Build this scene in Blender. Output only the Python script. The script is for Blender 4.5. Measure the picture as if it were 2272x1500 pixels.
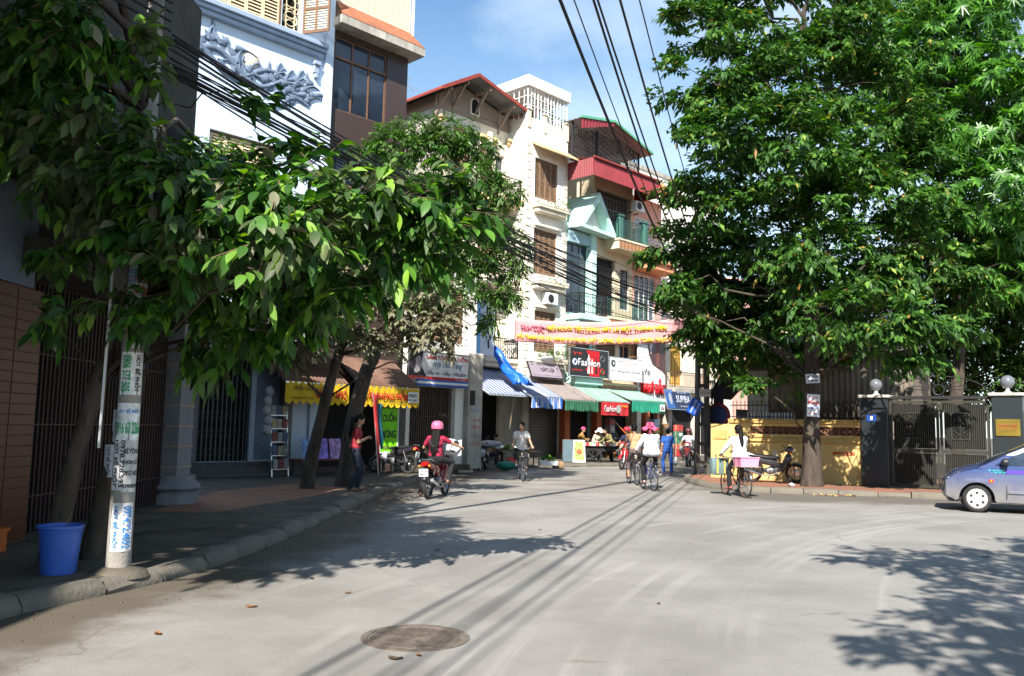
import bpy, bmesh, math, random
import numpy as np
from mathutils import Vector, Matrix, geometry
R_=math.radians
random.seed(7); rng=np.random.default_rng(7)
for o in list(bpy.data.objects): bpy.data.objects.remove(o)
S=bpy.context.scene; COL=S.collection
# ---------------------------------------------------------------- camera
PITCH,ROLL=R_(5.9),0.021
fw=Vector((0,math.cos(PITCH),math.sin(PITCH))); r0=Vector((1,0,0)); u0=Vector((0,-math.sin(PITCH),math.cos(PITCH)))
rt=r0*math.cos(ROLL)+u0*math.sin(ROLL); up=u0*math.cos(ROLL)-r0*math.sin(ROLL)
cd=bpy.data.cameras.new('camera'); cam=bpy.data.objects.new('camera',cd); COL.objects.link(cam)
m=Matrix.Identity(4)
for i in range(3): m[i][0]=rt[i]; m[i][1]=up[i]; m[i][2]=-fw[i]
m[2][3]=1.6; cam.matrix_world=m
cd.sensor_width=36; cd.lens=36*1900/2272; cd.clip_start=.05; cd.clip_end=3000; S.camera=cam
# ---------------------------------------------------------------- sky and sun
SUN_EL,SUN_AZ=R_(40),R_(194)          # azimuth clockwise from +Y
W=bpy.data.worlds.new('World'); S.world=W; W.use_nodes=True; nt=W.node_tree; nt.nodes.clear()
N=nt.nodes.new; Lk=nt.links.new
sky=N('ShaderNodeTexSky'); sky.sky_type='NISHITA'; sky.sun_disc=False; sky.sun_elevation=SUN_EL; sky.sun_rotation=SUN_AZ
sky.air_density=1.0; sky.dust_density=.4; sky.ozone_density=1.4; sky.altitude=0
tc=N('ShaderNodeTexCoord'); mp=N('ShaderNodeMapping'); mp.inputs['Scale'].default_value=(1.3,1.3,2.6); mp.inputs['Location'].default_value=(.35,.1,.2)
nz=N('ShaderNodeTexNoise'); nz.inputs['Scale'].default_value=2.1; nz.inputs['Detail'].default_value=7; nz.inputs['Roughness'].default_value=.55
cr=N('ShaderNodeValToRGB'); cr.color_ramp.elements[0].position=.45; cr.color_ramp.elements[1].position=.8; cr.color_ramp.elements[0].color=(.04,.04,.04,1); cr.color_ramp.elements[1].color=(.55,.55,.55,1)
mx=N('ShaderNodeMixRGB'); mx.inputs[2].default_value=(8.6,9.2,9.8,1)
sv=N('ShaderNodeHueSaturation'); sv.inputs['Saturation'].default_value=1.2
bg=N('ShaderNodeBackground'); bg.inputs[1].default_value=.076; wo=N('ShaderNodeOutputWorld')
Lk(tc.outputs['Generated'],mp.inputs[0]); Lk(mp.outputs[0],nz.inputs[0]); Lk(nz.outputs[0],cr.inputs[0]); sz=N('ShaderNodeSeparateXYZ'); Lk(tc.outputs['Generated'],sz.inputs[0]); hz_=N('ShaderNodeMapRange'); hz_.inputs[1].default_value=.05; hz_.inputs[2].default_value=.5; hz_.inputs[3].default_value=.42; hz_.inputs[4].default_value=.0; Lk(sz.outputs[2],hz_.inputs[0]); ad=N('ShaderNodeMath'); ad.operation='ADD'; ad.use_clamp=True; Lk(hz_.outputs[0],ad.inputs[1])
gn=N('ShaderNodeMixRGB'); gn.blend_type='MULTIPLY'; gn.inputs[0].default_value=1; gn.inputs[2].default_value=(.97,1.14,1.16,1); Lk(sky.outputs[0],gn.inputs[1]); Lk(gn.outputs[0],sv.inputs['Color']); Lk(sv.outputs[0],mx.inputs[1]); Lk(cr.outputs[0],ad.inputs[0]); Lk(ad.outputs[0],mx.inputs[0]); Lk(mx.outputs[0],bg.inputs[0]); Lk(bg.outputs[0],wo.inputs[0])
sl=bpy.data.lights.new('sun','SUN'); sl.energy=5.0; sl.angle=R_(.53); sl.color=(1,.94,.86)
so=bpy.data.objects.new('sun',sl); COL.objects.link(so)
sd=Vector((math.sin(SUN_AZ)*math.cos(SUN_EL),math.cos(SUN_AZ)*math.cos(SUN_EL),math.sin(SUN_EL)))
so.rotation_euler=sd.to_track_quat('Z','Y').to_euler(); so.location=sd*60
V=S.view_settings; V.view_transform='Standard'; V.look='None'; V.gamma=1; V.exposure=1.2; V.use_curve_mapping=False
S.render.engine='CYCLES'; S.cycles.use_denoising=True; S.cycles.max_bounces=5; S.cycles.transparent_max_bounces=8
S.cycles.caustics_reflective=False; S.cycles.caustics_refractive=False; S.cycles.sample_clamp_indirect=4
# ---------------------------------------------------------------- materials
MATS={}
def mat(name,c,rough=.8,var=.14,vs=2.5,bump=.12,bs=45,metal=0,spec=.35,dirt=0,dcol=(.06,.05,.04),coat=0,trans=0,emit=None,stretch=(1,1,1)):
    if name in MATS: return MATS[name]
    M=bpy.data.materials.new(name); M.use_nodes=True; t=M.node_tree; n=t.nodes.new; l=t.links.new
    b=t.nodes['Principled BSDF']; tcn=n('ShaderNodeTexCoord'); mpn=n('ShaderNodeMapping'); mpn.inputs['Scale'].default_value=stretch
    l(tcn.outputs['Object'],mpn.inputs[0])
    a=n('ShaderNodeTexNoise'); a.inputs['Scale'].default_value=vs; a.inputs['Detail'].default_value=6; a.inputs['Roughness'].default_value=.62
    l(mpn.outputs[0],a.inputs[0]); k=n('ShaderNodeMixRGB'); rp=n('ShaderNodeValToRGB'); rp.color_ramp.elements[0].position=.32; rp.color_ramp.elements[1].position=.68
    l(a.outputs[0],rp.inputs[0]); l(rp.outputs[0],k.inputs[0])
    k.inputs[1].default_value=(*[max(0,x*(1-var)) for x in c],1); k.inputs[2].default_value=(*[min(1,x*(1+var)) for x in c],1)
    out=k.outputs[0]
    if dirt:
        m2=n('ShaderNodeMapping'); m2.inputs['Scale'].default_value=(2.2,2.2,.28); l(tcn.outputs['Object'],m2.inputs[0])
        d=n('ShaderNodeTexNoise'); d.inputs['Scale'].default_value=1.6; d.inputs['Detail'].default_value=8; d.inputs['Roughness'].default_value=.65; l(m2.outputs[0],d.inputs[0])
        r2=n('ShaderNodeValToRGB'); r2.color_ramp.elements[0].position=.5; r2.color_ramp.elements[1].position=.74; r2.color_ramp.elements[1].color=(dirt,dirt,dirt,1); l(d.outputs[0],r2.inputs[0])
        k2=n('ShaderNodeMixRGB'); k2.inputs[2].default_value=(*dcol,1); l(r2.outputs[0],k2.inputs[0]); l(out,k2.inputs[1]); out=k2.outputs[0]
    l(out,b.inputs['Base Color']); b.inputs['Roughness'].default_value=rough; b.inputs['Metallic'].default_value=metal
    b.inputs['Specular IOR Level'].default_value=spec; b.inputs['Coat Weight'].default_value=coat
    if bump:
        nb=n('ShaderNodeTexNoise'); nb.inputs['Scale'].default_value=bs; nb.inputs['Detail'].default_value=4; l(mpn.outputs[0],nb.inputs[0])
        bp=n('ShaderNodeBump'); bp.inputs['Strength'].default_value=bump; bp.inputs['Distance'].default_value=.02; l(nb.outputs[0],bp.inputs['Height']); l(bp.outputs[0],b.inputs['Normal'])
    if trans: b.inputs['Transmission Weight'].default_value=trans
    if emit: b.inputs['Emission Color'].default_value=(*emit[:3],1); b.inputs['Emission Strength'].default_value=emit[3]
    MATS[name]=M; return M
def flat(name,c,rough=.6,**k): return mat(name,c,rough,var=.06,bump=0,**k)
def glassmat(name,tint=(.02,.03,.05),rough=.05):
    return mat(name,tint,rough,var=.2,vs=.6,bump=0,spec=.8)
# ---------------------------------------------------------------- mesh builder
def perp(d):
    d=d.normalized(); a=Vector((0,0,1)) if abs(d.z)<.9 else Vector((1,0,0)); x=d.cross(a).normalized(); return x,d.cross(x).normalized()
class MB:
    def __init__(s): s.v=[]; s.f=[]; s.m=[]
    def add(s,vs,fs,mi=0):
        o=len(s.v); s.v+= [tuple(p) for p in vs]; s.f+=[tuple(i+o for i in f) for f in fs]; s.m+=[mi]*len(fs); return s
    def box(s,x0,x1,y0,y1,z0,z1,mi=0):
        return s.add([(x0,y0,z0),(x1,y0,z0),(x1,y1,z0),(x0,y1,z0),(x0,y0,z1),(x1,y0,z1),(x1,y1,z1),(x0,y1,z1)],
            [(0,3,2,1),(4,5,6,7),(0,1,5,4),(1,2,6,5),(2,3,7,6),(3,0,4,7)],mi)
    def cbox(s,x0,x1,y0,y1,z0,z1,b=.01,mi=0):      # chamfered box
        vs=[];xs=(x0,x1);ys=(y0,y1);zs=(z0,z1); idx={}
        for i in(0,1):
            for j in(0,1):
                for k in(0,1):
                    sx,sy,sz=(1-2*i),(1-2*j),(1-2*k)
                    for a,(dx,dy,dz) in enumerate(((0,b,b),(b,0,b),(b,b,0))):
                        idx[i,j,k,a]=len(vs); vs.append((xs[i]+sx*dx,ys[j]+sy*dy,zs[k]+sz*dz))
        F=[]
        g=lambda i,j,k,a: idx[i,j,k,a]
        for i in(0,1): F.append([g(i,0,0,0),g(i,1,0,0),g(i,1,1,0),g(i,0,1,0)])
        for j in(0,1): F.append([g(0,j,0,1),g(1,j,0,1),g(1,j,1,1),g(0,j,1,1)])
        for k in(0,1): F.append([g(0,0,k,2),g(1,0,k,2),g(1,1,k,2),g(0,1,k,2)])
        for i in(0,1):
            for j in(0,1): F.append([g(i,j,0,0),g(i,j,1,0),g(i,j,1,1),g(i,j,0,1)])
        for i in(0,1):
            for k in(0,1): F.append([g(i,0,k,0),g(i,1,k,0),g(i,1,k,2),g(i,0,k,2)])
        for j in(0,1):
            for k in(0,1): F.append([g(0,j,k,1),g(1,j,k,1),g(1,j,k,2),g(0,j,k,2)])
        for i in(0,1):
            for j in(0,1):
                for k in(0,1): F.append([g(i,j,k,0),g(i,j,k,1),g(i,j,k,2)])
        c=Vector(((x0+x1)/2,(y0+y1)/2,(z0+z1)/2))
        for q,f in enumerate(F):
            p=[Vector(vs[i]) for i in f]; nn=(p[1]-p[0]).cross(p[2]-p[0]); ce=sum(p,Vector())/len(p)
            if nn.dot(ce-c)<0: F[q]=f[::-1]
        return s.add(vs,F,mi)
    def beam(s,p,q,w,h=None,mi=0,upv=None):
        h=h or w; p=Vector(p);q=Vector(q); d=(q-p).normalized()
        if upv is not None: y=Vector(upv); x=d.cross(y).normalized(); y=x.cross(d).normalized()
        else: x,y=perp(d)
        x*=w/2; y*=h/2
        return s.add([p-x-y,p+x-y,p+x+y,p-x+y,q-x-y,q+x-y,q+x+y,q-x+y],[(0,3,2,1),(4,5,6,7),(0,1,5,4),(1,2,6,5),(2,3,7,6),(3,0,4,7)],mi)
    def tube(s,pts,r,n=8,mi=0,cap=True,sq=(1,1)):
        P=[Vector(p) for p in pts]; k=len(P); r=[r]*k if not hasattr(r,'__len__') else list(r)
        t0=(P[1]-P[0]).normalized(); x,y=perp(t0); vs=[]
        for i in range(k):
            t=((P[min(i+1,k-1)]-P[i]).normalized()+(P[i]-P[max(i-1,0)]).normalized())
            t=t.normalized() if t.length>1e-6 else t0
            q=t0.rotation_difference(t); x=q@x; y=q@y; t0=t
            for j in range(n):
                a=2*math.pi*j/n; vs.append(P[i]+x*(math.cos(a)*r[i]*sq[0])+y*(math.sin(a)*r[i]*sq[1]))
        fs=[(i*n+j,i*n+(j+1)%n,(i+1)*n+(j+1)%n,(i+1)*n+j) for i in range(k-1) for j in range(n)]
        if cap: fs+= [tuple(range(n-1,-1,-1)),tuple((k-1)*n+j for j in range(n))]
        return s.add(vs,fs,mi)
    def lathe(s,prof,n=16,mi=0,o=(0,0,0),ax=(0,0,1),cap=True):
        z=Vector(ax).normalized(); x,y=perp(z); o=Vector(o); vs=[]
        for r,h in prof:
            for j in range(n): a=2*math.pi*j/n; vs.append(o+z*h+x*(r*math.cos(a))+y*(r*math.sin(a)))
        k=len(prof); fs=[(i*n+j,i*n+(j+1)%n,(i+1)*n+(j+1)%n,(i+1)*n+j) for i in range(k-1) for j in range(n)]
        if cap: fs+=[tuple(range(n-1,-1,-1)),tuple((k-1)*n+j for j in range(n))]
        return s.add(vs,fs,mi)
    def torus(s,c,ax,R,r,n=24,m=8,mi=0):
        z=Vector(ax).normalized(); x,y=perp(z); c=Vector(c); vs=[]
        for i in range(n):
            a=2*math.pi*i/n; d=x*math.cos(a)+y*math.sin(a)
            for j in range(m): b=2*math.pi*j/m; vs.append(c+d*(R+r*math.cos(b))+z*(r*math.sin(b)))
        return s.add(vs,[(i*m+j,((i+1)%n)*m+j,((i+1)%n)*m+(j+1)%m,i*m+(j+1)%m) for i in range(n) for j in range(m)],mi)
    def ball(s,c,r,n=12,m=8,mi=0,M=None):
        r=(r,r,r) if not hasattr(r,'__len__') else r; vs=[]; c=Vector(c)
        for i in range(m+1):
            t=math.pi*i/m
            for j in range(n):
                a=2*math.pi*j/n; p=Vector((r[0]*math.sin(t)*math.cos(a),r[1]*math.sin(t)*math.sin(a),r[2]*math.cos(t)))
                if M is not None: p=M@p
                vs.append(c+p)
        return s.add(vs,[(i*n+j,(i+1)*n+j,(i+1)*n+(j+1)%n,i*n+(j+1)%n) for i in range(m) for j in range(n)],mi)
    def prism(s,poly,y0,y1,mi=0):       # poly in x,z
        n=len(poly); tri=geometry.tessellate_polygon([[Vector((x,z,0)) for x,z in poly]])
        vs=[(x,y0,z) for x,z in poly]+[(x,y1,z) for x,z in poly]
        ar=sum(poly[i][0]*poly[(i+1)%n][1]-poly[(i+1)%n][0]*poly[i][1] for i in range(n))
        fs=[]
        for t in tri:
            a,b,c=[poly[i] for i in t]; cw=(b[0]-a[0])*(c[1]-a[1])-(b[1]-a[1])*(c[0]-a[0])
            t=tuple(t) if cw>0 else tuple(t)[::-1]
            fs.append(t); fs.append(tuple(i+n for i in t[::-1]))
        for i in range(n):
            j=(i+1)%n; q=(i,i+n,j+n,j); fs.append(q if ar>0 else q[::-1])
        return s.add(vs,fs,mi)
    def grid(s,P,mi=0,close=False):
        P=[[Vector(p) for p in row] for row in P]; h=len(P); w=len(P[0])
        return s.add([p for row in P for p in row],[(i*w+j,i*w+(j+1)%w,(i+1)*w+(j+1)%w,(i+1)*w+j) for i in range(h-1) for j in range(w-(0 if close else 1))],mi)
    def xf(s,Mx,i0=0):
        for i in range(i0,len(s.v)): s.v[i]=tuple(Mx@Vector(s.v[i]))
        return s
    def build(s,name,mats,parent=None,smooth=False,ang=40,loc=None):
        me=bpy.data.meshes.new(name); me.from_pydata(s.v,[],s.f)
        mats=mats if isinstance(mats,(list,tuple)) else [mats]
        for q in mats: me.materials.append(q)
        me.polygons.foreach_set('material_index',s.m)
        if smooth:
            me.polygons.foreach_set('use_smooth',[True]*len(s.f)); me.set_sharp_from_angle(angle=R_(ang))
        me.update(); return put(name,me,parent,loc)
def put(name,me,parent=None,loc=None):
    o=bpy.data.objects.new(name,me); COL.objects.link(o)
    if parent is not None: o.parent=parent
    if loc is not None: o.location=loc
    return o
def tag(o,label=None,cat=None,group=None,kind=None):
    for k,v in (('label',label),('category',cat),('group',group),('kind',kind)):
        if v: o[k]=v
    if cat and not kind: o['kind']='thing'
    return o
def thing(name,label,cat,loc=(0,0,0),rotz=0,group=None):
    o=bpy.data.objects.new(name,None); COL.objects.link(o); o.empty_display_size=.2
    o.location=loc; o.rotation_euler=(0,0,rotz); return tag(o,label,cat,group)
def struct(o): o['kind']='structure'; return o
def solid(o,t):
    md=o.modifiers.new('solid','SOLIDIFY'); md.thickness=t; return o
def text(parent,st,w,h,m,loc,ext=.004,name='lettering',bold=.0,shear=0,rotx=90,rot=None,align='L'):
    cu=bpy.data.curves.new('t','FONT'); cu.body=st; cu.size=1; cu.extrude=0; cu.offset=bold; cu.shear=shear; cu.resolution_u=3
    to=bpy.data.objects.new('t',cu); COL.objects.link(to); me=bpy.data.meshes.new_from_object(to)
    bpy.data.objects.remove(to); bpy.data.curves.remove(cu)
    co=np.empty(len(me.vertices)*3); me.vertices.foreach_get('co',co); co=co.reshape(-1,3)
    if len(co)==0: return None
    lo,hi=co.min(0),co.max(0); co=(co-lo)/np.maximum(hi-lo,1e-6); co[:,0]*=w; co[:,1]*=h; co[:,2]=0
    q=co.copy(); q[:,0]=co[:,0]; q[:,1]=0; q[:,2]=co[:,1]; me.vertices.foreach_set('co',q.ravel()); me.materials.clear(); me.materials.append(m); me.update()
    me.name=name; o=put(name,me,parent,loc)
    if rot is not None: o.rotation_euler=rot
    md=o.modifiers.new('d','SOLIDIFY'); md.thickness=ext; md.offset=1
    return o
# ================================================================ ground
ANG=R_(46); U=Vector((math.sin(R_(44)),math.cos(R_(44)),0)); NF=Vector((U.y,-U.x,0))
PA=Vector((-1.25,29.94,0)); PB=Vector((2.66,42.55,0))
def roadmat():
    M=bpy.data.materials.new('dusty road'); M.use_nodes=True; t=M.node_tree; n=t.nodes.new; l=t.links.new; b=t.nodes['Principled BSDF']
    g=n('ShaderNodeNewGeometry'); sx=n('ShaderNodeSeparateXYZ'); l(g.outputs['Position'],sx.inputs[0])
    def noise(s,d=6,rg=.6,st=(1,1,1),dist=0):
        mp=n('ShaderNodeMapping'); mp.inputs['Scale'].default_value=st; l(g.outputs['Position'],mp.inputs[0])
        z=n('ShaderNodeTexNoise'); z.inputs['Scale'].default_value=s; z.inputs['Detail'].default_value=d; z.inputs['Roughness'].default_value=rg; z.inputs['Distortion'].default_value=dist; l(mp.outputs[0],z.inputs[0]); return z.outputs[0]
    def ramp(x,a,b_,c0=0,c1=1):
        r=n('ShaderNodeMapRange'); r.inputs[1].default_value=a; r.inputs[2].default_value=b_; r.inputs[3].default_value=c0; r.inputs[4].default_value=c1; r.interpolation_type='SMOOTHSTEP'; l(x,r.inputs[0]); return r.outputs[0]
    def mth(op,a,b_=None):
        k=n('ShaderNodeMath'); k.operation=op
        for i,q in enumerate((a,b_)):
            if q is None: continue
            if isinstance(q,(int,float)): k.inputs[i].default_value=q
            else: l(q,k.inputs[i])
        return k.outputs[0]
    def mix(f,a,c):
        k=n('ShaderNodeMixRGB'); l(f,k.inputs[0])
        l(a,k.inputs[1]) if not isinstance(a,tuple) else setattr(k.inputs[1],'default_value',(*a,1))
        k.inputs[2].default_value=(*c,1); return k.outputs[0]
    base=n('ShaderNodeMixRGB'); l(ramp(noise(.55,7),.35,.66),base.inputs[0]); base.inputs[1].default_value=(.2,.191,.175,1); base.inputs[2].default_value=(.268,.257,.238,1)
    c=mix(ramp(noise(9,5,.7),.52,.72,0,.4),base.outputs[0],(.22,.205,.18))
    c=mix(ramp(noise(130,3,.8),.5,.72,0,.6),c,(.17,.16,.15))
    c=mix(ramp(noise(70,2,.8),.58,.8,0,.4),c,(.5,.48,.45))
    # tyre arcs swept round the bend
    vx=mth('SUBTRACT',sx.outputs[0],19); vy=mth('SUBTRACT',sx.outputs[1],2); rad=mth('SQRT',mth('ADD',mth('MULTIPLY',vx,vx),mth('MULTIPLY',vy,vy)))
    cx=n('ShaderNodeCombineXYZ'); l(mth('MULTIPLY',rad,3.2),cx.inputs[0]); zz=n('ShaderNodeTexNoise'); zz.noise_dimensions='2D'; zz.inputs['Scale'].default_value=1.6; zz.inputs['Detail'].default_value=4
    l(mth('MULTIPLY',noise(.12,2),2.0),cx.inputs[1]); l(cx.outputs[0],zz.inputs[0])
    c=mix(mth('MULTIPLY',ramp(zz.outputs[0],.54,.75,0,.3),ramp(noise(.3,3),.38,.6)),c,(.44,.425,.4))
    # damp, muddy gutter along the left kerb and stains by the right corner
    wob=mth('MULTIPLY',mth('SUBTRACT',noise(.9,6,.65),.5),2.6)
    yb=ramp(sx.outputs[1],4,13); kx=mth('ADD',-4.25,mth('MULTIPLY',yb,1.15)); kx2=mth('ADD',kx,mth('MULTIPLY',ramp(sx.outputs[1],20,33),2.2))
    gut=ramp(mth('ADD',mth('SUBTRACT',sx.outputs[0],kx2),wob),.5,1.5,1,0)
    c=mix(mth('MULTIPLY',gut,.85),c,(.085,.066,.042))
    far=ramp(mth('ADD',sx.outputs[1],mth('MULTIPLY',wob,3.2)),19.5,22.5)
    st=ramp(noise(.55,7,.7,(.6,1.5,1)),.5,.58)
    c=mix(mth('MULTIPLY',mth('MULTIPLY',far,st),.62),c,(.12,.1,.08))
    rg=mth('MULTIPLY',ramp(sx.outputs[0],4.6,6.5),ramp(mth('ADD',sx.outputs[1],mth('MULTIPLY',wob,1.1)),19.2,20.8))
    c=mix(mth('MULTIPLY',rg,.75),c,(.1,.085,.068))
    nr=mth('MULTIPLY',ramp(noise(.8,7,.72,(.5,1.6,1)),.63,.68),.6); c=mix(nr,c,(.16,.14,.11))
    vo=n('ShaderNodeTexVoronoi'); vo.feature='DISTANCE_TO_EDGE'; vo.inputs['Scale'].default_value=.33; dm=n('ShaderNodeVectorMath'); dm.operation='ADD'; nv=n('ShaderNodeTexNoise'); nv.inputs['Scale'].default_value=1.1; nv.inputs['Detail'].default_value=5; l(g.outputs['Position'],nv.inputs[0]); l(g.outputs['Position'],dm.inputs[0]); l(nv.outputs['Color'],dm.inputs[1]); l(dm.outputs[0],vo.inputs[0]); c=mix(mth('MULTIPLY',ramp(vo.outputs[0],.0,.006,.5,0),ramp(noise(.4,3),.5,.6)),c,(.1,.09,.08))
    c=mix(ramp(noise(48,3,.8),.56,.72,0,.35),c,(.15,.14,.125))
    c=mix(ramp(noise(24,4,.75),.66,.74,0,.45),c,(.12,.105,.085))
    l(c,b.inputs['Base Color']); b.inputs['Roughness'].default_value=.82; b.inputs['Specular IOR Level'].default_value=.25
    bp=n('ShaderNodeBump'); bp.inputs['Strength'].default_value=.5; bp.inputs['Distance'].default_value=.015; l(noise(80,3,.75),bp.inputs['Height'])
    bp2=n('ShaderNodeBump'); bp2.inputs['Strength'].default_value=.25; bp2.inputs['Distance'].default_value=.05; l(noise(2.2,5),bp2.inputs['Height']); l(bp.outputs[0],bp2.inputs['Normal']); l(bp2.outputs[0],b.inputs['Normal'])
    return M
mb=MB(); mb.add([(-400,-300,0),(400,-300,0),(400,700,0),(-400,700,0)],[(0,1,2,3)])
road=struct(mb.build('road',roadmat()))
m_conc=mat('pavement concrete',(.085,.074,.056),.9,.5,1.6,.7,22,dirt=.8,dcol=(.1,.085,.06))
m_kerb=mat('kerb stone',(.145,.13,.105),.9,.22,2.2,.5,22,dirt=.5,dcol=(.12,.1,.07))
def slab(name,poly,z0,z1,m):
    mb=MB(); n=len(poly); P=[Vector((x,y,0)) for x,y in poly]; tri=geometry.tessellate_polygon([P]); fs=[]
    for t in tri:
        a,b,c=[P[i] for i in t]; fs.append(tuple(t) if (b-a).cross(c-a).z>0 else tuple(t)[::-1])
    mb.add([(p.x,p.y,z1) for p in P]+[(p.x,p.y,z0) for p in P],fs+[(i,i+n,(i+1)%n+n,(i+1)%n) for i in range(n)])
    return struct(mb.build(name,m))
def smoothline(pts,step=.25):
    P=[Vector((*p,0)) for p in pts]; out=[]
    for i in range(len(P)-1):
        a,b,c,d=P[max(i-1,0)],P[i],P[i+1],P[min(i+2,len(P)-1)]; k=max(2,int((c-b).length/step))
        for j in range(k):
            t=j/k; out.append(.5*((2*b)+(c-a)*t+(2*a-5*b+4*c-d)*t*t+(3*b-a-3*c+d)*t**3))
    out.append(P[-1]); return out
KL=smoothline([(-4.7,-12),(-4.45,0),(-4.25,5),(-4.02,7.0),(-3.42,8.7),(-3.13,10.7),(-3.03,14),(-2.92,19),(-2.62,23.5),(-2.05,28),(-1.1,31.6),(1.1,34.2),(3.6,36.1),(6.2,38.5),(12,44.5),(34,67)])
KR=smoothline([(34,58),(14,37.5),(8.2,31.8),(6.3,29.7),(5.6,27.6),(5.45,25.6),(5.75,24.0),(6.7,22.85),(9.2,22.4),(10.9,21.9),(16,20.6),(40,15)])
def stones(line,side,parent,L=.85,w=.2,h=.15,s0=0,s1=1e9,rough=.02):
    # kerb blocks laid along a line, each its own piece
    acc=0; cum=[0]
    for a,b in zip(line,line[1:]): acc+=(b-a).length; cum.append(acc)
    def at(s):
        for i in range(len(cum)-1):
            if cum[i+1]>=s: t=(s-cum[i])/max(1e-6,cum[i+1]-cum[i]); return line[i].lerp(line[i+1],t)
        return line[-1]
    s=s0
    while s<min(acc,s1)-L:
        ln=L*random.uniform(.85,1.15); a,b=at(s+.012),at(s+ln-.012); d=(b-a); k=d.length; d.normalize(); nn=Vector((-d.y,d.x,0))*side
        c=(a+b)/2+nn*(w/2-.02)
        g=MB(); hh=h+random.uniform(-rough,rough); r=.045
        prof=[(-w/2,-.05),(-w/2-.02,hh*.4),(-w/2+.01,hh-r),(-w/2+r,hh),(w/2,hh+.004),(w/2,-.05)]
        nseg=3; rows=[]
        for i in range(nseg+1):
            e=.012 if i in(0,nseg) else 0
            rows.append([Vector((-k/2+k*i/nseg,(y*side if side>0 else -y*-1)*1.0,z-e*(z>.05)))+Vector((0,random.uniform(-.008,.008),random.uniform(-.007,.007) if z>.03 else 0)) for y,z in prof])
        g.grid(rows); g.add(rows[0],[tuple(range(len(prof)))]); g.add(rows[-1],[tuple(range(len(prof)-1,-1,-1))])
        o=g.build('kerb_stone',m_kerb,parent,True,50,loc=c+Vector((0,0,random.uniform(-.012,.006))))
        o.rotation_euler=(random.uniform(-.05,.05),random.uniform(-.012,.012),math.atan2(d.y,d.x)+random.uniform(-.015,.015))
        s+=ln
# left / far pavement: inner edge runs 18 cm inside the kerb line
def inset(line,side,w):
    out=[]
    for i,p in enumerate(line):
        d=(line[min(i+1,len(line)-1)]-line[max(i-1,0)]).normalized(); out.append(p+Vector((-d.y,d.x,0))*side*w)
    return out
IL=inset(KL,1,.17); IR=inset(KR,1,.17)
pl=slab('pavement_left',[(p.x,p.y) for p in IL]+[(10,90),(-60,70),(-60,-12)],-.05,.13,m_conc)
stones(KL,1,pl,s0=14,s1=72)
m_rtile=mat('red paving',(.3,.1,.055),.85,.3,5,.3,30,dirt=.5,dcol=(.16,.12,.09))
def tilemat(name,c,mortar,sc,dirt=(.14,.1,.07)):
    M=bpy.data.materials.new(name); M.use_nodes=True; t=M.node_tree; n=t.nodes.new; l=t.links.new; b=t.nodes['Principled BSDF']
    g=n('ShaderNodeNewGeometry'); br=n('ShaderNodeTexBrick'); br.inputs['Scale'].default_value=sc; br.inputs['Color1'].default_value=(*c,1); br.inputs['Color2'].default_value=(*[x*.72 for x in c],1); br.inputs['Mortar'].default_value=(*mortar,1); br.inputs['Mortar Size'].default_value=.025
    nz=n('ShaderNodeTexNoise'); nz.inputs['Scale'].default_value=1.7; nz.inputs['Detail'].default_value=7; mp=n('ShaderNodeMapRange'); mp.inputs[1].default_value=.42; mp.inputs[2].default_value=.7; mp.inputs[4].default_value=.8
    l(g.outputs['Position'],br.inputs[0]); l(g.outputs['Position'],nz.inputs[0]); l(nz.outputs[0],mp.inputs[0]); k=n('ShaderNodeMixRGB'); l(mp.outputs[0],k.inputs[0]); l(br.outputs[0],k.inputs[1]); k.inputs[2].default_value=(*dirt,1); l(k.outputs[0],b.inputs['Base Color'])
    bp=n('ShaderNodeBump'); bp.inputs['Strength'].default_value=.4; bp.inputs['Distance'].default_value=.01; l(br.outputs['Fac'],bp.inputs['Height']); bp.invert=True; l(bp.outputs[0],b.inputs['Normal']); b.inputs['Roughness'].default_value=.85
    return M
m_red=tilemat('red tile paving',(.34,.115,.06),(.2,.14,.1),4.2)
rp=slab('pavement_red_paving',[(-5.7,13.9),(-4.7,14.0),(-3.9,17.4),(-3.7,19.8),(-5.2,20.5),(-6.1,18)],.125,.135,m_red)
pr=slab('pavement_right',[(p.x,p.y) for p in IR]+[(60,15),(60,62)],-.05,.13,m_red)
stones(KR,1,pr,s0=26,s1=68,L=.9)
# manhole
mh=thing('manhole_cover','round rusty iron manhole cover set in the pale road','manhole cover',(-.68,6.66,0))
m_iron=mat('worn iron',(.13,.105,.085),.75,.35,9,.5,60,metal=.2,dirt=.4,dcol=(.3,.27,.23))
g=MB(); g.lathe([(.41,-.02),(.41,.006),(.36,.008),(.355,-.01)],40,cap=False); g.build('frame',m_iron,mh,True)
g=MB(); g.lathe([(.35,-.02),(.35,.004)],40)
for i in range(-6,7):
    h=math.sqrt(max(0,.3**2-(i*.045)**2)); g.box(i*.045-.005,i*.045+.005,-h,h,.0,.009)
    for j in range(-6,7):
        if abs(j*.05)<h-.02: g.box(i*.045-.02,i*.045+.02,j*.05-.004,j*.05+.004,0,.0075)
g.torus((0,0,.003),(0,0,1),.325,.006,40,6); g.build('lid',m_iron,mh); mh.rotation_euler.z=.5
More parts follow.
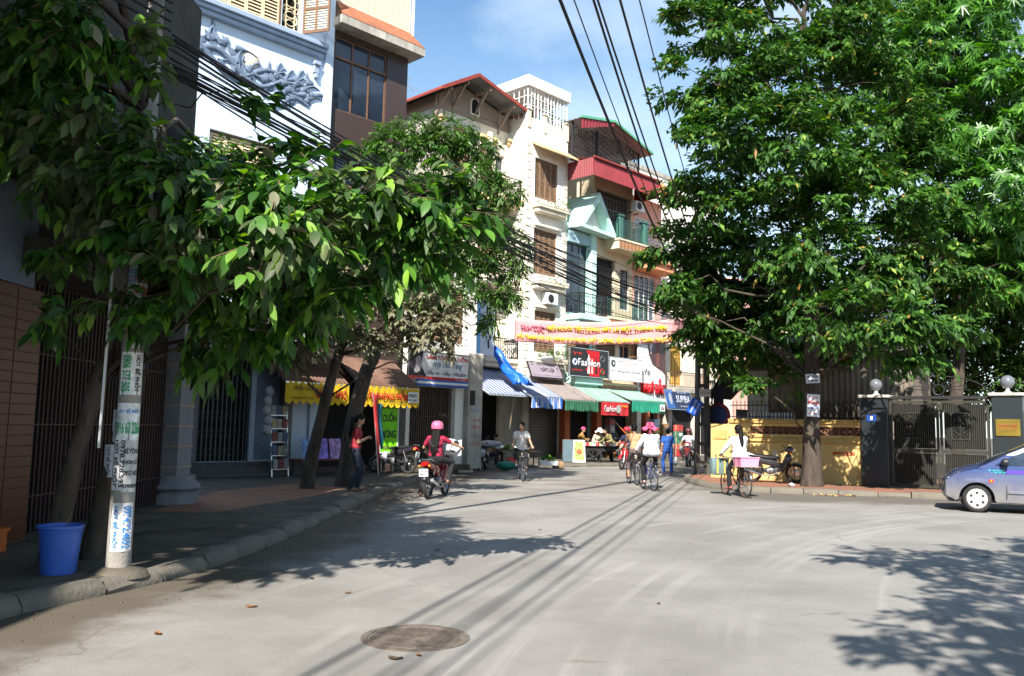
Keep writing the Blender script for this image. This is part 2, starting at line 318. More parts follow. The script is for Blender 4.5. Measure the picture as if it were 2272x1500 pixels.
# fallen leaves and litter on the road, each a thing
m_lit=[mat('dry leaf',(.22,.1,.035),.8,.4,20),mat('mud leaf',(.07,.045,.025),.8,.4,20),mat('paper scrap',(.7,.66,.6),.7,.2,20)]
for i,(x,y,s) in enumerate([(-2.2,7.6,.1),(-2.0,9.0,.07),(-1.5,8.3,.08),(-.75,6.05,.1),(-.6,6.15,.06),(-.9,11.2,.09),(.2,10.2,.05),(6.35,11.6,.1),(5.6,9.3,.1),(-1.2,12.5,.07),(-2.6,6.6,.09),(1.4,8.1,.05),(2.6,12.4,.06),(.5,13.6,.07)]):
    g=MB(); P=[]
    for k in range(5):
        t=k/4; w=s*.32*math.sin(math.pi*(.08+.84*t)); P.append([(s*(t-.5),-w,.004+.25*s*abs(t-.4)),(s*(t-.5),0,.006),(s*(t-.5),w,.004+.3*s*abs(t-.6))])
    g.grid(P); o=g.build('fallen_leaf',m_lit[i%2],None,True); o.location=(x,y,.003); o.rotation_euler.z=i*2.1
    tag(o,'small dry brown leaf lying flat on the pale road','leaf','dry leaves scattered on the road')
# ================================================================ houses: shared pieces
class Bld:
    """a house: root Empty at its front left corner; coordinates are metres along the row (s), into the house (y), up (z)"""
    def __init__(s,name,label,P,s0,cat='house',group=None):
        s.s0=s0; s.root=thing(name,label,cat,P+U*s0,ANG,group)
    def part(s,mb,name,m,parent=None,smooth=False,ang=40):
        return mb.build(name,m,parent or s.root,smooth,ang,loc=None if parent else (-s.s0,0,0))
    def wall(s,x0,x1,z0,z1,opens,m,y=0,t=.22,name='wall',body=None):
        xs=sorted({x0,x1,*[v for o in opens for v in o[:2]]}); zs=sorted({z0,z1,*[v for o in opens for v in o[2:4]]}); g=MB()
        for a,b in zip(xs,xs[1:]):
            for c,d in zip(zs,zs[1:]):
                mx,mz=(a+b)/2,(c+d)/2
                if not any(o[0]<mx<o[1] and o[2]<mz<o[3] for o in opens): g.add([(a,y,c),(b,y,c),(b,y,d),(a,y,d)],[(0,1,2,3)])
        for o in opens:
            a,b,c,d=o[:4]
            g.add([(a,y,c),(a,y+t,c),(a,y+t,d),(a,y,d)],[(0,1,2,3)]); g.add([(b,y,c),(b,y,d),(b,y+t,d),(b,y+t,c)],[(0,1,2,3)])
            g.add([(a,y,d),(a,y+t,d),(b,y+t,d),(b,y,d)],[(0,1,2,3)]); g.add([(a,y,c),(b,y,c),(b,y+t,c),(a,y+t,c)],[(0,1,2,3)])
        g.add([(x0,y,z0),(x0,y,z1),(x0,y+t,z1),(x0,y+t,z0)],[(0,1,2,3)]); g.add([(x1,y,z0),(x1,y+t,z0),(x1,y+t,z1),(x1,y,z1)],[(0,1,2,3)]); g.add([(x0,y,z1),(x1,y,z1),(x1,y+t,z1),(x0,y+t,z1)],[(0,1,2,3)])
        w=s.part(g,name,m)
        if body: b=MB().box(x0,x1,y+t,y+t+body,z0,z1-.003); s.part(b,'rear_wall',m)
        return w
    def shutters(s,x0,x1,z0,z1,n,mf,ms,y=.05,pitch=.085):
        g=MB(); e=.06
        g.box(x0,x0+e,y,y+.12,z0,z1).box(x1-e,x1,y,y+.12,z0,z1).box(x0+e,x1-e,y,y+.12,z1-e,z1).box(x0+e,x1-e,y,y+.12,z0,z0+e)
        w=s.part(g,'window',mf); W_=(x1-x0-2*e)/n
        for i in range(n):
            a=x0+e+i*W_+.006; b=a+W_-.012; c=z0+e+.006; d=z1-e-.006; g=MB(); q=.045; yy=y+.02
            g.box(a,a+q,yy,yy+.04,c,d).box(b-q,b,yy,yy+.04,c,d); mid=c+(d-c)*.45
            for r0,r1 in((c,c+q),(mid,mid+q),(d-q,d)): g.box(a+q,b-q,yy,yy+.04,r0,r1)
            for lo,hi in((c+q,mid),(mid+q,d-q)):
                k=int((hi-lo)/pitch)
                for j in range(k):
                    z=lo+(j+.5)*(hi-lo)/k; g.add([(a+q,yy,z-.03),(b-q,yy,z-.03),(b-q,yy+.035,z+.03),(a+q,yy+.035,z+.03)],[(0,1,2,3)])
            g.box(a+q,b-q,yy+.037,yy+.04,c,d,1)
            s.part(g,'shutter',[ms,mf],w)
        return w
    def glazing(s,x0,x1,z0,z1,nx,nz,mf,mg,y=.1,e=.05):
        g=MB(); g.box(x0,x1,y,y+.06,z0,z0+e).box(x0,x1,y,y+.06,z1-e,z1)
        for i in range(nx+1): x=x0+(x1-x0-e)*i/nx; g.box(x,x+e,y-.004,y+.064,z0+e,z1-e)
        for k in range(1,nz): z=z0+(z1-z0)*k/nz; g.box(x0,x1,y-.002,y+.05,z-e/2,z+e/2)
        w=s.part(g,'window',mf)
        for i in range(nx):
            for k in range(nz):
                a=x0+(x1-x0)*i/nx+e; b=x0+(x1-x0)*(i+1)/nx-.0; c=z0+(z1-z0)*k/nz+e/2; d=z0+(z1-z0)*(k+1)/nz-e/2
                s.part(MB().box(a,b,y+.025,y+.035,c,d),'pane',mg,w)
        return w
    def railing(s,x0,x1,z0,z1,y0,y1,m,step=.12,name='railing',sides=(1,1),scroll=False):
        g=MB()
        runs=[((x0,y0),(x1,y0))]
        if sides[0]: runs.append(((x0,y0),(x0,y1)))
        if sides[1]: runs.append(((x1,y0),(x1,y1)))
        for (ax,ay),(bx,by) in runs:
            L=math.hypot(bx-ax,by-ay); k=max(1,int(L/step))
            g.beam((ax,ay,z1),(bx,by,z1),.05,.04); g.beam((ax,ay,z0+.08),(bx,by,z0+.08),.03); g.beam((ax,ay,z1-.14),(bx,by,z1-.14),.025)
            for i in range(k+1):
                t=i/k; x,y=ax+(bx-ax)*t,ay+(by-ay)*t; g.beam((x,y,z0),(x,y,z1),.045 if i in(0,k) else .018)
                if scroll and i<k and i%2==0:
                    t2=(i+1)/k; xa,ya=ax+(bx-ax)*t2,ay+(by-ay)*t2; c=Vector(((x+xa)/2,(y+ya)/2,(z0+z1)/2-.03)); g.torus(c,(by-ay,-(bx-ax),0),step*.85,.012,12,4)
        return s.part(g,name,m)
    def quoins(s,x,z0,z1,m,w=.32,y=0,side=1):
        z=z0;i=0
        while z<z1-.3:
            ww=w if i%2 else w*.72; a,b=(x,x+ww) if side>0 else (x-ww,x); s.part(MB().cbox(a,b,y-.03,y+.02,z+.015,z+.36,.015),'quoin',m); z+=.4;i+=1
def corrugate(x0,x1,ya,za,yb,zb,pitch=.09,amp=.018,m=None,thick=.006,nrow=2,sag=0,stripes=None):
    """sheet of vertical corrugations from back edge (ya,za) to front edge (yb,zb)"""
    g=MB(); k=max(2,int((x1-x0)/pitch*4)); nrm=Vector((0,-(zb-za),yb-ya)).normalized()
    if nrm.z<0: nrm=-nrm
    rows=[]
    for i in range(nrow+1):
        t=i/nrow; y=ya+(yb-ya)*t; z=za+(zb-za)*t-sag*math.sin(math.pi*t); rows.append([Vector((x0+(x1-x0)*j/k,y,z))+nrm*(amp*math.sin(2*math.pi*(x0+(x1-x0)*j/k)/pitch)) for j in range(k+1)])
    g.grid(rows)
    if stripes:
        w=k
        for r in range(nrow):
            for j in range(k): g.m[r*k+j]=int((j/k*(x1-x0))/stripes)%2
    return g
def scallop(x0,x1,y,z0,z1,k,amp,drape=.015,n=None,both=False):
    """hanging valance, scalloped lower edge"""
    n=n or k*8; top=[];bot=[];mid=[]
    for i in range(n+1):
        t=i/n; x=x0+(x1-x0)*t; dy=drape*math.sin(t*k*2.3*math.pi+1)+drape*.6*math.sin(t*k*5.1); top.append((x,y,z1)); mid.append((x,y+dy*.6,(z0+z1)/2)); bot.append((x,y+dy,z0+amp*(1-abs(math.sin(math.pi*k*t)))))
    return MB().grid([bot,mid,top])
def plant(name,label,loc,h,w,n,group=None,lw=.05,ll=.16,col=None,parent=None):
    g=MB(); rr=random.Random(sum(map(ord,label))+int(loc[0]*10))
    for i in range(n):
        a=rr.uniform(0,6.28); r=w*math.sqrt(rr.random()); p=Vector((r*math.cos(a),r*.5*math.sin(a),rr.uniform(.05,1)**.7*h)); d=Vector((math.cos(a),math.sin(a)*.6,rr.uniform(-.5,.8))).normalized(); sd=d.cross(Vector((0,0,1))).normalized()*lw*rr.uniform(.6,1.2); L=ll*rr.uniform(.6,1.3)
        g.add([p,p+d*L*.5+sd,p+d*L-Vector((0,0,L*.25)),p+d*L*.5-sd],[(0,1,2,3)])
    for i in range(max(3,n//25)):
        a=rr.uniform(0,6.28); r=w*.6*rr.random(); g.beam((r*.3*math.cos(a),r*.3*math.sin(a),0),(r*math.cos(a),r*.5*math.sin(a),h*rr.uniform(.6,1)),.012)
    o=g.build(name,leafM['bush'],parent,False); o.location=loc
    return tag(o,label,'plant',group) if parent is None else o
def leafmat(name,cols,trans=.35,rough=.45,dust=0,spec=.5):
    M=bpy.data.materials.new(name); M.use_nodes=True; t=M.node_tree; n=t.nodes.new; l=t.links.new; b=t.nodes['Principled BSDF']; out=t.nodes['Material Output']
    g=n('ShaderNodeNewGeometry'); r=n('ShaderNodeValToRGB'); cr=r.color_ramp; cr.interpolation='LINEAR'
    while len(cr.elements)<len(cols): cr.elements.new(.5)
    for e,(p,c) in zip(cr.elements,cols): e.position=p; e.color=(*c,1)
    l(g.outputs['Random Per Island'],r.inputs[0]); col=r.outputs[0]
    if dust:
        tcn=n('ShaderNodeTexCoord'); nz=n('ShaderNodeTexNoise'); nz.inputs['Scale'].default_value=1.1; nz.inputs['Detail'].default_value=6; l(tcn.outputs['Object'],nz.inputs[0]); mr=n('ShaderNodeMapRange'); mr.inputs[1].default_value=.5; mr.inputs[2].default_value=.66; mr.inputs[4].default_value=dust; l(nz.outputs[0],mr.inputs[0])
        k=n('ShaderNodeMixRGB'); l(mr.outputs[0],k.inputs[0]); l(col,k.inputs[1]); k.inputs[2].default_value=(.17,.16,.1,1); col=k.outputs[0]
    l(col,b.inputs['Base Color']); b.inputs['Roughness'].default_value=rough; b.inputs['Specular IOR Level'].default_value=spec
    tr=n('ShaderNodeBsdfTranslucent'); hs=n('ShaderNodeHueSaturation'); hs.inputs['Value'].default_value=1.5; hs.inputs['Saturation'].default_value=1.15; l(col,hs.inputs['Color']); l(hs.outputs[0],tr.inputs[0])
    ms=n('ShaderNodeMixShader'); ms.inputs[0].default_value=trans; l(b.outputs[0],ms.inputs[1]); l(tr.outputs[0],ms.inputs[2]); l(ms.outputs[0],out.inputs[0]); return M
leafM={}
G1,G2,G3,YG,YL,OR=(.018,.05,.011),(.03,.085,.016),(.05,.135,.02),(.17,.3,.035),(.42,.4,.08),(.3,.13,.04)
leafM['bush']=leafmat('bush leaf',[(0,G2),(.5,G3),(.8,(.08,.2,.03)),(1,YG)])
leafM['big']=leafmat('big leaf',[(0,G1),(.35,G2),(.65,(.05,.145,.02)),(.85,(.11,.26,.03)),(1,(.2,.36,.04))],.32,.5,dust=.6,spec=.35)
leafM['right']=leafmat('layered leaf',[(0,(.025,.065,.015)),(.35,(.035,.095,.018)),(.7,(.055,.14,.022)),(.9,(.09,.2,.03)),(.965,(.16,.3,.04)),(.988,(.34,.36,.07)),(1,OR)],.3,.48,spec=.35)
leafM['palm']=leafmat('rosette leaf',[(0,(.03,.09,.015)),(.5,(.05,.15,.02)),(.85,(.1,.26,.03)),(1,(.16,.34,.05))],.32,.35)
leafM['fine']=leafmat('fine leaf',[(0,(.03,.075,.015)),(.6,(.055,.14,.022)),(1,(.13,.24,.04))],.3,.45,dust=.35)
leafM['dusty']=leafmat('dusty leaf',[(0,(.12,.115,.07)),(.5,(.17,.165,.1)),(.85,(.22,.21,.13)),(1,(.1,.15,.05))],.15,.7,spec=.2)
# ---------------------------------------------------------------- row of houses across the bend
m_cream=mat('cream render',(.78,.7,.56),.85,.08,1.2,.12,60,dirt=.6,dcol=(.36,.3,.21))
m_white=mat('white render',(.8,.77,.7),.85,.07,1.0,.1,60,dirt=.55,dcol=(.4,.36,.29))
m_ochre=mat('ochre trim',(.62,.45,.24),.8,.1,3,dirt=.3)
m_stain=mat('stained cement',(.42,.39,.34),.9,.25,1.2,.3,30,dirt=.75,dcol=(.1,.09,.075))
m_brownw=mat('brown render',(.3,.22,.17),.85,.1,2)
m_shut=mat('old shutter wood',(.17,.1,.062),.75,.25,6,.2,40,stretch=(1,1,.3))
m_shut2=mat('shutter slat',(.24,.15,.09),.75,.25,6,.1,40)
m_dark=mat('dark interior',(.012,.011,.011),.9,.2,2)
m_redsheet=mat('red sheet',(.23,.028,.035),.5,.15,2,.05,dirt=.25)
m_redtrim=mat('red trim',(.26,.045,.03),.6,.15,3)
m_greytin=mat('grey tin',(.2,.2,.21),.55,.2,2,.05,metal=.2)
m_blackiron=mat('black iron',(.02,.02,.022),.55,.3,8,.1)
m_wiron=mat('white iron',(.72,.72,.7),.5,.08,8)
m_green=mat('green trim',(.1,.36,.2),.6,.15,4)
m_mint=mat('mint paint',(.5,.72,.66),.75,.06,2,dirt=.25,dcol=(.25,.35,.32))
m_pink=mat('pink render',(.72,.42,.33),.8,.08,2,dirt=.2)
m_orange=mat('orange trim',(.72,.3,.15),.8,.1,3)
m_rooft=mat('orange roof tile',(.55,.17,.06),.8,.2,4,.2)
m_btile=mat('brown tile',(.34,.15,.055),.35,.15,8,.05)
m_yellow=mat('yellow render',(.66,.56,.4),.85,.08,1.5,.12,50,dirt=.3,dcol=(.3,.22,.1))
m_glass=glassmat('dark glass'); m_steel=mat('steel',(.6,.62,.63),.3,.1,5,.05,metal=.9)
m_plastic_w=flat('white board',(.78,.78,.77),.5); m_orangep=mat('orange pillar',(.5,.13,.05),.8,.15,3)
# gabled cream house, set back 1.25 m
b=Bld('gabled_cream_house','tall cream house with red edged gable roof and arched attic window',PB,-7.7)
YF=1.25
ops=[(-7.3,-6.9,13.2,15.1),(-6.55,-5.65,13.2,15.0),(-5.0,-4.1,13.2,15.0),(-3.9,-3.35,12.6,14.8)]
for zf in(9.6,6.2): ops+=[(-7.1,-5.9,zf,zf+1.8),(-5.0,-3.6,zf-.9,zf+1.7)]
ops.append((-7.2,-3.3,.15,3.3))
b.wall(-7.7,-2.95,0,16.0,ops,m_cream,YF,.25,body=11)
for o_ in ops[:3]: b.shutters(o_[0],o_[1],o_[2],o_[3],2,m_shut,m_shut2,YF+.08)
b.glazing(-3.9,-3.35,12.6,14.8,1,3,m_white,m_glass,YF+.1)
for zf in(9.6,6.2): b.shutters(-7.1,-5.9,zf,zf+1.8,2,m_shut,m_shut2,YF+.08); b.shutters(-5.0,-3.6,zf-.9,zf+1.7,4,m_shut,m_shut2,YF+.08)
b.part(MB().box(-7.2,-3.3,YF+.2,YF+.23,.15,3.3),'shop_opening',m_dark)
g=MB().prism([(-7.7,16),(-2.95,16),(-2.95,16.72),(-6.3,17.5),(-7.7,16.75)],YF-.02,YF+11); b.part(g,'gable_wall',m_brownw)
g=MB(); arch=[(-.3,0),(.3,0),(.3,.75)]+[(.3*math.cos(t),.75+.34*math.sin(t)) for t in np.linspace(.3,2.84,7)]+[(-.3,.75)]
b.part(MB().prism([(-5.45+x*1.0,16.32+z*.78-.04) for x,z in arch],YF-.06,YF-.02),'attic_window_frame',m_cream)
b.part(MB().prism([(-5.45+x*.72,16.36+z*.66) for x,z in arch],YF-.075,YF-.06),'attic_window',m_dark)
# roof: two corrugated slopes with red verge boards
rid=17.68; AX=-6.3
for sx,nm in((-1,'roof'),(1,'roof')):
    xe,ev=((-8.45,16.45),(-2.88,16.88))[sx>0]; g=MB(); P=[]
    k=60
    for i in(0,1):
        row=[]
        for j in range(k+1):
            y=YF-1.15+(12.2)*j/k; row.append(Vector((AX if i==0 else xe,y,(rid if i==0 else ev)+.02*math.sin(j*1.6))))
        P.append(row)
    g.grid(P); rf=b.part(g,nm,m_greytin); solid(rf,.03)
    b.part(MB().beam((AX,YF-1.18,rid+.03),(xe,YF-1.18,ev+.03),.06,.16,upv=(0,0,1)),'verge_board',m_redtrim,None)
    b.part(MB().beam((xe,YF-1.2,ev+.03),(xe,YF+11,ev+.03),.08,.12),'eave_edge',m_redtrim)
    for q in(.3,.85):
        xb=AX+(xe-AX)*q*.85; zb=rid-(rid-ev)*q*.85-.1
        b.part(MB().beam((xb,YF,zb-1.0),(xb,YF-.85,zb-.1),.09,.12).beam((xb,YF,zb-.08),(xb,YF-1.1,zb-.08),.09,.1).beam((xb,YF-.01,zb-1.2),(xb,YF-.01,zb),.1,.08),'bracket',m_brownw)
g=MB().box(-7.7-.01,-7.7,YF+.0,YF+11,0,16.1); b.part(g,'side_wall',m_stain)
for a,c in((-6.75,-5.45),(-5.15,-3.95)):
    h=b.part(MB().cbox(a,c,YF-.22,YF-.002,15.3,15.5,.03).cbox(a+.08,c-.08,YF-.14,YF-.003,15.2,15.298,.02),'window_hood',m_ochre)
    b.part(MB().cbox((a+c)/2-.12,(a+c)/2+.12,YF-.3,YF-.1,15.12,15.68,.04),'keystone',m_cream,h)
b.part(MB().box(-7.68,-3.0,YF-.03,YF,15.95,16.02).box(-7.0,-3.5,YF-.02,YF,16.3,16.36),'string_course',m_cream)
for xq in(-7.55,-3.1): b.part(MB().cbox(xq-.2,xq+.2,YF-.28,YF,15.55,15.7,.03).cbox(xq-.14,xq+.14,YF-.18,YF,15.4,15.548,.03),'corbel',m_ochre)
b.quoins(-7.7,.5,15.3,m_cream,y=YF); b.quoins(-2.95,4,15.3,m_cream,y=YF,side=-1)
for zb in(12.5,8.6,4.75):
    b.part(MB().cbox(-5.3,-3.0,YF-1.0,YF-.002,zb-.2,zb,.03).cbox(-5.25,-3.05,YF-.9,YF-.002,zb-.42,zb-.2,.05),'balcony_slab',m_ochre if zb>12 else m_cream)
    b.railing(-5.2,-3.1,zb,zb+.95,YF-.93,YF,m_blackiron,.13,scroll=True)
# water tank and aerial on its roof
g=MB(); 
wt=thing('water_tank','steel water tank on a splayed stand above the gable roof','water tank',PB+U*-7.6-NF*(YF+4.2)+Vector((0,0,16.7)),ANG)
MB().lathe([(.0,1.0),(.42,1.0),(.45,1.05),(.45,1.75),(.42,1.85),(.2,1.98),(0,2.0)],20).build('tank',m_steel,wt,True)
for i in range(5): a=i*6.283/5; MB().beam((.75*math.cos(a),.75*math.sin(a),-.3),(.36*math.cos(a),.36*math.sin(a),1.0),.05).build('leg',m_steel,wt)
ae=thing('roof_aerial','television aerial on a pole above the gable roof','aerial',PB+U*-6.6-NF*(YF+4.5)+Vector((0,0,17.4)),ANG)
MB().beam((0,0,-.2),(0,0,1.9),.05).build('mast',m_wiron,ae)
g=MB().beam((-.9,0,1.75),(.9,0,1.85),.03)
for i in range(9): x=-.85+i*.2; g.beam((x,-.3,1.78),(x,.3,1.78),.014)
g.beam((.2,-.3,1.4),(.9,-.3,1.1),.025); 
for i in range(6): g.beam((.3+i*.12,-.6,1.35-i*.05),(.3+i*.12,0,1.35-i*.05),.012)
g.build('elements',m_steel,ae)
# right cream house with rooftop cage
b=Bld('caged_roof_cream_house','narrow cream house with brown shutters and caged roof terrace',PB,-3.05)
ops=[(-2.45,-.75,12.75,14.75),(-2.45,-.75,9.0,11.2),(-2.3,-.75,5.2,7.2),(-2.75,-.3,.15,3.2)]
b.wall(-3.05,-.02,0,16.1,ops,m_white,0,.25,body=12)
for o_ in ops[:3]: b.shutters(*o_[:4],4,m_shut,m_shut2,.07)
g=MB()
for i in range(42): g.box(-2.75,-.3,.2,.235,.15+i*.073,.15+i*.073+.068)
b.part(g,'roller_door',mat('roller door',(.1,.085,.075),.5,.15,2,metal=.3))
hood=b.part(MB().add([(-2.7,-.75,15.05),(-.02,-.75,15.05),(-.02,0,15.55),(-2.7,0,15.55),(-2.7,-.75,14.98),(-.02,-.75,14.98),(-.02,0,15.4),(-2.7,0,15.4)],[(0,1,2,3),(7,6,5,4),(0,4,5,1),(1,5,6,2),(3,7,4,0)]),'window_hood',m_ochre)
for o_ in ops[1:3]: b.part(MB().cbox(o_[0]-.1,o_[1]+.15,-.16,-.002,o_[3]+.12,o_[3]+.26,.03).cbox(o_[0]-.05,o_[1]+.1,-.09,-.003,o_[3]+.02,o_[3]+.118,.02),'lintel',m_cream)
for z in(12.3,8.55,4.75):
    b.part(MB().cbox(-2.65,-.35,-.5,-.002,z-.12,z+.02,.03).cbox(-2.55,-.45,-.4,-.003,z-.34,z-.121,.05).cbox(-2.66,-.34,-.51,-.46,z+.02,z+.14,.01),'planter',m_cream)
b.quoins(-3.05,4,15.6,m_cream); b.quoins(-.02,4,15.6,m_cream,side=-1)
# left flank quoins
for i in range(28):
    b.part(MB().cbox(-3.08,-3.049,.02,.02+(.32 if i%2 else .24),4+i*.4,4.36+i*.4,.01),'quoin',m_cream)
g=MB().box(-3.0,-.07,.0,.14,16.103,16.65).box(-3.0,-2.86,.14,5,16.103,16.65)
for a in(-3.06,-1.9,-.22): g.cbox(a,a+.24,-.05,.19,16.104,17.0,.03); g.cbox(a-.05,a+.29,-.1,.24,17.0,17.08,.02)
b.part(g,'parapet',m_cream)
b.railing(-1.65,-.24,16.66,17.1,.07,.3,m_wiron,.14,sides=(0,0))
b.part(MB().box(-3.15,.05,-.1,6,18.2,18.72),'roof_slab',m_white)
g=MB()
for i in range(13):
    x=-3.0+i*.242; g.beam((x,.05,16.66),(x,.05,18.2),.04 if i%3 else .06)
    if i%2: g.torus((x+.12,.05,17.5),(0,1,0),.09,.012,10,4); g.torus((x+.12,.05,17.9),(0,1,0),.06,.012,10,4)
for i in range(10): y=.3+i*.35; g.beam((-3.0,y,16.66),(-3.0,y,18.2),.035)
for z in(17.3,17.75): g.beam((-3,.05,z),(-.05,.05,z),.03); g.beam((-3,.05,z),(-3,4,z),.03)
b.part(g,'cage',m_wiron); b.part(MB().box(-2.9,-.1,2.2,2.3,16.1,18.2),'terrace_wall',m_brownw)
for i,(x,z,y) in enumerate([(-2.7,16.68,.35),(-1.4,16.68,.3),(-.4,16.68,.3),(-1.0,16.68,.35)]):
    plant('potted_plant',['green pot plant at left end of the caged roof terrace','green pot plant at middle of the caged roof terrace','green pot plant by right post of the caged roof terrace','low pot plant between the others on the caged roof terrace'][i],PB+U*x-NF*y+Vector((0,0,z)),.6,.3,60,'plants on the caged roof terrace')
for i,(z,t) in enumerate([(12.32,'top floor'),(8.57,'third floor'),(4.77,'lowest')]):
    tag(plant('planter_plant','green plants growing in the %s window planter of the narrow cream house'%t,PB+U*-1.5+NF*.25+Vector((0,0,z)),.35 if i<2 else .5,1.0,[90,60,240][i],'plants in the window planters'),kind='stuff')
ac=thing('air_conditioner','white air conditioner box below third floor shutters of cream house','air conditioner',PB+U*-1.4+NF*.18+Vector((0,0,7.55)),ANG)
MB().cbox(-.42,.42,-.17,.17,0,.56,.02).build('case',m_plastic_w,ac); MB().lathe([(.2,0),(.2,.02)],18,o=(-.12,-.172,.28),ax=(0,-1,0)).build('fan_grille',m_blackiron,ac)
# mint house with pointed ornament
b=Bld('mint_house','pale mint house with a white pointed triangular ornament',PB,.02)
b.wall(.02,2.22,0,12.0,[(.1,1.72,7.4,11.0),(.15,2.0,4.35,6.9),(.2,2.1,.15,3.1)],m_mint,.05,.25,body=11)
b.glazing(.1,1.72,7.4,11.0,3,4,mat('dark teal frame',(.03,.06,.065),.5),m_glass,.14); b.railing(.05,2.2,7.3,8.3,-.85,.05,m_blackiron,.14,scroll=True)
b.part(MB().cbox(-.0,2.3,-.95,.048,6.95,7.25,.04).cbox(.1,2.2,-.8,.049,6.6,6.95,.05),'balcony_slab',m_mint)
b.shutters(.15,2.0,4.35,6.9,3,m_shut,m_shut2,.12); b.part(MB().box(.2,2.1,.24,.28,.15,3.1),'shop_opening',m_dark)
b.part(MB().box(.02,1.75,-.12,.048,11.0,11.55),'fascia',mat('mint blue',(.33,.5,.55),.75,.08,2)); b.part(MB().cbox(1.76,2.2,-.22,.048,7.3,11.9,.04),'pilaster',m_mint)
T=[(.2,11.7),(3.25,11.55),(1.72,13.75)]; Ti=[(.55,11.85),(2.85,11.75),(1.72,13.3)]
g=MB()
for i in range(3):
    a,c=T[i],T[(i+1)%3]; p,q=Ti[i],Ti[(i+1)%3]
    for yy,fl in((-.75,0),(-.1,1)):
        f=[(a[0],yy,a[1]),(c[0],yy,c[1]),(q[0],yy,q[1]),(p[0],yy,p[1])]; g.add(f,[(0,1,2,3) if not fl else (3,2,1,0)])
    g.add([(a[0],-.75,a[1]),(a[0],-.1,a[1]),(c[0],-.1,c[1]),(c[0],-.75,c[1])],[(0,1,2,3)]); g.add([(p[0],-.75,p[1]),(q[0],-.75,q[1]),(q[0],-.1,q[1]),(p[0],-.1,p[1])],[(0,1,2,3)])
b.part(g,'pointed_ornament',m_mint)
b.part(MB().add([(.55,-.1,11.85),(1.72,-.45,11.8),(1.72,-.2,13.3)],[(0,1,2)]).add([(1.72,-.45,11.8),(2.85,-.1,11.75),(1.72,-.2,13.3)],[(0,1,2)]),'ornament_panel',m_white)
b.part(MB().add([(.2,-.1,11.7),(1.72,-.1,13.75),(1.72,3.2,13.75),(.2,3.2,11.7)],[(0,1,2,3)]).add([(3.25,-.1,11.55),(3.25,3.2,11.55),(1.72,3.2,13.75),(1.72,-.1,13.75)],[(0,1,2,3)]),'roof',m_mint)
b.part(MB().cbox(.0,2.25,-.7,.048,3.75,4.15,.05).cbox(.1,2.15,-.5,.049,3.5,3.75,.05),'ledge',m_mint)
# brown balcony house with red sheet awnings
b=Bld('brown_tile_balcony_house','tall house with brown tiled balcony edges and red corrugated sheet awnings',PB,2.27)
b.wall(2.27,5.68,0,15.0,[(2.45,4.1,7.6,10.6),(4.55,5.4,8.0,10.3),(2.45,5.5,11.85,14.3),(2.5,4.2,4.4,6.9),(4.5,5.5,4.4,6.9),(2.5,5.5,.15,3.1)],m_yellow,.05,.3,body=11)
for o_ in((2.45,4.1,7.6,10.6),(2.45,5.5,11.85,14.3)):
    b.part(MB().box(o_[0],o_[1],.3,.33,o_[2],o_[3]),'recess',m_dark); g=MB()
    for i in range(int((o_[1]-o_[0])/.13)): g.beam((o_[0]+i*.13,.12,o_[2]),(o_[0]+i*.13,.12,o_[3]),.02)
    for z in np.arange(o_[2]+.3,o_[3],.6): g.beam((o_[0],.12,z),(o_[1],.12,z),.025)
    b.part(g,'window_grille',m_blackiron if o_[2]<9 else mat('grey iron',(.3,.28,.27),.6))
b.shutters(4.55,5.4,8.0,10.3,2,m_white,m_glass,.12); b.shutters(2.5,4.2,4.4,6.9,3,m_shut,m_shut2,.12); b.glazing(4.5,5.5,4.4,6.9,2,3,m_orange,m_glass,.12)
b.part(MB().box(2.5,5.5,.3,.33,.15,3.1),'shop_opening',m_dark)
for z in(11.45,7.2,3.85):
    x0,x1,yf=3.05,5.75,-1.0
    if z<11: x0=2.35
    if z<5: yf=-.5
    sl_=b.part(MB().cbox(x0,x1,yf,.048,z,z+.12,.02).box(x0+.06,x1-.06,yf+.05,.048,z-.42,z),'balcony_slab',m_yellow)
    k=8
    for i in range(k):
        w=(x1-x0-.16)/k; a=x0+.08+i*w; b.part(MB().cbox(a+.02,a+w-.02,yf+.035,yf+.051,z-.38,z-.03,.006),'tile',m_btile)
    if z>5: b.railing(x0+.05,x1-.05,z+.12,z+1.15,yf+.08,.05,mat('green iron',(.03,.09,.07),.5),.12)
for x in(3.3,5.5): b.part(MB().cbox(x-.17,x+.17,-.98,-.7,11.57,12.75,.03).cbox(x-.22,x+.22,-1.03,-.65,12.75,12.83,.01),'balcony_post',mat('dark green post',(.05,.15,.12),.5))
# wrap-round red awning
b.part(corrugate(-.02,5.7,0,15.25,-1.7,15.0,.2,.02,nrow=1),'awning_top',m_redsheet)
def vsheet(p,q,z0,z1,m,nm,pitch=.11):
    g=MB(); p=Vector(p);q=Vector(q); L=(q-p).length; k=int(L/pitch*4); d=(q-p)/L; nn=Vector((d.y,-d.x,0)); rows=[[],[]]
    for j in range(k+1):
        t=j/k; c=p+d*L*t+nn*(.02*math.sin(j*math.pi/2)); rows[0].append(c+Vector((0,0,z0))); rows[1].append(c+Vector((0,0,z1)))
    g.grid(rows); return b.part(g,nm,m)
vsheet((-.02,-1.7,0),(5.7,-1.7,0),14.1,15.0,m_redsheet,'awning_fascia'); vsheet((-.02,0,0),(-.02,-1.7,0),14.1,15.0,m_redsheet,'awning_fascia'); vsheet((5.7,-1.7,0),(5.7,0,0),14.1,15.0,m_redsheet,'awning_fascia')
b.part(MB().beam((-.05,-1.75,15.02),(5.75,-1.75,15.02),.1,.09).beam((5.73,-1.75,15.02),(5.73,.3,15.2),.08),'awning_gutter',m_redtrim)
g=MB()
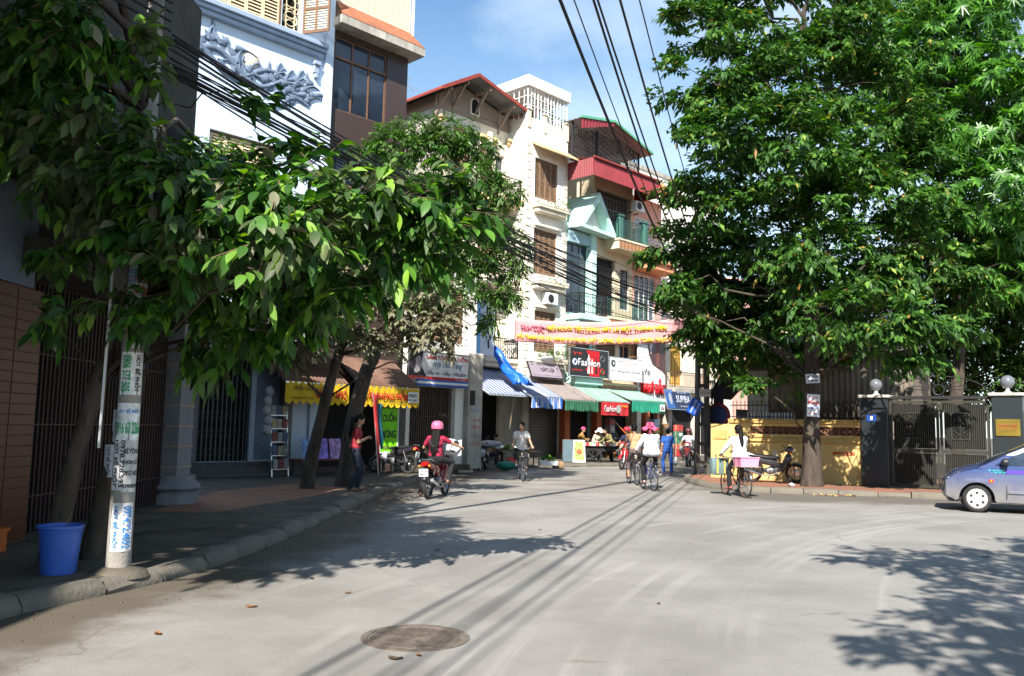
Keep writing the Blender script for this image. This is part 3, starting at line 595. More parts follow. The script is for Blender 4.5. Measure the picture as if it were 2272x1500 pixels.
for i in range(44): x=.05+i*.13; g.beam((x,-.3,15.25),(x,-.3,17.1-.0),.022); 
for i in range(12): g.torus((.3+i*.47,-.3,16.75),(0,1,0),.2,.013,12,4)
for z in(15.9,16.5): g.beam((0,-.3,z),(5.7,-.3,z),.03)
for x in(0,2.0,3.9,5.7): g.beam((x,-.3,15.1),(x,-.3,17.2),.09)
for i in range(16): g.beam((5.7,-.3+i*.25,15.2),(5.7,-.3+i*.25,16.6),.022)
b.part(g,'terrace_cage',m_blackiron); b.part(MB().box(.3,5.6,1.2,1.25,15.0,16.1),'terrace_wall',m_white)
g=MB(); rw=[]
for i in(0,1,2):
    rw.append([Vector(((-.2,2.6,6.1)[i],-1.0+j*.1,(17.15,17.65,16.75)[i]+.02*math.sin(j*2))) for j in range(60)])
g.grid(rw); solid(b.part(g,'roof',m_greytin),.03)
b.part(MB().beam((-.2,-1.02,17.2),(2.6,-1.02,17.7),.07,.12).beam((2.6,-1.02,17.7),(6.1,-1.02,16.8),.07,.12),'roof_edge',m_green)
g=MB(); k=44; g.grid([[Vector((-.2+2.8*j/k,-1.0+.02*math.sin(j*1.6),16.6+.0*j)) for j in range(k+1)],[Vector((-.2+2.8*j/k,-1.0+.02*math.sin(j*1.6),17.15+.5*j/k)) for j in range(k+1)]]); 
for i in range(k+1):
    v=g.v[i]; g.v[i]=(v[0],v[1],16.6+.85*i/k)
b.part(g,'gable_sheet',m_redsheet)
# pink house
b=Bld('pink_house','pink house with orange tiled roof and white glazed balcony doors',PB,5.72)
b.wall(5.72,8.55,0,14.6,[(6.0,7.5,11.4,13.5),(5.95,7.9,7.6,10.2),(6.0,8,4.6,6.6),(6.0,8.2,.15,3.1)],m_pink,.1,.3,body=11)
b.glazing(6.0,7.5,11.4,13.5,3,3,m_white,mat('pale glass',(.3,.33,.35),.1,spec=.8),.16,.08); b.glazing(5.95,7.9,7.6,10.2,4,3,m_white,m_glass,.16,.07); b.shutters(6,8,4.6,6.6,3,m_white,m_glass,.15)
b.part(MB().box(6.0,8.2,.36,.4,.15,3.1),'shop_opening',m_dark)
for z in(10.75,6.9):
    b.part(MB().cbox(5.75,8.7,-1.1,.098,z,z+.18,.03).cbox(5.8,8.6,-.95,.098,z-.4,z,.06),'balcony_slab',m_orange); b.railing(5.85,8.6,z+.18,z+1.2,-1.0,.1,mat('blue grey iron',(.16,.2,.24),.5),.16,scroll=True)
rw=[]
rf=b.part(MB().add([(5.5,.4,15.95),(8.7,.4,15.95),(9.0,-1.3,14.75),(5.2,-1.3,14.75)],[(0,3,2,1)]).box(5.25,8.95,-1.3,-1.2,14.5,14.75),'roof',m_orange)
for r in range(6):
    for i in range(18):
        t0,t1=r/6,(r+1)/6; xa=5.2+.3*(1-t0)*0; w=3.8/18
        yA,zA=-1.34+1.7*t0,14.8+1.2*t0; yB,zB=-1.34+1.7*t1,14.86+1.2*t1; xx=5.2+.3*t0+(3.8-.6*t0)*i/18; ww=(3.8-.6*t0)/18*.94
        g=MB(); g.grid([[Vector((xx+ww*k/4,yA-.0,zA+.035*math.sin(math.pi*k/4)+.02)) for k in range(5)],[Vector((xx+ww*k/4,yB,zB+.035*math.sin(math.pi*k/4)-.02)) for k in range(5)]]); b.part(g,'roof_tile',m_rooft,rf)
acp=thing('air_conditioner','white air conditioner box under the red awning of the tile balcony house','air conditioner',PB+U*5.35+NF*.55+Vector((0,0,13.45)),ANG)
MB().cbox(-.42,.42,-.17,.17,0,.56,.02).build('case',m_plastic_w,acp); MB().lathe([(.2,0),(.2,.02)],18,o=(-.12,-.172,.28),ax=(0,-1,0)).build('fan_grille',m_blackiron,acp); MB().box(-.3,-.25,.17,.5,-.05,0).box(.25,.3,.17,.5,-.05,0).build('bracket',m_blackiron,acp)
# tall blank building behind
b=Bld('blank_white_building','tall blank pale building rising behind the pink house',PB,8.3,'building')
b.part(MB().box(8.3,20,3.0,14,0,17.8),'wall',m_white); b.part(MB().box(8.25,20.05,2.94,14.05,17.8,18.05),'parapet',m_stain)
b.part(MB().beam((9.5,2.9,0),(9.5,2.9,17.5),.12).beam((12.5,2.9,0),(12.5,2.9,17.5),.1),'drain_pipe',m_wiron)
# yellow door house
b=Bld('yellow_door_house','low cream house with tall ochre doors above a dark shop',PB,8.75)
b.wall(8.75,12.2,0,7.6,[(9.4,10.7,4.2,6.5),(9,12,.15,2.9)],m_cream,.05,.3,body=2.6)
w=b.part(MB().box(9.4,10.7,.2,.26,4.2,6.5),'upper_door',mat('ochre door',(.55,.33,.06),.7,.2,4))
for i in range(4):
    for k in range(3): b.part(MB().cbox(9.45+i*.31,9.7+i*.31,.17,.2,4.3+k*.73,4.95+k*.73,.02),'panel',mat('ochre door',(0,0,0)),w)
b.part(MB().box(9,12,.3,.33,.15,2.9),'shop_opening',m_dark); b.part(MB().box(8.8,12.2,-.7,.05,3.75,4.0),'balcony_slab',m_stain); b.railing(8.9,12.1,4.0,4.9,-.6,.05,mat('rust iron',(.12,.06,.03),.8),.12)
# houses going on down the street behind the trees
for i,(s0,s1,h,c,t) in enumerate([(12.3,16.4,9.5,m_cream,'cream'),(16.5,20.5,11.5,m_pink,'pink'),(20.6,25,8.5,m_white,'white'),(25.1,30,12,m_yellow,'yellow')]):
    b=Bld('shop_house','plain %s shop house half hidden behind the trees down the street'%t,PB,s0)
    ops=[(s0+.4,s1-.4,.15,3.0)]+[(s0+.6+k*1.7,s0+1.6+k*1.7,z,z+1.7) for z in np.arange(4.2,h-1.8,3.3) for k in range(2)]
    b.wall(s0,s1,0,h,ops,c,.05,.3,body=2.6 if s1<21 else 9)
    for o_ in ops[1:]: b.shutters(*o_[:4],2,m_shut,m_shut2,.12)
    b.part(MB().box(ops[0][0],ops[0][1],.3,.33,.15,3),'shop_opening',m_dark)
# ---------------------------------------------------------------- near row on the left
m_shadew=mat('shade dimmed white paint',(.17,.17,.18),.8,.1,2,.1,40,dirt=.4)  # white paint dimmed in colour to stand in for shade on the pillars
m_bluew=mat('pale blue render',(.56,.66,.8),.8,.05,1.5,.1,60,dirt=.2,dcol=(.4,.45,.52))
m_bluet=mat('blue grey trim',(.3,.38,.5),.75,.12,3)
m_relief=mat('blue grey relief',(.13,.175,.25),.75,.2,5,.2)
m_brownf=mat('brown frame',(.16,.085,.05),.6,.15,6)
m_louv=mat('cream louvre',(.72,.58,.36),.6,.06,6)
m_gran=mat('brown granite',(.06,.04,.036),.3,.45,60,.02,spec=.5)
m_gridgate=mat('grey steel gate',(.13,.13,.135),.5,.15,5,metal=.4)
b=Bld('dragon_relief_house','pale blue house with grey dragon relief, brown shutters and cream louvres',PA,-11.3)
ops=[(-10.15,-8.55,.5,3.45),(-10.2,-8.2,7.4,9.5),(-10.4,-8.2,13.1,15.6),(-8.2,-7.55,13.1,15.6)]
b.wall(-11.3,-6.42,0,16.6,ops,m_bluew,0,.28,body=11)
def foldgate(b,x0,x1,z0,z1,m,y=.1,step=.13):
    g=MB(); k=int((x1-x0)/step)
    for i in range(k+1): x=x0+(x1-x0)*i/k; g.beam((x,y,z0),(x,y,z1),.026,.03)
    rows=6
    for r in range(rows):
        a=z0+(z1-z0)*(r+.25)/rows; c=a+(z1-z0)/rows*.55
        for i in range(0,k-1,2):
            xa=x0+(x1-x0)*i/k; xb=x0+(x1-x0)*(i+2)/k; g.beam((xa,y-.02,a),(xb,y-.02,c),.016,.005); g.beam((xa,y-.026,c),(xb,y-.026,a),.016,.005)
    g.box(x0,x1,y-.02,y+.03,z1,z1+.06); o=b.part(g,'folding_gate',m); b.part(MB().box(x0,x1,y+.1,y+.12,z0,z1),'gate_backing',m_dark,o,); return o  # near-black sheet fills the opening behind the gate
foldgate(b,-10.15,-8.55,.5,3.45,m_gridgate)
b.shutters(-10.2,-8.2,7.4,9.5,4,m_brownf,m_louv,.08); b.shutters(-10.4,-8.2,13.1,15.6,4,m_brownf,m_louv,.05,.1)
g=MB().box(-8.2,-7.55,.24,.27,13.1,15.6); b.part(g,'recess',m_dark)
g=MB()
for x in(-8.17,-8.02,-7.72,-7.58): g.beam((x,.1,13.1),(x,.1,15.6),.022)
for z in np.arange(13.2,15.5,.34):
    g.torus((-7.87,.1,z+.12),(0,1,0),.15,.014,14,4); g.torus((-8.05,.1,z+.25),(0,1,0),.07,.012,10,4); g.torus((-7.68,.1,z+.25),(0,1,0),.07,.012,10,4); g.beam((-8.2,.1,z),(-7.55,.1,z),.018)
g.torus((-7.87,.09,13.5),(0,1,0),.22,.016,16,4); b.part(g,'window_grille',m_louv)
# open shutter leaf swung out on its hinge
sh=b.part(MB().box(0,.06,-.02,.02,0,2.45).box(.82,.88,-.02,.02,0,2.45).box(.06,.82,-.02,.02,0,.09).box(.06,.82,-.02,.02,2.36,2.45).box(.06,.82,-.02,.02,.72,.8).box(.41,.47,-.018,.018,.09,2.36),'open_shutter',m_brownf)
sh.location=(-7.5+11.3,-.02,13.13); sh.rotation_euler.z=-R_(62)
g=MB()
for lo,hi in((.09,.72),(.8,2.36)):
    k=int((hi-lo)/.075)
    for j in range(k): z=lo+(j+.5)*(hi-lo)/k; g.add([(.06,-.014,z-.02),(.82,-.014,z-.02),(.82,.014,z+.022),(.06,.014,z+.022)],[(0,1,2,3)])
g.build('louvres',m_louv,sh)
c=b.part(MB().cbox(-11.35,-6.75,-.34,-.002,12.82,12.98,.02).cbox(-11.32,-6.78,-.26,-.003,12.7,12.818,.02).cbox(-11.3,-6.8,-.18,-.004,12.56,12.698,.02),'cornice',m_bluet)
for x in(-11.0,-7.0): b.part(MB().cbox(x-.12,x+.12,-.16,-.003,12.3,12.42,.02).cbox(x-.1,x+.1,-.1,-.003,12.05,12.298,.02).cbox(x-.06,x+.06,-.12,-.003,11.9,12.048,.02),'corbel',m_bluet)
b.part(MB().cbox(-6.72,-6.43,-.12,-.002,.3,16.6,.02),'pilaster',m_bluew); b.part(MB().cbox(-11.29,-11.05,-.1,-.002,.3,16.6,.02),'pilaster',m_bluew)
# carved dragon among flame clouds: overlapping flame tongues, coils and a sun disc
g=MB(); rr=random.Random(5)
def flame(cx,cz,L,w,a,th):
    P=[]; n=10
    for i in range(n+1):
        t=i/n; bend=.55*math.sin(t*2.4); x=cx+L*t*math.cos(a)+bend*L*.3*-math.sin(a); z=cz+L*t*math.sin(a)+bend*L*.3*math.cos(a); ww=w*(1-t)**.7*(1+.35*math.sin(t*9)); px,pz=-math.sin(a+bend*.5),math.cos(a+bend*.5)
        P.append([(x-px*ww,-.005,z-pz*ww),(x-px*ww*.6,-th,z-pz*ww*.6),(x,-th*1.25,z),(x+px*ww*.6,-th,z+pz*ww*.6),(x+px*ww,-.005,z+pz*ww)])
    g.grid(P)
for k in range(74):
    t=rr.random(); x=-10.9+3.9*t; zc=11.6+.28*math.sin(t*5.2+1)-.25*t; z=zc+rr.uniform(-.42,.42)
    if (x+9.1)**2+((z-11.8))**2<.13: continue
    a=rr.choice([rr.uniform(.7,2.6),rr.uniform(.2,1.4),rr.uniform(2.8,3.6),rr.uniform(-.6,.2)]); flame(x,z,rr.uniform(.3,.7)*(1 if t<.85 else .8),rr.uniform(.07,.15),a,rr.uniform(.05,.11))
for ph in(0,1.9):     # coiling body
    P=[]
    for i in range(40):
        t=i/39; P.append((-10.8+3.6*t,-.05,11.5+.3*math.sin(t*9+ph)-.2*t))
    g.tube(P,[.1*(1-.55*i/39) for i in range(40)],8)
for i in range(5): flame(-8.3+.28*i,11.5-.05*i,.55,.1,1.2-.25*i,.09)
g.v=[(x,y*.6,z) for x,y,z in g.v]; rel=b.part(g,'dragon_relief',m_relief,None,True,60); b.part(MB().lathe([(.0,.06),(.2,.05),(.27,.0)],24,o=(-9.1,-.0,11.8),ax=(0,-1,0)),'sun_disc',m_cream,rel,True)
b.part(MB().cbox(-8.4,-7.7,-.03,-.002,.55,3.3,.01),'side_panel',mat('slate blue panel',(.2,.26,.36),.6)); b.part(MB().cbox(-7.68,-7.4,-.3,-.002,.13,3.6,.02),'shop_pillar',m_shadew); b.part(MB().cbox(-10.42,-10.17,-.2,-.002,.13,3.7,.02),'shop_pillar',m_shadew)
for i in range(3): b.part(MB().cbox(-10.9,-7.0,-.35-.33*(2-i),-.003 if i==2 else -.02-.33*(1-i),.13,.25+.12*i,.015),'step',mat('dark step stone',(.08,.075,.07),.6,.2,8))
b.part(MB().box(-11.3,-6.42,-1.7,-.002,3.75,3.95).box(-11.3,-6.42,-1.7,-1.65,3.95,4.3),'entrance_canopy',m_stain)  # canopy depth extended to darken the shopfront below
# glass and granite house
b=Bld('glass_granite_house','narrow house with dark window wall, granite column and cream tiled parapet',PA,-6.4)
b.wall(-6.4,-3.45,0,14.0,[(-6.3,-4.3,11.2,13.55),(-6.2,-3.7,7.6,10.2),(-6.25,-3.6,.3,2.9)],m_gran,.02,.28,body=11)
b.glazing(-6.3,-4.3,11.2,13.55,3,1,m_brownf,m_glass,.08,.05); b.part(MB().box(-6.3,-4.3,.05,.12,12.85,12.92),'transom',m_brownf); b.glazing(-6.2,-3.7,7.6,10.2,3,2,m_brownf,m_glass,.08)
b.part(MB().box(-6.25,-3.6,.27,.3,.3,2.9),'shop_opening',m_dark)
b.part(MB().box(-6.5,-3.2,-.55,6,13.72,13.98),'eave_slab',m_stain)
b.part(MB().add([(-6.5,-.56,13.985),(-3.2,-.56,13.985),(-3.45,-.05,14.6),(-6.4,-.05,14.6)],[(0,1,2,3)]).add([(-3.2,-.56,13.985),(-3.2,6,13.985),(-3.45,6,14.6),(-3.45,-.05,14.6)],[(0,1,2,3)]),'skirt_roof',mat('rust roof tile',(.33,.12,.06),.85,.25,8,.3,dirt=.5))
m_ptile=mat('cream wall tile',(.78,.6,.45),.5,.05,3)
pw=b.part(MB().box(-6.4,-3.45,-.04,8,14.0,16.0),'parapet',flat('tile joint',(.45,.33,.25)))
for i in range(12):
    for k in range(10):
        a=-6.4+i*2.95/12; z=14.6+k*.14; b.part(MB().box(a+.006,a+2.95/12-.006,-.046,-.0405,z+.005,z+.135),'wall_tile',m_ptile,pw)
for k in range(10):
    for i in range(6): b.part(MB().box(-3.4495,-3.444,.05+i*.5,.54+i*.5,14.605+k*.14,14.735+k*.14),'wall_tile',m_ptile,pw)
b.part(MB().box(-6.45,-3.3,-.2,8.2,16.02,16.14),'roof_edge',m_redtrim); b.part(MB().beam((-3.38,-.08,14.5),(-3.38,-.08,15.9),.07),'drain_pipe',m_wiron)
# hairdresser's narrow house
b=Bld('hair_salon_house','narrow pale house with brown folding gate under the white salon board',PA,-3.05)
b.wall(-3.05,0,0,7.2,[(-2.9,-1.05,.3,2.85),(-2.7,-.6,4.4,6.3)],m_white,0,.28,body=11)
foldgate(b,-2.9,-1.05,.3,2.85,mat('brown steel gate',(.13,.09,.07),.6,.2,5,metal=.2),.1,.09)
b.shutters(-2.7,-.6,4.4,6.3,3,m_shut,m_shut2,.08)
b.part(MB().cbox(-1.03,-.72,-.12,-.002,.13,2.9,.02),'shop_pillar',m_white); b.part(MB().cbox(-.55,.12,-.28,-.002,.13,4.1,.03),'shop_pillar',m_stain); b.part(MB().box(-.5,-.28,-.31,-.285,2.3,2.8),'meter_box',m_blackiron)
b.part(MB().cbox(-3.0,-.6,-.5,-.003,.13,.3,.02),'step',m_conc)
g=MB(); 
for i in range(3): g.box(-2.95,-.75,-.42+.0,-.05,2.86+.07*i,2.93+.07*i,i%2)
b.part(g,'rolled_awning',[mat('blue canvas',(.05,.14,.42),.7),m_plastic_w])
for i,(z,c,tx) in enumerate([(2.05,(.3,.4,.6),'KHOAN'),(1.75,(.5,.12,.1),'CẮT BÊ'),(1.5,(.5,.12,.1),'TÔNG'),(1.2,(.25,.25,.3),'0912 533'),(.95,(.5,.12,.1),'HÚT BỂ')]):
    text(b.root,tx,.42,.13,flat('stencil %d'%i,c,.8),(-.42+3.05,-.284,z),.002)
# near house at the left edge: tiled pier, blue column, tin eave, dark folding gate
m_shadew=mat('shade dimmed white paint',(.42,.42,.43),.8,.1,2,.1,40,dirt=.4); m_nearw=mat('shade dark stained render',(.05,.046,.04),.9,.3,1.5,.3,30,dirt=.6); m_nearb=mat('shade dimmed blue render',(.12,.14,.17),.85,.1,2)  # near-house renders and pier tiles darkened in colour to stand in for deep shade
hz=thing('near_shop_house','dark shop house at left edge with brown tiled pier, tin eave and folding gate','house',(-5.9,0,0))
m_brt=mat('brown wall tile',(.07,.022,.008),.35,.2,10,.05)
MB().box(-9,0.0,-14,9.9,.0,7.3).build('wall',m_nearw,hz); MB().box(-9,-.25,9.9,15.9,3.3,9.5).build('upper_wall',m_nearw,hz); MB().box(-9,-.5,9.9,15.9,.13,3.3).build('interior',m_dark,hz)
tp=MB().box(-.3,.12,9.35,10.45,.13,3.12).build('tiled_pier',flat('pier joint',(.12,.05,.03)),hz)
for k in range(24): 
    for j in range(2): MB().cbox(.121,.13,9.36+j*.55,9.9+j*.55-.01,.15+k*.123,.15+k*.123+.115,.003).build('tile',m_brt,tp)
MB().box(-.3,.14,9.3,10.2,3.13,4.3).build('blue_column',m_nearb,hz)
rw=[[Vector((x,9+j*.05,z+.015*math.sin(j*3.1))) for j in range(60)] for x,z in((-.2,4.75),(1.3,4.2))]
g=MB().grid(rw); solid(g.build('tin_eave',m_greytin,hz),.01); MB().beam((1.3,9,4.19),(1.3,12,4.19),.05,.05).build('eave_edge',m_steel,hz)
g=MB()
for i in range(44): y=10.5+i*.104; g.beam((-.15,y,.15),(-.15,y,3.3),.03)
for z in(.6,1.5,2.4): g.beam((-.13,10.5,z),(-.13,15.1,z),.02)
g.build('folding_gate',mat('dark brown gate',(.035,.02,.017),.6,.2,4),hz)
g=MB().box(-.5,.1,15.1,15.75,.13,4.0); pz=g.build('white_pillar',m_shadew,hz)
for k in range(8): MB().box(.1,.115,15.08,15.77,.75+k*.36,.78+k*.36).box(-.5,.1,15.085,15.1,.75+k*.36,.78+k*.36).build('groove',m_brownw,pz)
MB().lathe([(.48,.13),(.48,.3),(.42,.34),(.5,.4),(.46,.48),(.4,.52),(.4,.62)],20,o=(-.1,15.42,0)).build('pillar_base',m_shadew,hz,True)
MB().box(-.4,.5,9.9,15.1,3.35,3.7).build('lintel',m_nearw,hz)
for i in range(4): MB().box(-.3,-.24,10.2+i*1.4,11.2+i*1.4,5,6.8).build('window',m_dark,hz)
# house opposite side row continues behind the camera, on the left
nb=thing('rear_shop_house','grey shop house wall further down the left side','house',(-7.2,-16,0)); MB().box(-8,0,-14,0,0,8.5).build('wall',m_stain,nb); MB().box(-.02,.05,-12,-2,4,6).build('window',m_glass,nb)
# ---------------------------------------------------------------- awnings
def awning(P,label,s0,s1,ya,za,yb,zb,mats,val=None,valm=None,stripes=None,sag=.0,pitch=.12,amp=.012,group=None,sc=8,hang=.5,pole=True):
    a=thing('shop_awning',label,'awning',P+U*s0,ANG,group); off=(-s0,0,0)
    sh=corrugate(s0,s1,ya,za,yb,zb,pitch,amp,nrow=4,sag=sag,stripes=stripes).build('sheet',mats,a,True,60,loc=off); solid(sh,.012)
    if hang: scallop(s0,s1,yb-.02,zb-hang,zb+.0,sc,.1).build('valance',valm or mats,a,True,loc=off)
    g=MB().beam((s0,yb,zb-.03),(s1,yb,zb-.03),.04).beam((s0,ya,za-.03),(s0,yb,zb-.03),.03).beam((s1,ya,za-.03),(s1,yb,zb-.03),.03)
    for x in(s0+.05,s1-.05): g.beam((x,0,zb-.35),(x,yb*.75,zb+(za-zb)*.25-.03),.025)
    g.build('frame',m_steel,a,loc=off); return a
m_yel=mat('yellow canvas',(.62,.4,.015),.75,.12,3,.1); m_brnc=mat('brown canvas',(.15,.085,.06),.85,.3,2,.1)
m_redtx=flat('red paint',(.55,.03,.02)); m_blk=flat('black paint',(.02,.02,.022)); m_wtx=flat('white paint',(.8,.8,.8)); m_ytx=flat('yellow paint',(.8,.5,.005)); m_bltx=flat('blue paint',(.03,.1,.45)); m_gtx=flat('green paint',(.02,.32,.08)); m_puptx=flat('purple paint',(.12,.04,.2))
a1=awning(PA,'yellow lettered awning with brown top, left of the leaning trunk',-8.35,-6.3,0,3.6,-1.4,2.7,m_brnc,valm=m_yel,hang=.62,sc=9)
a2=awning(PA,'yellow lettered awning with brown top, right of the leaning trunk',-5.85,-3.7,0,3.6,-1.4,2.7,m_brnc,valm=m_yel,hang=.62,sc=9)
def lab(a,s0,st,x,z,w,h,m,y,bold=.02,shear=0,ext=.004): return text(a,st,w,h,m,(x-s0,y,z),ext,bold=bold,shear=shear)
lab(a1,-8.35,'Kiều Giang',-8.1,2.43,.75,.2,m_blk,-1.46,0,.35); lab(a1,-8.35,'SÁCH - BÁO',-7.4,2.27,1.0,.3,m_redtx,-1.46,.03); lab(a1,-8.35,'15 ĐOÀN KẾ THIỆN',-8.2,2.21,.7,.1,m_blk,-1.46,0)
lab(a2,-5.85,'VĂN PHÒNG PHẨM',-5.8,2.3,1.62,.32,m_redtx,-1.46,.03); lab(a2,-5.85,'ĐT : 8371909',-4.85,2.21,.6,.07,m_blk,-1.46,0)
bx=MB().box(1.68,2.08,-1.462,-1.458,2.25,2.57); o=bx.build('price_card',m_plastic_w,a2); lab(a2,-5.85,'PHOTO',-4.13,2.41,.3,.1,m_blk,-1.47,.02); lab(a2,-5.85,'IN - SAO',-4.13,2.29,.3,.07,m_blk,-1.47,0)
m_bw=[mat('white stripe canvas',(.42,.44,.5),.7,.1,3),mat('blue stripe canvas',(.07,.11,.25),.7,.1,3)]
m_val=[mat('white stripe canvas',(0,0,0)),mat('bright blue canvas',(.03,.13,.5),.7,.1,3)]
aw=awning(PB,'grey blue striped awning above the vegetable stall',-7.1,-4.75,.9,4.35,-1.9,2.95,m_bw,stripes=.12,hang=0,group=None)
aw=awning(PB,'blue and white striped awning with striped valance over closed shop',-4.7,-2.6,.9,4.3,-2.1,2.95,m_bw,stripes=.12,hang=0)
g=scallop(-4.7,-2.62,-2.13,2.42,2.93,9,.06,.05,96); 
for r in range(2):
    for j in range(96): g.m[r*96+j]=(j//3)%2
g.build('valance',m_val,aw,True,loc=(4.7,0,0))
m_brs=mat('faded brown canvas',(.27,.23,.21),.8,.15,2); m_grs=mat('pale green canvas',(.27,.42,.33),.75,.12,2,dirt=.2); m_grv=mat('green canvas',(.02,.26,.16),.7,.2,3,.1)
aw=awning(PB,'faded brown awning with ragged green valance',-2.55,-.1,0,3.9,-2.2,2.88,[m_brs,mat('faded brown canvas b',(.2,.165,.15),.8,.15,2)],valm=mat('ragged green canvas',(.03,.13,.07),.85,.5,9,.2,stretch=(1,1,.2)),stripes=.13,hang=.52,sc=12)
aw=awning(PB,'pale green awning with red lettered banner hung below',-.05,2.45,0,3.85,-2.2,2.9,[m_grs,mat('pale green canvas b',(.19,.32,.25),.75,.12,2)],stripes=.13,hang=0,valm=m_grv)
aw4=awning(PB,'pale green awning with bright green scalloped valance',2.6,5.5,0,3.8,-2.2,3.05,[m_grs,mat('pale green canvas b',(0,0,0))],valm=m_grv,stripes=.13,hang=.62,sc=18)
MB().box(2.4,2.85,-2.262,-2.256,2.55,2.9).build('price_card',m_plastic_w,aw4); lab(aw4,2.6,'SỮA',5.06,2.61,.32,.2,m_blk,-2.268,.03)
tag(scallop(0,2.15,0,-.65,0,3,.02,.03,40).build('cloth_banner',mat('red cloth',(.55,.03,.035),.7,.15,3),None,True),'red cloth banner reading Fashion hung under pale green awning','banner')
cb=bpy.data.objects['cloth_banner']; cb.location=PB+U*.05+NF*2.28+Vector((0,0,2.88)); cb.rotation_euler.z=ANG
text(cb,'Fashion',1.0,.3,m_wtx,(.15,-.05,-.48),.003,shear=.3,bold=.01); text(cb,'THỜI TRANG',.6,.12,m_ytx,(1.45,-.05,-.22),.003); MB().lathe([(.2,0),(.2,.004)],20,o=(1.3,-.05,-.33),ax=(0,-1,0)).build('emblem',flat('grey emblem',(.35,.38,.35)),cb)
# blue tarpaulin bunched above the striped awnings
rw=[]; rr=random.Random(3)
for i in range(15):
    t=i/14; w=.25+.95*t**1.1; row=[]
    for j in range(16): q=j/15-.5; row.append(Vector((.5*t+w*q+.06*math.sin(5*t+j),-1.75*t+.14*math.sin(j*1.7+3*t)*(1-.3*t)-.1,-1.85*t+.09*math.cos(j*2.1+4*t)+.1*math.sin(9*t)+.12)))
    rw.append(row)
tp=MB().grid(rw).build('blue_tarpaulin',mat('blue tarpaulin',(.015,.13,.6),.4,.2,4,.3,9),None,True,80); tp.location=PB+U*-5.3-NF*.1+Vector((0,0,5.15)); tp.rotation_euler.z=ANG; solid(tp,.01); tag(tp,'bunched bright blue tarpaulin slung over the striped awnings','tarpaulin')
# ---------------------------------------------------------------- sign boards
def board(label,P,s0,s1,z0,z1,y,m,tilt=0,frame=None,name='shop_sign',th=.07):
    r=thing(name,label,'sign',P+U*s0-NF*y+Vector((0,0,z0)),ANG); r.rotation_euler=(tilt,0,ANG)
    MB().cbox(0,s1-s0,0,th,0,z1-z0,.008).build('panel',m,r)
    if frame: 
        w,h=s1-s0,z1-z0; MB().box(-.03,w+.03,-.01,th,-.03,0).box(-.03,w+.03,-.01,th,h,h+.03).box(-.03,0,-.01,th,0,h).box(w,w+.03,-.01,th,0,h).build('frame',frame,r)
    return r
s=board('white salon board with dark portrait, red and blue lettering',PA,-3.3,-.7,3.05,3.95,-.35,m_plastic_w,R_(4),m_steel)
MB().box(0,2.6,-.006,-.002,0,.12).build('red_strip',m_redtx,s)
MB().prism([(0,.125),(.75,.125),(.5,.45),(.55,.9),(0,.9)],-.006,-.002).build('portrait_ground',flat('dark print',(.03,.03,.04)),s)
MB().prism([(.3,.2),(.48,.3),(.5,.5),(.48,.72),(.36,.8),(.25,.7),(.27,.5),(.2,.2)],-.01,-.007).build('portrait',flat('grey print',(.35,.33,.34)),s)
text(s,'LÀM TÓC ÉP - UỐN',1.85,.2,m_redtx,(.7,-.004,.68),.003,bold=.03); text(s,'Hợp Thời Trang',1.3,.26,flat('teal paint',(.02,.16,.28)),(1.0,-.004,.39),.003,shear=.3,bold=.012); text(s,'Uốn mi - Hấp - Nhuộm',1.75,.2,m_puptx,(.75,-.004,.15),.003,bold=.015); text(s,'ĐC : 13 ĐOÀN KẾ THIỆN',.75,.06,m_wtx,(.06,-.008,.03),.002); text(s,'ĐT: 04. 8370522',.45,.05,m_wtx,(2.05,-.008,.03),.002)
s=board('tilted grey purple board reading CÁT LỢI',PB,-3.2,-1.0,3.95,4.72,-.75,mat('grey purple board',(.3,.25,.29),.5,.1,2),R_(-24),m_blk); text(s,'CÁT LỢI',.95,.28,m_blk,(.75,-.004,.25),.003,bold=.04); text(s,'NHÀ MAY',.7,.1,m_blk,(.55,-.004,.62),.002); MB().torus((.25,-.005,.68),(0,1,0),.08,.012,16,4).build('emblem',m_blk,s); text(s,'ĐC : ĐOÀN KẾ THIỆN - ĐT : 7567890',1.9,.06,m_blk,(.15,-.004,.06),.002)
MB().ball((1.25,-.15,.9),(.5,.25,.1),14,6).build('cover_sheet',m_plastic_w,s,True)
s=board('black and red board reading Fashion with white figures',PB,-.62,2.4,4.15,5.5,-.85,flat('black board',(.012,.012,.014),.3),0,m_steel)
MB().prism([(1.55,0.02),(2.3,.02),(2.3,1.3),(1.25,1.3),(1.6,.75),(1.2,.35)],-.006,-.002).build('red_field',flat('red field',(.55,.01,.015)),s)
text(s,'TỰ TIN',.75,.2,m_redtx,(.15,-.004,.98),.003,bold=.03); text(s,'Fashion',1.75,.36,m_wtx,(.62,-.01,.5),.003,bold=.02); text(s,'QUẦN ÁO',.8,.18,m_redtx,(.15,-.004,.2),.003,bold=.02)
MB().torus((.37,-.006,.66),(0,1,0),.13,.05,20,6).build('emblem',[flat('emblem white',(.5,.6,.75))],s)
for x,h,c in((1.45,.95,m_wtx),(1.72,.75,flat('pale print',(.6,.45,.4))),(2.05,.8,m_blk)):
    MB().prism([(x-.1,.15),(x+.09,.15),(x+.06,.15+h*.55),(x+.11,.15+h*.8),(x+.03,.15+h*.84),(x+.04,.15+h),(x-.05,.15+h),(x-.04,.15+h*.84),(x-.11,.15+h*.78),(x-.06,.15+h*.5)],-.0085,-.0065).build('printed_figure',c,s)
for z in(.95,.3): MB().torus((2.55,-.006,z),(0,1,0),.15,.02,18,4).build('ring_mark',m_redtx if z<.5 else flat('grey ring',(.15,.16,.17)),s)
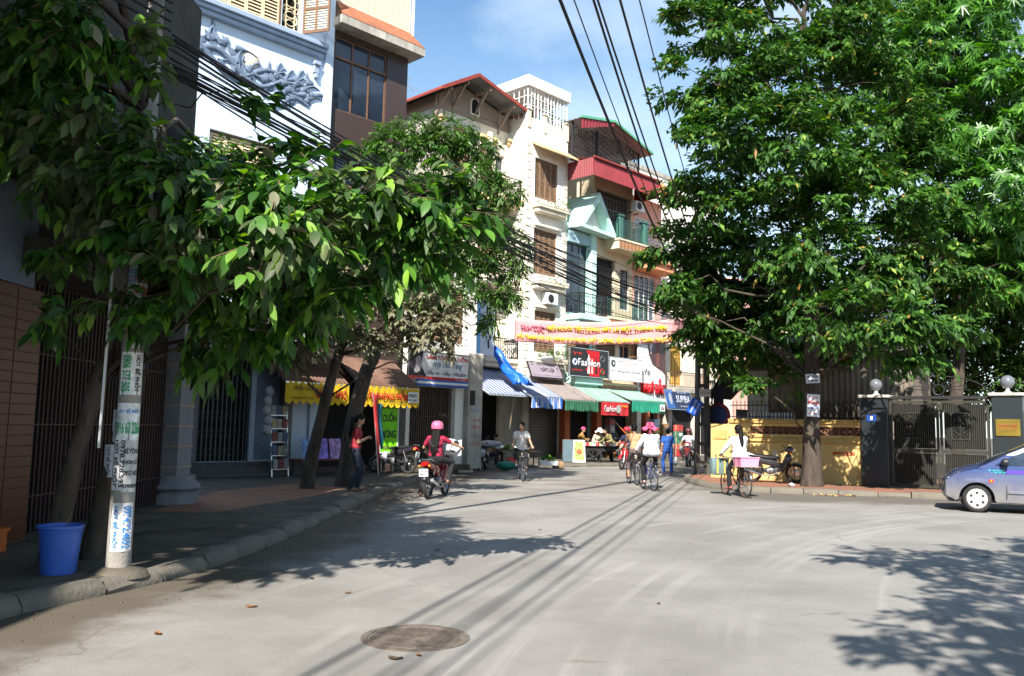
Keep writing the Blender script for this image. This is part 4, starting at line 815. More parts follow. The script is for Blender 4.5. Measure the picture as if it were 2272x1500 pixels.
text(s,'128',.16,.1,m_gtx,(2.47,-.004,.25),.002,bold=.02); text(s,'ĐT: 0914 2794',.4,.05,m_gtx,(2.35,-.004,.05),.002)
s=board('white board with pink script and a round black emblem',PB,2.48,5.3,4.1,5.25,-.9,m_plastic_w,0,m_steel)
text(s,'Thúy Quỳnh',1.35,.36,flat('pink script',(.72,.25,.28)),(1.1,-.004,.72),.003,shear=.35); text(s,'HIỆU',.28,.1,flat('pink script',(0,0,0)),(.75,-.004,.95),.002); text(s,'BÁN SỈ SỮA DA THUỐC Á NƯỚC HOA MỸ',2.0,.19,flat('grey print text',(.16,.16,.18)),(.68,-.004,.4),.003,bold=.02); text(s,'ĐC : 89 ĐOÀN KẾ THIỆN',.75,.07,m_blk,(.7,-.004,.2),.002); text(s,'ĐT: 04.8372 566',.5,.06,m_blk,(2.2,-.004,.12),.002); text(s,'Quân Quí',.4,.13,flat('grey print text',(0,0,0)),(.1,-.004,.42),.002,shear=.3)
MB().torus((.28,-.005,.85),(0,1,0),.14,.035,20,6).ball((.22,-.005,.8),(.07,.01,.08)).build('emblem',m_blk,s)
MB().box(2.1,2.5,.0,.4,1.28,1.34).box(2.2,2.25,.05,.1,1.2,1.28).build('lamp_cover',m_brownf,s)
s=board('tall white hair salon panel with brown swoosh picture and red letters THUÝ BẮC',PB,5.5,8.1,3.1,7.6,-.5,m_plastic_w,0,None)
sw=[(.75,4.48),(.8,3.4),(1.0,2.6),(1.35,2.05),(1.9,1.85),(2.3,1.72),(2.55,1.55),(2.62,1.3),(2.62,4.48)]
MB().prism(sw,-.006,-.002).build('picture_ground',mat('dark brown print',(.075,.03,.028),.3,.5,2,.0,stretch=(4,1,.5)),s)
MB().prism([(1.0,4.4),(1.15,3.6),(1.05,3.0),(1.2,2.6),(1.35,3.1),(1.42,3.8),(1.35,4.4)],-.01,-.0065).build('picture_highlight',flat('pale swoosh',(.6,.6,.68)),s); MB().prism([(1.75,2.0),(1.95,1.95),(1.98,3.4),(1.78,3.4)],-.01,-.0065).build('picture_sheen',flat('red brown sheen',(.22,.07,.06)),s); MB().ball((1.8,-.008,3.85),(.2,.01,.28)).build('picture_mark',m_wtx,s)
text(s,'Tóc Đẹp',1.0,.45,m_blk,(.15,-.004,1.35),.003,shear=.3,bold=.02)
text(s,'THUÝ BẮC',2.35,.85,flat('red letter',(.6,.008,.015),.35),(.12,-.03,.45),.09,bold=.035); text(s,'ĐOÀN KẾ THIỆN',.85,.13,m_blk,(.1,-.004,.2),.002); text(s,'ĐT: 04. 8372987',.8,.13,m_blk,(1.75,-.004,.2),.002)
MB().lathe([(.14,0),(.14,2.8)],14,o=(0,.06,.0),ax=(1,0,0)).build('lower_roll',m_plastic_w,s,True)
s=board('tilted dark blue shop board with pale lettering',PB,7.35,9.9,2.75,3.75,-1.2,flat('dark navy board',(.018,.025,.06),.3),R_(-14),m_steel); text(s,'SUPIBA',1.4,.42,flat('pale lettering',(.5,.52,.58)),(1.0,-.004,.38),.003,shear=.15,bold=.02); MB().prism([(.05,.05),(.8,.05),(.6,.6),(.75,1.1),(.05,1.1)],-.006,-.002).build('blue_field',flat('mid blue print',(.03,.1,.3)),s); MB().ball((.45,-.007,.6),(.16,.01,.34)).build('printed_figure',flat('grey figure print',(.3,.32,.36)),s); text(s,'SƠN CAO CẤP',.9,.09,flat('pale lettering',(0,0,0)),(1.2,-.004,.93),.002); text(s,'ĐT: 04 8374 556',.8,.08,flat('pale lettering',(0,0,0)),(1.3,-.004,.14),.002)
# green breakfast sign
s=board('bright lime green upright sign reading BÁNH CUỐN NÓNG',PA,-4.62,-3.97,.75,2.75,-.75,flat('lime board',(.2,.68,.01),.5),0,m_wtx)
for tx,z,h,m_ in(('GÀ TẦN',1.75,.17,m_brownf),('BÁNH',1.32,.3,m_blk),('CUỐN',.92,.32,m_blk),('NÓNG',.42,.3,m_blk),('TRỨNG CHẢ',.08,.13,m_brownf)): text(s,tx,.54,h,m_,(.05,-.004,z),.003,bold=.03)
[MB().beam((x,.05,0),(x,.05,-.62),.03).build('leg',m_steel,s) for x in(.1,.55)]
# hanging white banner with black strokes on the gabled house
hb=thing('hanging_banner','white hanging banner with black brush strokes below the gabled house','banner',PB+U*-6.75+NF*.6+Vector((0,0,4.7)),ANG)
MB().box(0,1.15,-.01,.01,0,2.4).build('cloth',mat('pale cloth',(.6,.64,.7),.8,.08,3),hb); MB().box(0,.28,-.014,-.011,0,2.4).build('blue_band',flat('light blue band',(.18,.42,.7)),hb)
for i,(x,z,h) in enumerate([(.65,1.45,.85),(.82,1.35,.95),(.7,.95,.3),(.85,.7,.25),(.75,.3,.45)]): MB().prism([(x,z),(x+.1,z+.05),(x+.07,z+h),(x-.04,z+h*.8)],-.016,-.012).build('brush_stroke',m_blk,hb)
# pink banner slung across the street
A=Vector((.1,35.5,6.07)); B_=Vector((6.25,29.8,5.5)); bn=thing('street_banner','long pink cloth banner with yellow and red lettering slung across the street','banner',A); dv=B_-A; L=math.hypot(dv.x,dv.y); bn.rotation_euler=(0,math.atan2(-dv.z,L)*1.0,math.atan2(dv.y,dv.x))
k=60; LB=dv.length; H0=.93
rw=[[Vector((LB*j/k,.05*math.sin(j*.45+i*.35)*(.4+.6*i/8),-H0*(1-.12*j/k)*i/8-.13*math.sin(math.pi*j/k)-.0)) for j in range(k+1)] for i in range(9)]
solid(MB().grid(rw).build('cloth',mat('pink cloth',(.66,.3,.3),.8,.06,1.5,.1,12),bn,True,80),.004)
def btext(st,x,z,w,h,m_,bold=.045):
    o=text(bn,st,w,h,m_,(0,0,0),.004,bold=bold); me=o.data
    for v in me.vertices: X=x+v.co.x; v.co=(X,-.085,z+v.co.z*(1-.1*X/LB)-.13*math.sin(math.pi*X/LB))
btext('TÍCH CỰC',.42,-.5,1.3,.32,flat('rose print',(.5,.1,.16))); btext('ĐOÀN TNCS',1.05,-.3,.8,.16,flat('pale rose print',(.7,.3,.33))); btext('MỖI NGƯỜI TIÊU DÙNG HÃY LÀ MỘT THÀNH VIÊN',1.9,-.42,5.6,.31,m_ytx); btext('ĐẤU TRANH VỚI CÁC HÀNH VI VI PHẠM CHẤT LƯỢNG, VỆ SINH AN TOÀN THỰC PHẨM',.25,-.84,7.9,.31,m_ytx)
MB().tube([(-4.5,.0,.6),(-2,.0,.18),(0,0,0)],.012,5).tube([(LB,0,0),(LB+1,0,.12)],.012,5).tube([(-4.5,.0,-.4),(-2,.0,-.7),(0,0,-H0)],.012,5).build('rope',m_blk,bn)
# ================================================================ right corner: yellow wall, gate, shack
WP=Vector((6.74,27.3,0)); WD=Vector((.80084,-.59887,0)); WA=math.atan2(WD.y,WD.x)
m_ywall=mat('yellow wall paint',(.6,.43,.17),.85,.1,1.6,.15,40,dirt=.35,dcol=(.3,.2,.08))
m_ochw=mat('ochre ledge',(.5,.33,.11),.85,.12,3,dirt=.3); m_vent=mat('terracotta vent block',(.2,.1,.06),.85,.2,5,.2)
yw=thing('yellow_boundary_wall','yellow painted wall with pierced vent blocks and iron railing on top','wall',WP,WA)
# body with slot for vent blocks
g=MB(); x0,x1=.2,4.22; T=.24
for a,c,z0,z1 in((x0,x1,.0,1.53),(x0,.9,1.53,1.78),(x1-.0,x1,1.53,1.78),(x0,x1,1.78,1.95)): 
    if c>a: g.box(a,c,0,T,z0,z1)
g.build('wall',m_ywall,yw)
MB().cbox(x0,x1,-.05,-.002,1.86,1.95,.012).cbox(x0,x1,-.04,-.002,1.42,1.48,.01).cbox(x0,x1,-.06,-.002,1.30,1.36,.01).build('ledge',m_ochw,yw)
MB().box(x0-.0,x1,-.06,T+.04,1.951,1.99).build('coping',m_ochw,yw)
g=MB(); w,h=.2,.25
g.box(0,w,.02,.2,0,.03).box(0,w,.02,.2,h-.03,h).box(0,.02,.02,.2,.03,h-.03).box(w-.02,w,.02,.2,.03,h-.03)
for a in range(4):
    t=math.pi/4+a*math.pi/2; g.beam((w/2,.06,h/2),(w/2+.095*math.cos(t),.06,h/2+.115*math.sin(t)),.022,.08,upv=(0,1,0))
g.torus((w/2,.06,h/2),(0,1,0),.045,.014,12,4)
vb=g.build('vent_block',m_vent,yw,loc=(.905,0,1.53)); 
for i in range(1,16): o=vb.copy(); COL.objects.link(o); o.location=(.905+i*.2065,0,1.53)
MB().box(.9,x1,.21,.235,1.53,1.78).build('vent_backing',m_dark,yw)
# short return wall running back to the street pole
MB().box(x0-.62,x0,.05,T-.02,0,1.82).build('return_wall',m_ywall,yw); MB().box(x0-.55,x0-.08,.02,.049,1.35,1.62).build('return_panel',m_ochw,yw)
g=MB()
for i in range(31): x=x0+.1+i*.13; g.beam((x,.12,1.99),(x,.12,2.5),.016); g.add([(x-.02,.12,2.5),(x+.02,.12,2.5),(x,.12,2.58),(x,.1,2.5),(x,.14,2.5)],[(0,1,2),(3,4,2)])
g.beam((x0,.12,2.42),(x1,.12,2.42),.03).beam((x0,.12,2.06),(x1,.12,2.06),.025)
for i in range(6): x=2.9+i*.22; g.beam((x,.11,2.25),(x+.15,.11,2.25),.02)
g.build('railing',m_blackiron,yw)
text(yw,'0977.28.30',.62,.11,flat('red stencil',(.42,.04,.02),.8),(3.4,-.004,.96),.002,bold=.06)
MB().box(1.6,1.75,-.004,-.001,.75,1.05).build('torn_poster',flat('old paper',(.6,.55,.42)),yw)
# granite posts, globes and iron gate
m_bgran=mat('black granite',(.02,.025,.027),.35,.5,90,.02,spec=.5); m_globe=mat('globe lamp glass',(.14,.15,.17),.15,.05,3,bump=0,spec=.6)
m_gate=mat('olive grey gate',(.045,.045,.035),.55,.15,6,.05,metal=.3)
for x,w_,lb,z in((4.24,.74,'black granite gate post with blue house number plate',2.62),(7.55,.72,'black granite gate post with brass name plate',2.66)):
    p=thing('gate_post',lb,'gate post',WP+WD*x,WA,'granite gate posts'); MB().cbox(0,w_,-.2,.4,0,z-.001,.02).build('shaft',m_bgran,p); MB().cbox(-.06,w_+.06,-.26,.46,z,z+.09,.02).build('cap',m_stain,p)
    L_=thing('globe_lamp','grey globe lamp on the gate post %s'%('with the house number' if x<5 else 'with the brass plate'),'lamp',WP+WD*(x+w_/2)-Vector((WD.y,-WD.x,0))*.1+Vector((0,0,z+.09)),WA,'globe lamps on the gate posts')
    MB().lathe([(.1,0),(.1,.03),(.05,.05),(.05,.14)],16).build('base',m_wiron,L_,True); MB().ball((0,0,.3),.175,20,14).build('globe',m_globe,L_,True)
nb_=thing('house_number','blue enamel plate with white figure 8 on granite post','sign',WP+WD*4.42+Vector((WD.y,-WD.x,0))*.215+Vector((0,0,1.95)),WA); MB().cbox(0,.26,-.012,0,0,.2,.004).build('plate',flat('enamel blue',(.02,.06,.25),.3),nb_); text(nb_,'8',.07,.13,m_wtx,(.095,-.014,.035),.002,bold=.03)
bp_=thing('brass_plate','brass company name plate on granite gate post','sign',WP+WD*7.64+Vector((WD.y,-WD.x,0))*.215+Vector((0,0,1.62)),WA); MB().cbox(0,.56,-.015,0,0,.44,.006).build('plate',mat('brass',(.5,.36,.07),.3,.2,3,.05,metal=.8),bp_); text(bp_,'VQ QUANG - TUNECO',.46,.07,flat('red brown print',(.3,.06,.03)),(.05,-.018,.24),.002,bold=.03); MB().box(.05,.51,-.018,-.016,.2,.21).build('rule',m_redtx,bp_); text(bp_,'CÔNG TY TNHH',.3,.03,m_brownf,(.13,-.018,.36),.001); text(bp_,'SỐ 8 ĐOÀN KẾ THIỆN',.4,.03,m_brownf,(.08,-.018,.12),.001)
gt=thing('iron_gate','olive grey iron double gate with scroll panels between granite posts','gate',WP+WD*4.98,WA)
def leaf(x0,x1,nm,parent):
    g=MB(); z0,z1=.16,2.55
    g.box(x0,x0+.07,0,.05,z0,z1).box(x1-.07,x1,0,.05,z0,z1).box(x0,x1,.002,.048,z0,z0+.08).box(x0,x1,.002,.048,z1-.07,z1).box(x0,x1,.002,.048,1.12,1.22)
    lf=g.build('gate_leaf',m_gate,parent); cx=(x0+x1)/2-.1
    for lo,hi,st in((z0+.08,1.12,.045),(1.22,z1-.07,.05)):
        g=MB(); k=int((x1-x0-.14)/st)
        for i in range(1,k):
            x=x0+.07+i*(x1-x0-.14)/k
            if lo>1 and abs(x-cx)<.2:
                g.box(x-.009,x+.009,.015,.035,lo,1.52).box(x-.009,x+.009,.015,.035,2.2,hi)
            else: g.box(x-.009,x+.009,.015,.035,lo,hi)
        g.build('bars',m_gate,lf)
    g=MB().box(cx-.22,cx+.22,.01,.04,1.5,1.53).box(cx-.22,cx+.22,.01,.04,2.19,2.22).box(cx-.22,cx-.2,.01,.04,1.53,2.19).box(cx+.2,cx+.22,.01,.04,1.53,2.19)
    for sx in(-1,1):
        for z,r in((1.62,.06),(1.75,.07),(1.97,.07),(2.1,.06)): g.torus((cx+sx*.1,.025,z),(0,1,0),r,.012,14,4); g.torus((cx+sx*.06,.025,z+.02),(0,1,0),r*.45,.01,10,4)
    g.torus((cx,.025,1.86),(0,1,0),.09,.014,14,4).beam((cx,.025,1.53),(cx,.025,2.19),.02); g.build('scroll_panel',m_gate,lf)
    g=MB().box(x0+.1,x1-.1,.052,.06,z0+.1,1.1).box(x0+.1,x1-.1,.052,.06,1.24,z1-.1); g.build('backing_sheet',m_dark,lf)
leaf(0,1.27,'',gt); leaf(1.29,2.5,'',gt)
MB().box(-.0,2.56,-.05,.35,2.6,2.68).build('lintel',m_blackiron,gt)
g=MB().torus((1.27,.1,2.85),(0,1,0),.14,.02,18,5)
for a in np.linspace(.15,math.pi-.15,9): g.tube([(1.27+.14*math.cos(a),.1,2.85+.14*math.sin(a)),(1.27+.8*math.cos(a),.1,2.8+.35*math.sin(a))],.012,5)
g.tube([(1.27+1.25*math.cos(a),.1,2.68+.55*math.sin(a)) for a in np.linspace(0,math.pi,16)],.015,5); g.build('cresting',m_blackiron,gt)
# wall going on to the right, shack behind
w2=thing('granite_side_wall','dark boundary wall running on right of the gate','wall',WP+WD*8.33,WA); MB().box(0,12,0,.25,0,2.2).build('wall',m_bgran,w2); MB().box(-.0,12,-.04,.29,2.2,2.28).build('coping',m_stain,w2)
sk=thing('lean_to_shed','grey brown corrugated shed behind the yellow wall','shed',WP+WD*.0-Vector((WD.y,-WD.x,0))*1.6,WA)
m_tin=mat('weathered asbestos sheet',(.2,.165,.13),.9,.25,2,.2,dirt=.6)
g=MB(); k=180; g.grid([[Vector((.2+5.1*j/k,.02*math.sin(j*1.05),z)) for j in range(k+1)] for z in(2.1,4.15)]); solid(g.build('sheet_wall',m_tin,sk,True,80),.01)
MB().box(.2,5.2,.1,3,0,4.0).build('rear_wall',m_tin,sk); MB().box(.2,.9,-.02,.0,2.2,3.6).build('torn_sheet',m_stain,sk)
g=MB(); rw=[[Vector((-.8+6.4*j/90,y,z+.02*math.sin(j*1.05))) for j in range(91)] for y,z in((-.5,4.1),(3.6,5.2))]; solid(g.grid(rw).build('roof',mat('mossy sheet roof',(.1,.1,.085),.9,.3,2,.2,dirt=.5),sk,True,80),.015)
MB().add([(-.2,-.6,3.9),(-1.6,.8,2.75),(-1.6,3,2.75),(-.2,3,4.2)],[(0,1,2,3)]).build('canvas_flap',mat('dark green canvas',(.03,.05,.04),.8),sk)
# low white picket seen through the railing
pf=thing('white_picket_fence','low white picket fence seen through the railing','fence',WP+WD*.35-Vector((WD.y,-WD.x,0))*1.2,WA)
for i in range(16): MB().box(i*.1,i*.1+.055,0,.02,1.2,2.22).build('picket',m_wiron,pf)
MB().box(0,1.6,.02,.05,1.5,1.56).build('rail',m_wiron,pf); 
# no-parking disc on a post
ns=thing('no_parking_sign','round red and blue no parking sign leaning behind the lattice pole','sign',(7.05,29.2,.13)); MB().lathe([(.44,0),(.44,.02)],28,o=(0,0,1.98),ax=(-.55,-.8,.1)).build('disc',flat('sign blue',(.02,.035,.12),.5),ns); MB().torus((-.012,-.018,1.985),(-.55,-.8,.1),.38,.05,28,6).build('ring',flat('sign red',(.28,.015,.015),.5),ns); MB().beam((.03,.04,0),(.03,.04,2.0),.06).build('post',m_stain,ns)
# ================================================================ trees
RIGHT=[(5.18,23.00,12.86,1.20),(7.26,24.00,13.67,1.80),(9.24,24.00,13.44,1.80),(5.06,22.50,11.21,1.20),(6.81,23.00,11.45,1.70),(9.07,24.00,11.79,1.90),(4.67,23.00,10.56,0.80),(5.55,22.50,9.44,1.30),(7.10,22.00,9.30,1.60),(9.16,23.00,9.43,1.70),(5.28,23.50,8.34,1.30),(6.80,23.50,8.12,1.70),(8.03,22.00,7.86,1.50),(10.01,23.00,8.18,1.60),(5.59,25.50,7.24,1.40),(7.35,25.00,6.89,1.70),(8.12,22.00,6.29,1.50),(10.31,23.50,6.65,1.60),(4.24,24.00,5.84,0.80),(4.75,24.00,5.21,0.70),(6.51,26.50,5.75,1.40),(8.05,26.00,5.57,1.50),(7.95,21.00,4.61,1.00),(9.09,20.80,4.61,1.10),(10.31,20.80,4.63,0.90),(11.18,21.00,4.34,0.50),(6.86,26.80,4.23,1.10),(6.17,27.50,4.28,0.90),(7.07,24.60,2.99,0.60),(8.11,24.60,3.01,0.40),(9.07,20.80,3.72,0.70),(9.94,20.80,3.52,0.50),(7.27,24.00,15.62,2.00),(9.47,24.50,16.25,2.00),(5.94,24.00,15.03,1.40),(7.25,26.50,10.26,1.80),(10.14,26.50,11.36,1.50),(7.78,26.00,6.54,2.00),(10.55,26.00,6.32,2.00),(9.32,26.50,4.68,1.60),(6.63,27.00,5.25,1.60),(11.12,25.00,13.39,1.60),(11.34,25.00,11.27,1.60),(12.21,25.50,9.62,1.50),(12.57,25.50,7.52,1.50),(7.16,25.80,4.83,1.30),(5.84,26.00,6.22,1.30),(8.86,26.00,4.06,1.00),(14.03,26.00,6.68,1.40),(4.81,25.00,6.84,1.00),(6.10,24.80,5.75,0.60),(7.41,24.80,5.11,0.60),(6.80,25.00,4.19,0.50),(5.61,25.00,5.10,0.60)]
PALM=[(12.82,27.50,14.11,1.80),(14.54,27.00,14.70,1.90),(15.85,26.50,13.73,1.90),(13.02,26.50,11.42,1.50),(14.62,26.00,11.42,1.90),(16.01,26.00,10.72,1.80),(13.14,26.00,9.22,1.80),(14.53,25.50,8.97,1.70),(15.91,26.00,8.42,1.60),(14.45,27.00,16.57,2.00),(16.55,27.00,16.61,2.00),(16.39,30.00,13.26,2.50),(17.89,30.00,9.95,2.60),(14.45,29.00,13.66,2.20),(15.01,27.00,6.88,1.50),(16.02,26.50,7.10,1.60),(12.95,28.00,16.10,2.00),(17.43,27.00,12.91,2.20),(17.43,27.00,9.59,2.00)]
BACK=[(16.73,31.00,7.65,2.20),(17.94,30.00,7.17,2.00),(15.05,31.00,6.78,1.80),(17.85,30.00,4.92,1.50),(14.64,32.00,5.05,1.60),(17.18,32.00,5.10,1.60),(13.35,33.00,5.47,2.00),(11.25,33.00,5.07,1.80),(17.07,29.00,7.92,1.80),(15.23,29.00,8.52,1.80),(13.73,29.50,7.95,1.60),(17.47,28.50,5.98,1.60),(16.06,29.00,5.71,1.50),(15.00,30.00,5.18,1.50),(17.36,28.50,3.55,1.20),(18.11,28.00,7.13,2.00),(17.99,28.00,4.43,1.80),(12.96,30.00,6.10,1.60),(16.87,30.00,3.94,1.00),(12.90,30.00,3.70,1.00),(14.33,30.00,3.73,1.00),(15.59,30.00,3.60,0.90),(17.36,29.00,3.43,1.00),(12.20,31.00,4.24,1.20),(13.90,30.50,3.11,0.80),(15.35,30.50,3.14,0.80),(16.79,30.50,3.01,0.80)]
FINE=[(-3.16,22.00,8.96,0.75),(-2.13,22.50,9.02,0.70),(-1.01,22.50,8.17,0.70),(-0.50,22.50,6.95,0.65),(-0.11,22.50,5.85,0.50),(-1.69,22.00,7.53,0.90),(-2.87,22.00,7.62,0.90),(-3.94,22.50,8.61,0.70),(-1.18,22.00,6.10,0.90),(-0.46,22.50,5.24,0.50),(-2.23,22.00,6.07,1.00),(-3.31,22.00,6.53,0.90),(-1.46,21.50,4.94,0.70),(-4.03,22.00,6.99,0.80),(-0.56,22.50,4.39,0.35),(-2.50,21.50,5.03,0.80),(-1.77,22.50,9.41,0.70),(-2.63,22.50,9.52,0.60),(-0.28,22.50,7.82,0.55),(0.12,22.50,6.47,0.45),(-1.05,22.80,9.15,0.60),(-0.09,22.50,5.01,0.40)]
DUSTY=[(-2.33,18.50,3.96,0.50),(-1.54,18.50,3.78,0.45),(-1.92,18.50,3.47,0.35),(-1.33,18.50,3.29,0.20),(-2.73,18.50,4.34,0.50),(-3.50,18.50,3.93,0.60),(-4.27,18.50,3.52,0.60),(-4.91,18.80,3.04,0.40),(-4.23,19.00,4.59,0.70),(-3.24,19.00,5.13,0.70),(-5.49,18.00,3.44,0.60),(-1.75,18.50,4.46,0.40),(-2.50,18.50,3.26,0.22),(-3.09,18.50,3.45,0.40),(-5.08,18.50,4.00,0.60),(-1.25,18.50,4.08,0.25)]
BIG=[(-4.53,7.50,5.18,0.60),(-3.96,7.00,4.91,0.40),(-3.70,7.00,5.07,0.16),(-3.62,7.20,4.80,0.12),(-3.28,7.20,4.98,0.08),(-3.26,7.30,4.65,0.08),(-4.60,8.00,4.65,0.55),(-3.98,7.50,4.38,0.32),(-3.64,7.50,4.10,0.20),(-3.32,7.40,4.23,0.10),(-4.15,8.00,3.90,0.50),(-3.34,7.50,3.89,0.40),(-2.89,7.50,3.78,0.30),(-2.96,7.50,3.61,0.50),(-2.42,7.50,3.75,0.25),(-2.32,7.30,3.41,0.40),(-1.98,7.30,3.62,0.35),(-1.92,8.00,4.08,0.28),(-2.06,7.00,2.99,0.33),(-1.78,7.20,3.32,0.40),(-1.56,7.60,3.59,0.40),(-1.20,7.60,3.80,0.25),(-1.06,7.80,3.65,0.35),(-0.66,8.00,3.84,0.28),(-0.45,8.00,3.94,0.18),(-0.37,8.00,3.59,0.20),(-0.73,8.00,3.45,0.35),(-1.16,8.00,3.26,0.38),(-1.53,8.00,3.04,0.40),(-0.57,8.20,3.27,0.22),(-0.91,8.20,3.09,0.28),(-1.87,8.00,2.94,0.42),(-2.96,7.50,3.08,0.42),(-3.60,8.00,3.34,0.45),(-3.77,8.00,2.65,0.25),(-4.31,8.00,2.59,0.20),(-3.43,8.00,2.65,0.22),(-3.01,8.00,2.79,0.35),(-2.79,8.50,2.78,0.45),(-2.56,9.00,2.62,0.45),(-3.17,9.00,2.42,0.40),(-2.09,9.00,2.77,0.35),(-5.18,8.50,4.50,0.60),(-4.55,8.60,3.27,0.30),(-3.01,8.50,3.47,0.50),(-2.35,8.50,3.02,0.50),(-3.62,8.50,3.87,0.55),(-2.84,9.00,4.38,0.22),(-2.46,9.00,4.54,0.16),(-2.65,8.50,4.86,0.06)]
m_bark=mat('dark bark',(.065,.05,.038),.95,.55,6,1.0,22,stretch=(1,1,.25)); m_barkd=mat('pale bark',(.13,.11,.085),.95,.35,5,.8,18,stretch=(1,1,.25)); m_twig=mat('twig',(.17,.11,.07),.9,.3,8)
def nrmz(a): return a/np.maximum(np.linalg.norm(a,axis=-1,keepdims=True),1e-9)
LEAF_S=(np.array([[0,0,0],[.42,-1,0],[.45,0,-.35],[.42,1,0],[1,0,-.1]]),[(0,1,2),(0,2,3),(1,4,2),(2,4,3)])
_T=[[0,0,0]]; _F=[(0,1,2),(0,2,3)]
for _i,(_t,_w,_h) in enumerate(((.1,.42,.06),(.28,.82,.12),(.5,1,.15),(.72,.86,.12),(.9,.45,.05))): _T+=[[_t-.015,-_w,_h],[_t+.01,0,-.1],[_t-.015,_w,_h]]
for _i in range(4): _b=1+3*_i; _F+=[(_b,_b+3,_b+4,_b+1),(_b+1,_b+4,_b+5,_b+2)]
_T.append([1.04,0,-.1]); _F+=[(13,16,14),(14,16,15)]
LEAF_F=(np.array(_T,float),_F)
def leafmesh(name,P,D,Nn,L,Wd,droop,shape,m):
    T,F=shape; n=len(P); D=nrmz(D); Sd=nrmz(np.cross(D,Nn)); Nn=nrmz(np.cross(Sd,D))
    k=len(T); t=T[:,0][None,:,None]; s=T[:,1][None,:,None]; h=T[:,2][None,:,None]
    L=L[:,None,None]; Wd=Wd[:,None,None]
    v=P[:,None,:]+D[:,None,:]*t*L+Sd[:,None,:]*s*Wd+Nn[:,None,:]*h*Wd; v[:,:,2]-=(droop[:,None]*L[:,:,0]*(t[:,:,0]**2))
    v=v.reshape(-1,3); base=(np.arange(n)*k); lt=np.array([len(f) for f in F]); flat_=np.concatenate([np.array(f) for f in F])
    li=(base[:,None]+flat_[None,:]).ravel(); tot=np.tile(lt,n); start=np.concatenate([[0],np.cumsum(tot)[:-1]])
    me=bpy.data.meshes.new(name); me.vertices.add(len(v)); me.vertices.foreach_set('co',v.ravel().astype(np.float32)); me.loops.add(len(li)); me.loops.foreach_set('vertex_index',li.astype(np.int32))
    me.polygons.add(len(tot)); me.polygons.foreach_set('loop_start',start.astype(np.int32)); me.polygons.foreach_set('loop_total',tot.astype(np.int32)); me.materials.append(m); me.update(calc_edges=True)
    me.polygons.foreach_set('use_smooth',np.ones(len(tot),bool)); return me
def sprays(lobes,dens,nl,twl,L,Wd,droop,seed,up_bias=.35,kind='pinnate',shell=.45,flatz=.8,outw=1.0,dz=-.25,pads=0):
    """leafy twigs scattered through the lobes of a crown; returns leaf arrays and twig segments"""
    r=np.random.default_rng(seed); P=[];D=[];Nn=[];tw=[]
    for (x,y,z,R) in lobes:
        n=max(6,int(dens*R*R)); d=nrmz(r.normal(size=(n,3))); q=(shell+(1-shell)*r.random(n))**.7
        c=np.array([x,y,z])+d*(q*R)[:,None]*np.array([1,1,flatz])
        if pads:      # leaves gather in flattened layers with gaps between
            k=max(3,int(pads*R*R+2)); pd=nrmz(r.normal(size=(k,3))); pc=np.array([x,y,z])+pd*(R*(.55+.45*r.random(k)))[:,None]*np.array([1,1,flatz]); w=r.integers(0,k,n); rr_=np.sqrt(r.random(n))*(.34*R**.5+.08); an=r.random(n)*6.283; o_=np.stack([rr_*np.cos(an),rr_*np.sin(an),r.normal(size=n)*.07-rr_*rr_*.45],1); c=pc[w]+o_; d=nrmz(pd[w]*.6+o_*np.array([1,1,.3])*1.6+np.array([0,0,.05]))
        td=nrmz(d*outw+r.normal(size=(n,3))*.55+np.array([0,0,up_bias-.45])); tl=twl*(.6+.8*r.random(n))
        for i in range(n):
            p0=c[i]-td[i]*tl[i]*.5; tw.append((p0,c[i]+td[i]*tl[i]*.5)); sd=nrmz(np.cross(td[i],[0,0,1.]))
            if kind=='pinnate':
                for j in range(nl):
                    f=(j+.7)/nl; s=1 if j%2 else -1; dd=td[i]*(.55+.5*f)+sd*s*(1.0-.6*f)+np.array([0,0,dz])+r.normal(size=3)*.22
                    P.append(p0+td[i]*tl[i]*f+np.array([0,0,-.1*tl[i]*f*f])); D.append(dd); Nn.append(np.array([0,0,1.])+r.normal(size=3)*.35+td[i]*.2)
            else:
                ax=nrmz(td[i]+np.array([0,0,.7])); a,b_=perp(Vector(ax)); a=np.array(a);b_=np.array(b_)
                for j in range(nl):
                    t=6.283*j/nl+r.random()*.4; P.append(c[i]+td[i]*tl[i]*.4); D.append(a*math.cos(t)+b_*math.sin(t)+ax*.25); Nn.append(ax)
    P=np.array(P);D=np.array(D);Nn=np.array(Nn); n=len(P)
    return P,D,Nn,L*(.65+.6*r.random(n)),Wd*(.7+.5*r.random(n)),droop*(.4+1.1*r.random(n)),tw
def wobble(a,b,n=7,amp=.12,rise=.0,seed=0):
    r=random.Random(seed); a=Vector(a);b=Vector(b); L=(b-a).length; out=[]
    for i in range(n+1):
        t=i/n; p=a.lerp(b,t)+Vector((0,0,rise*L*math.sin(math.pi*t)))
        if 0<i<n: p+=Vector((r.uniform(-1,1),r.uniform(-1,1),r.uniform(-1,1)))*amp*L*.15
        out.append(p)
    return out
def smoothline3(P,step):
    out=[]
    for i in range(len(P)-1):
        a,b,c,d=P[max(i-1,0)],P[i],P[i+1],P[min(i+2,len(P)-1)]; k=max(2,int((c-b).length/step))
        for j in range(k): t=j/k; out.append(.5*((2*b)+(c-a)*t+(2*a-5*b+4*c-d)*t*t+(3*b-a-3*c+d)*t**3))
    return out+[P[-1]]
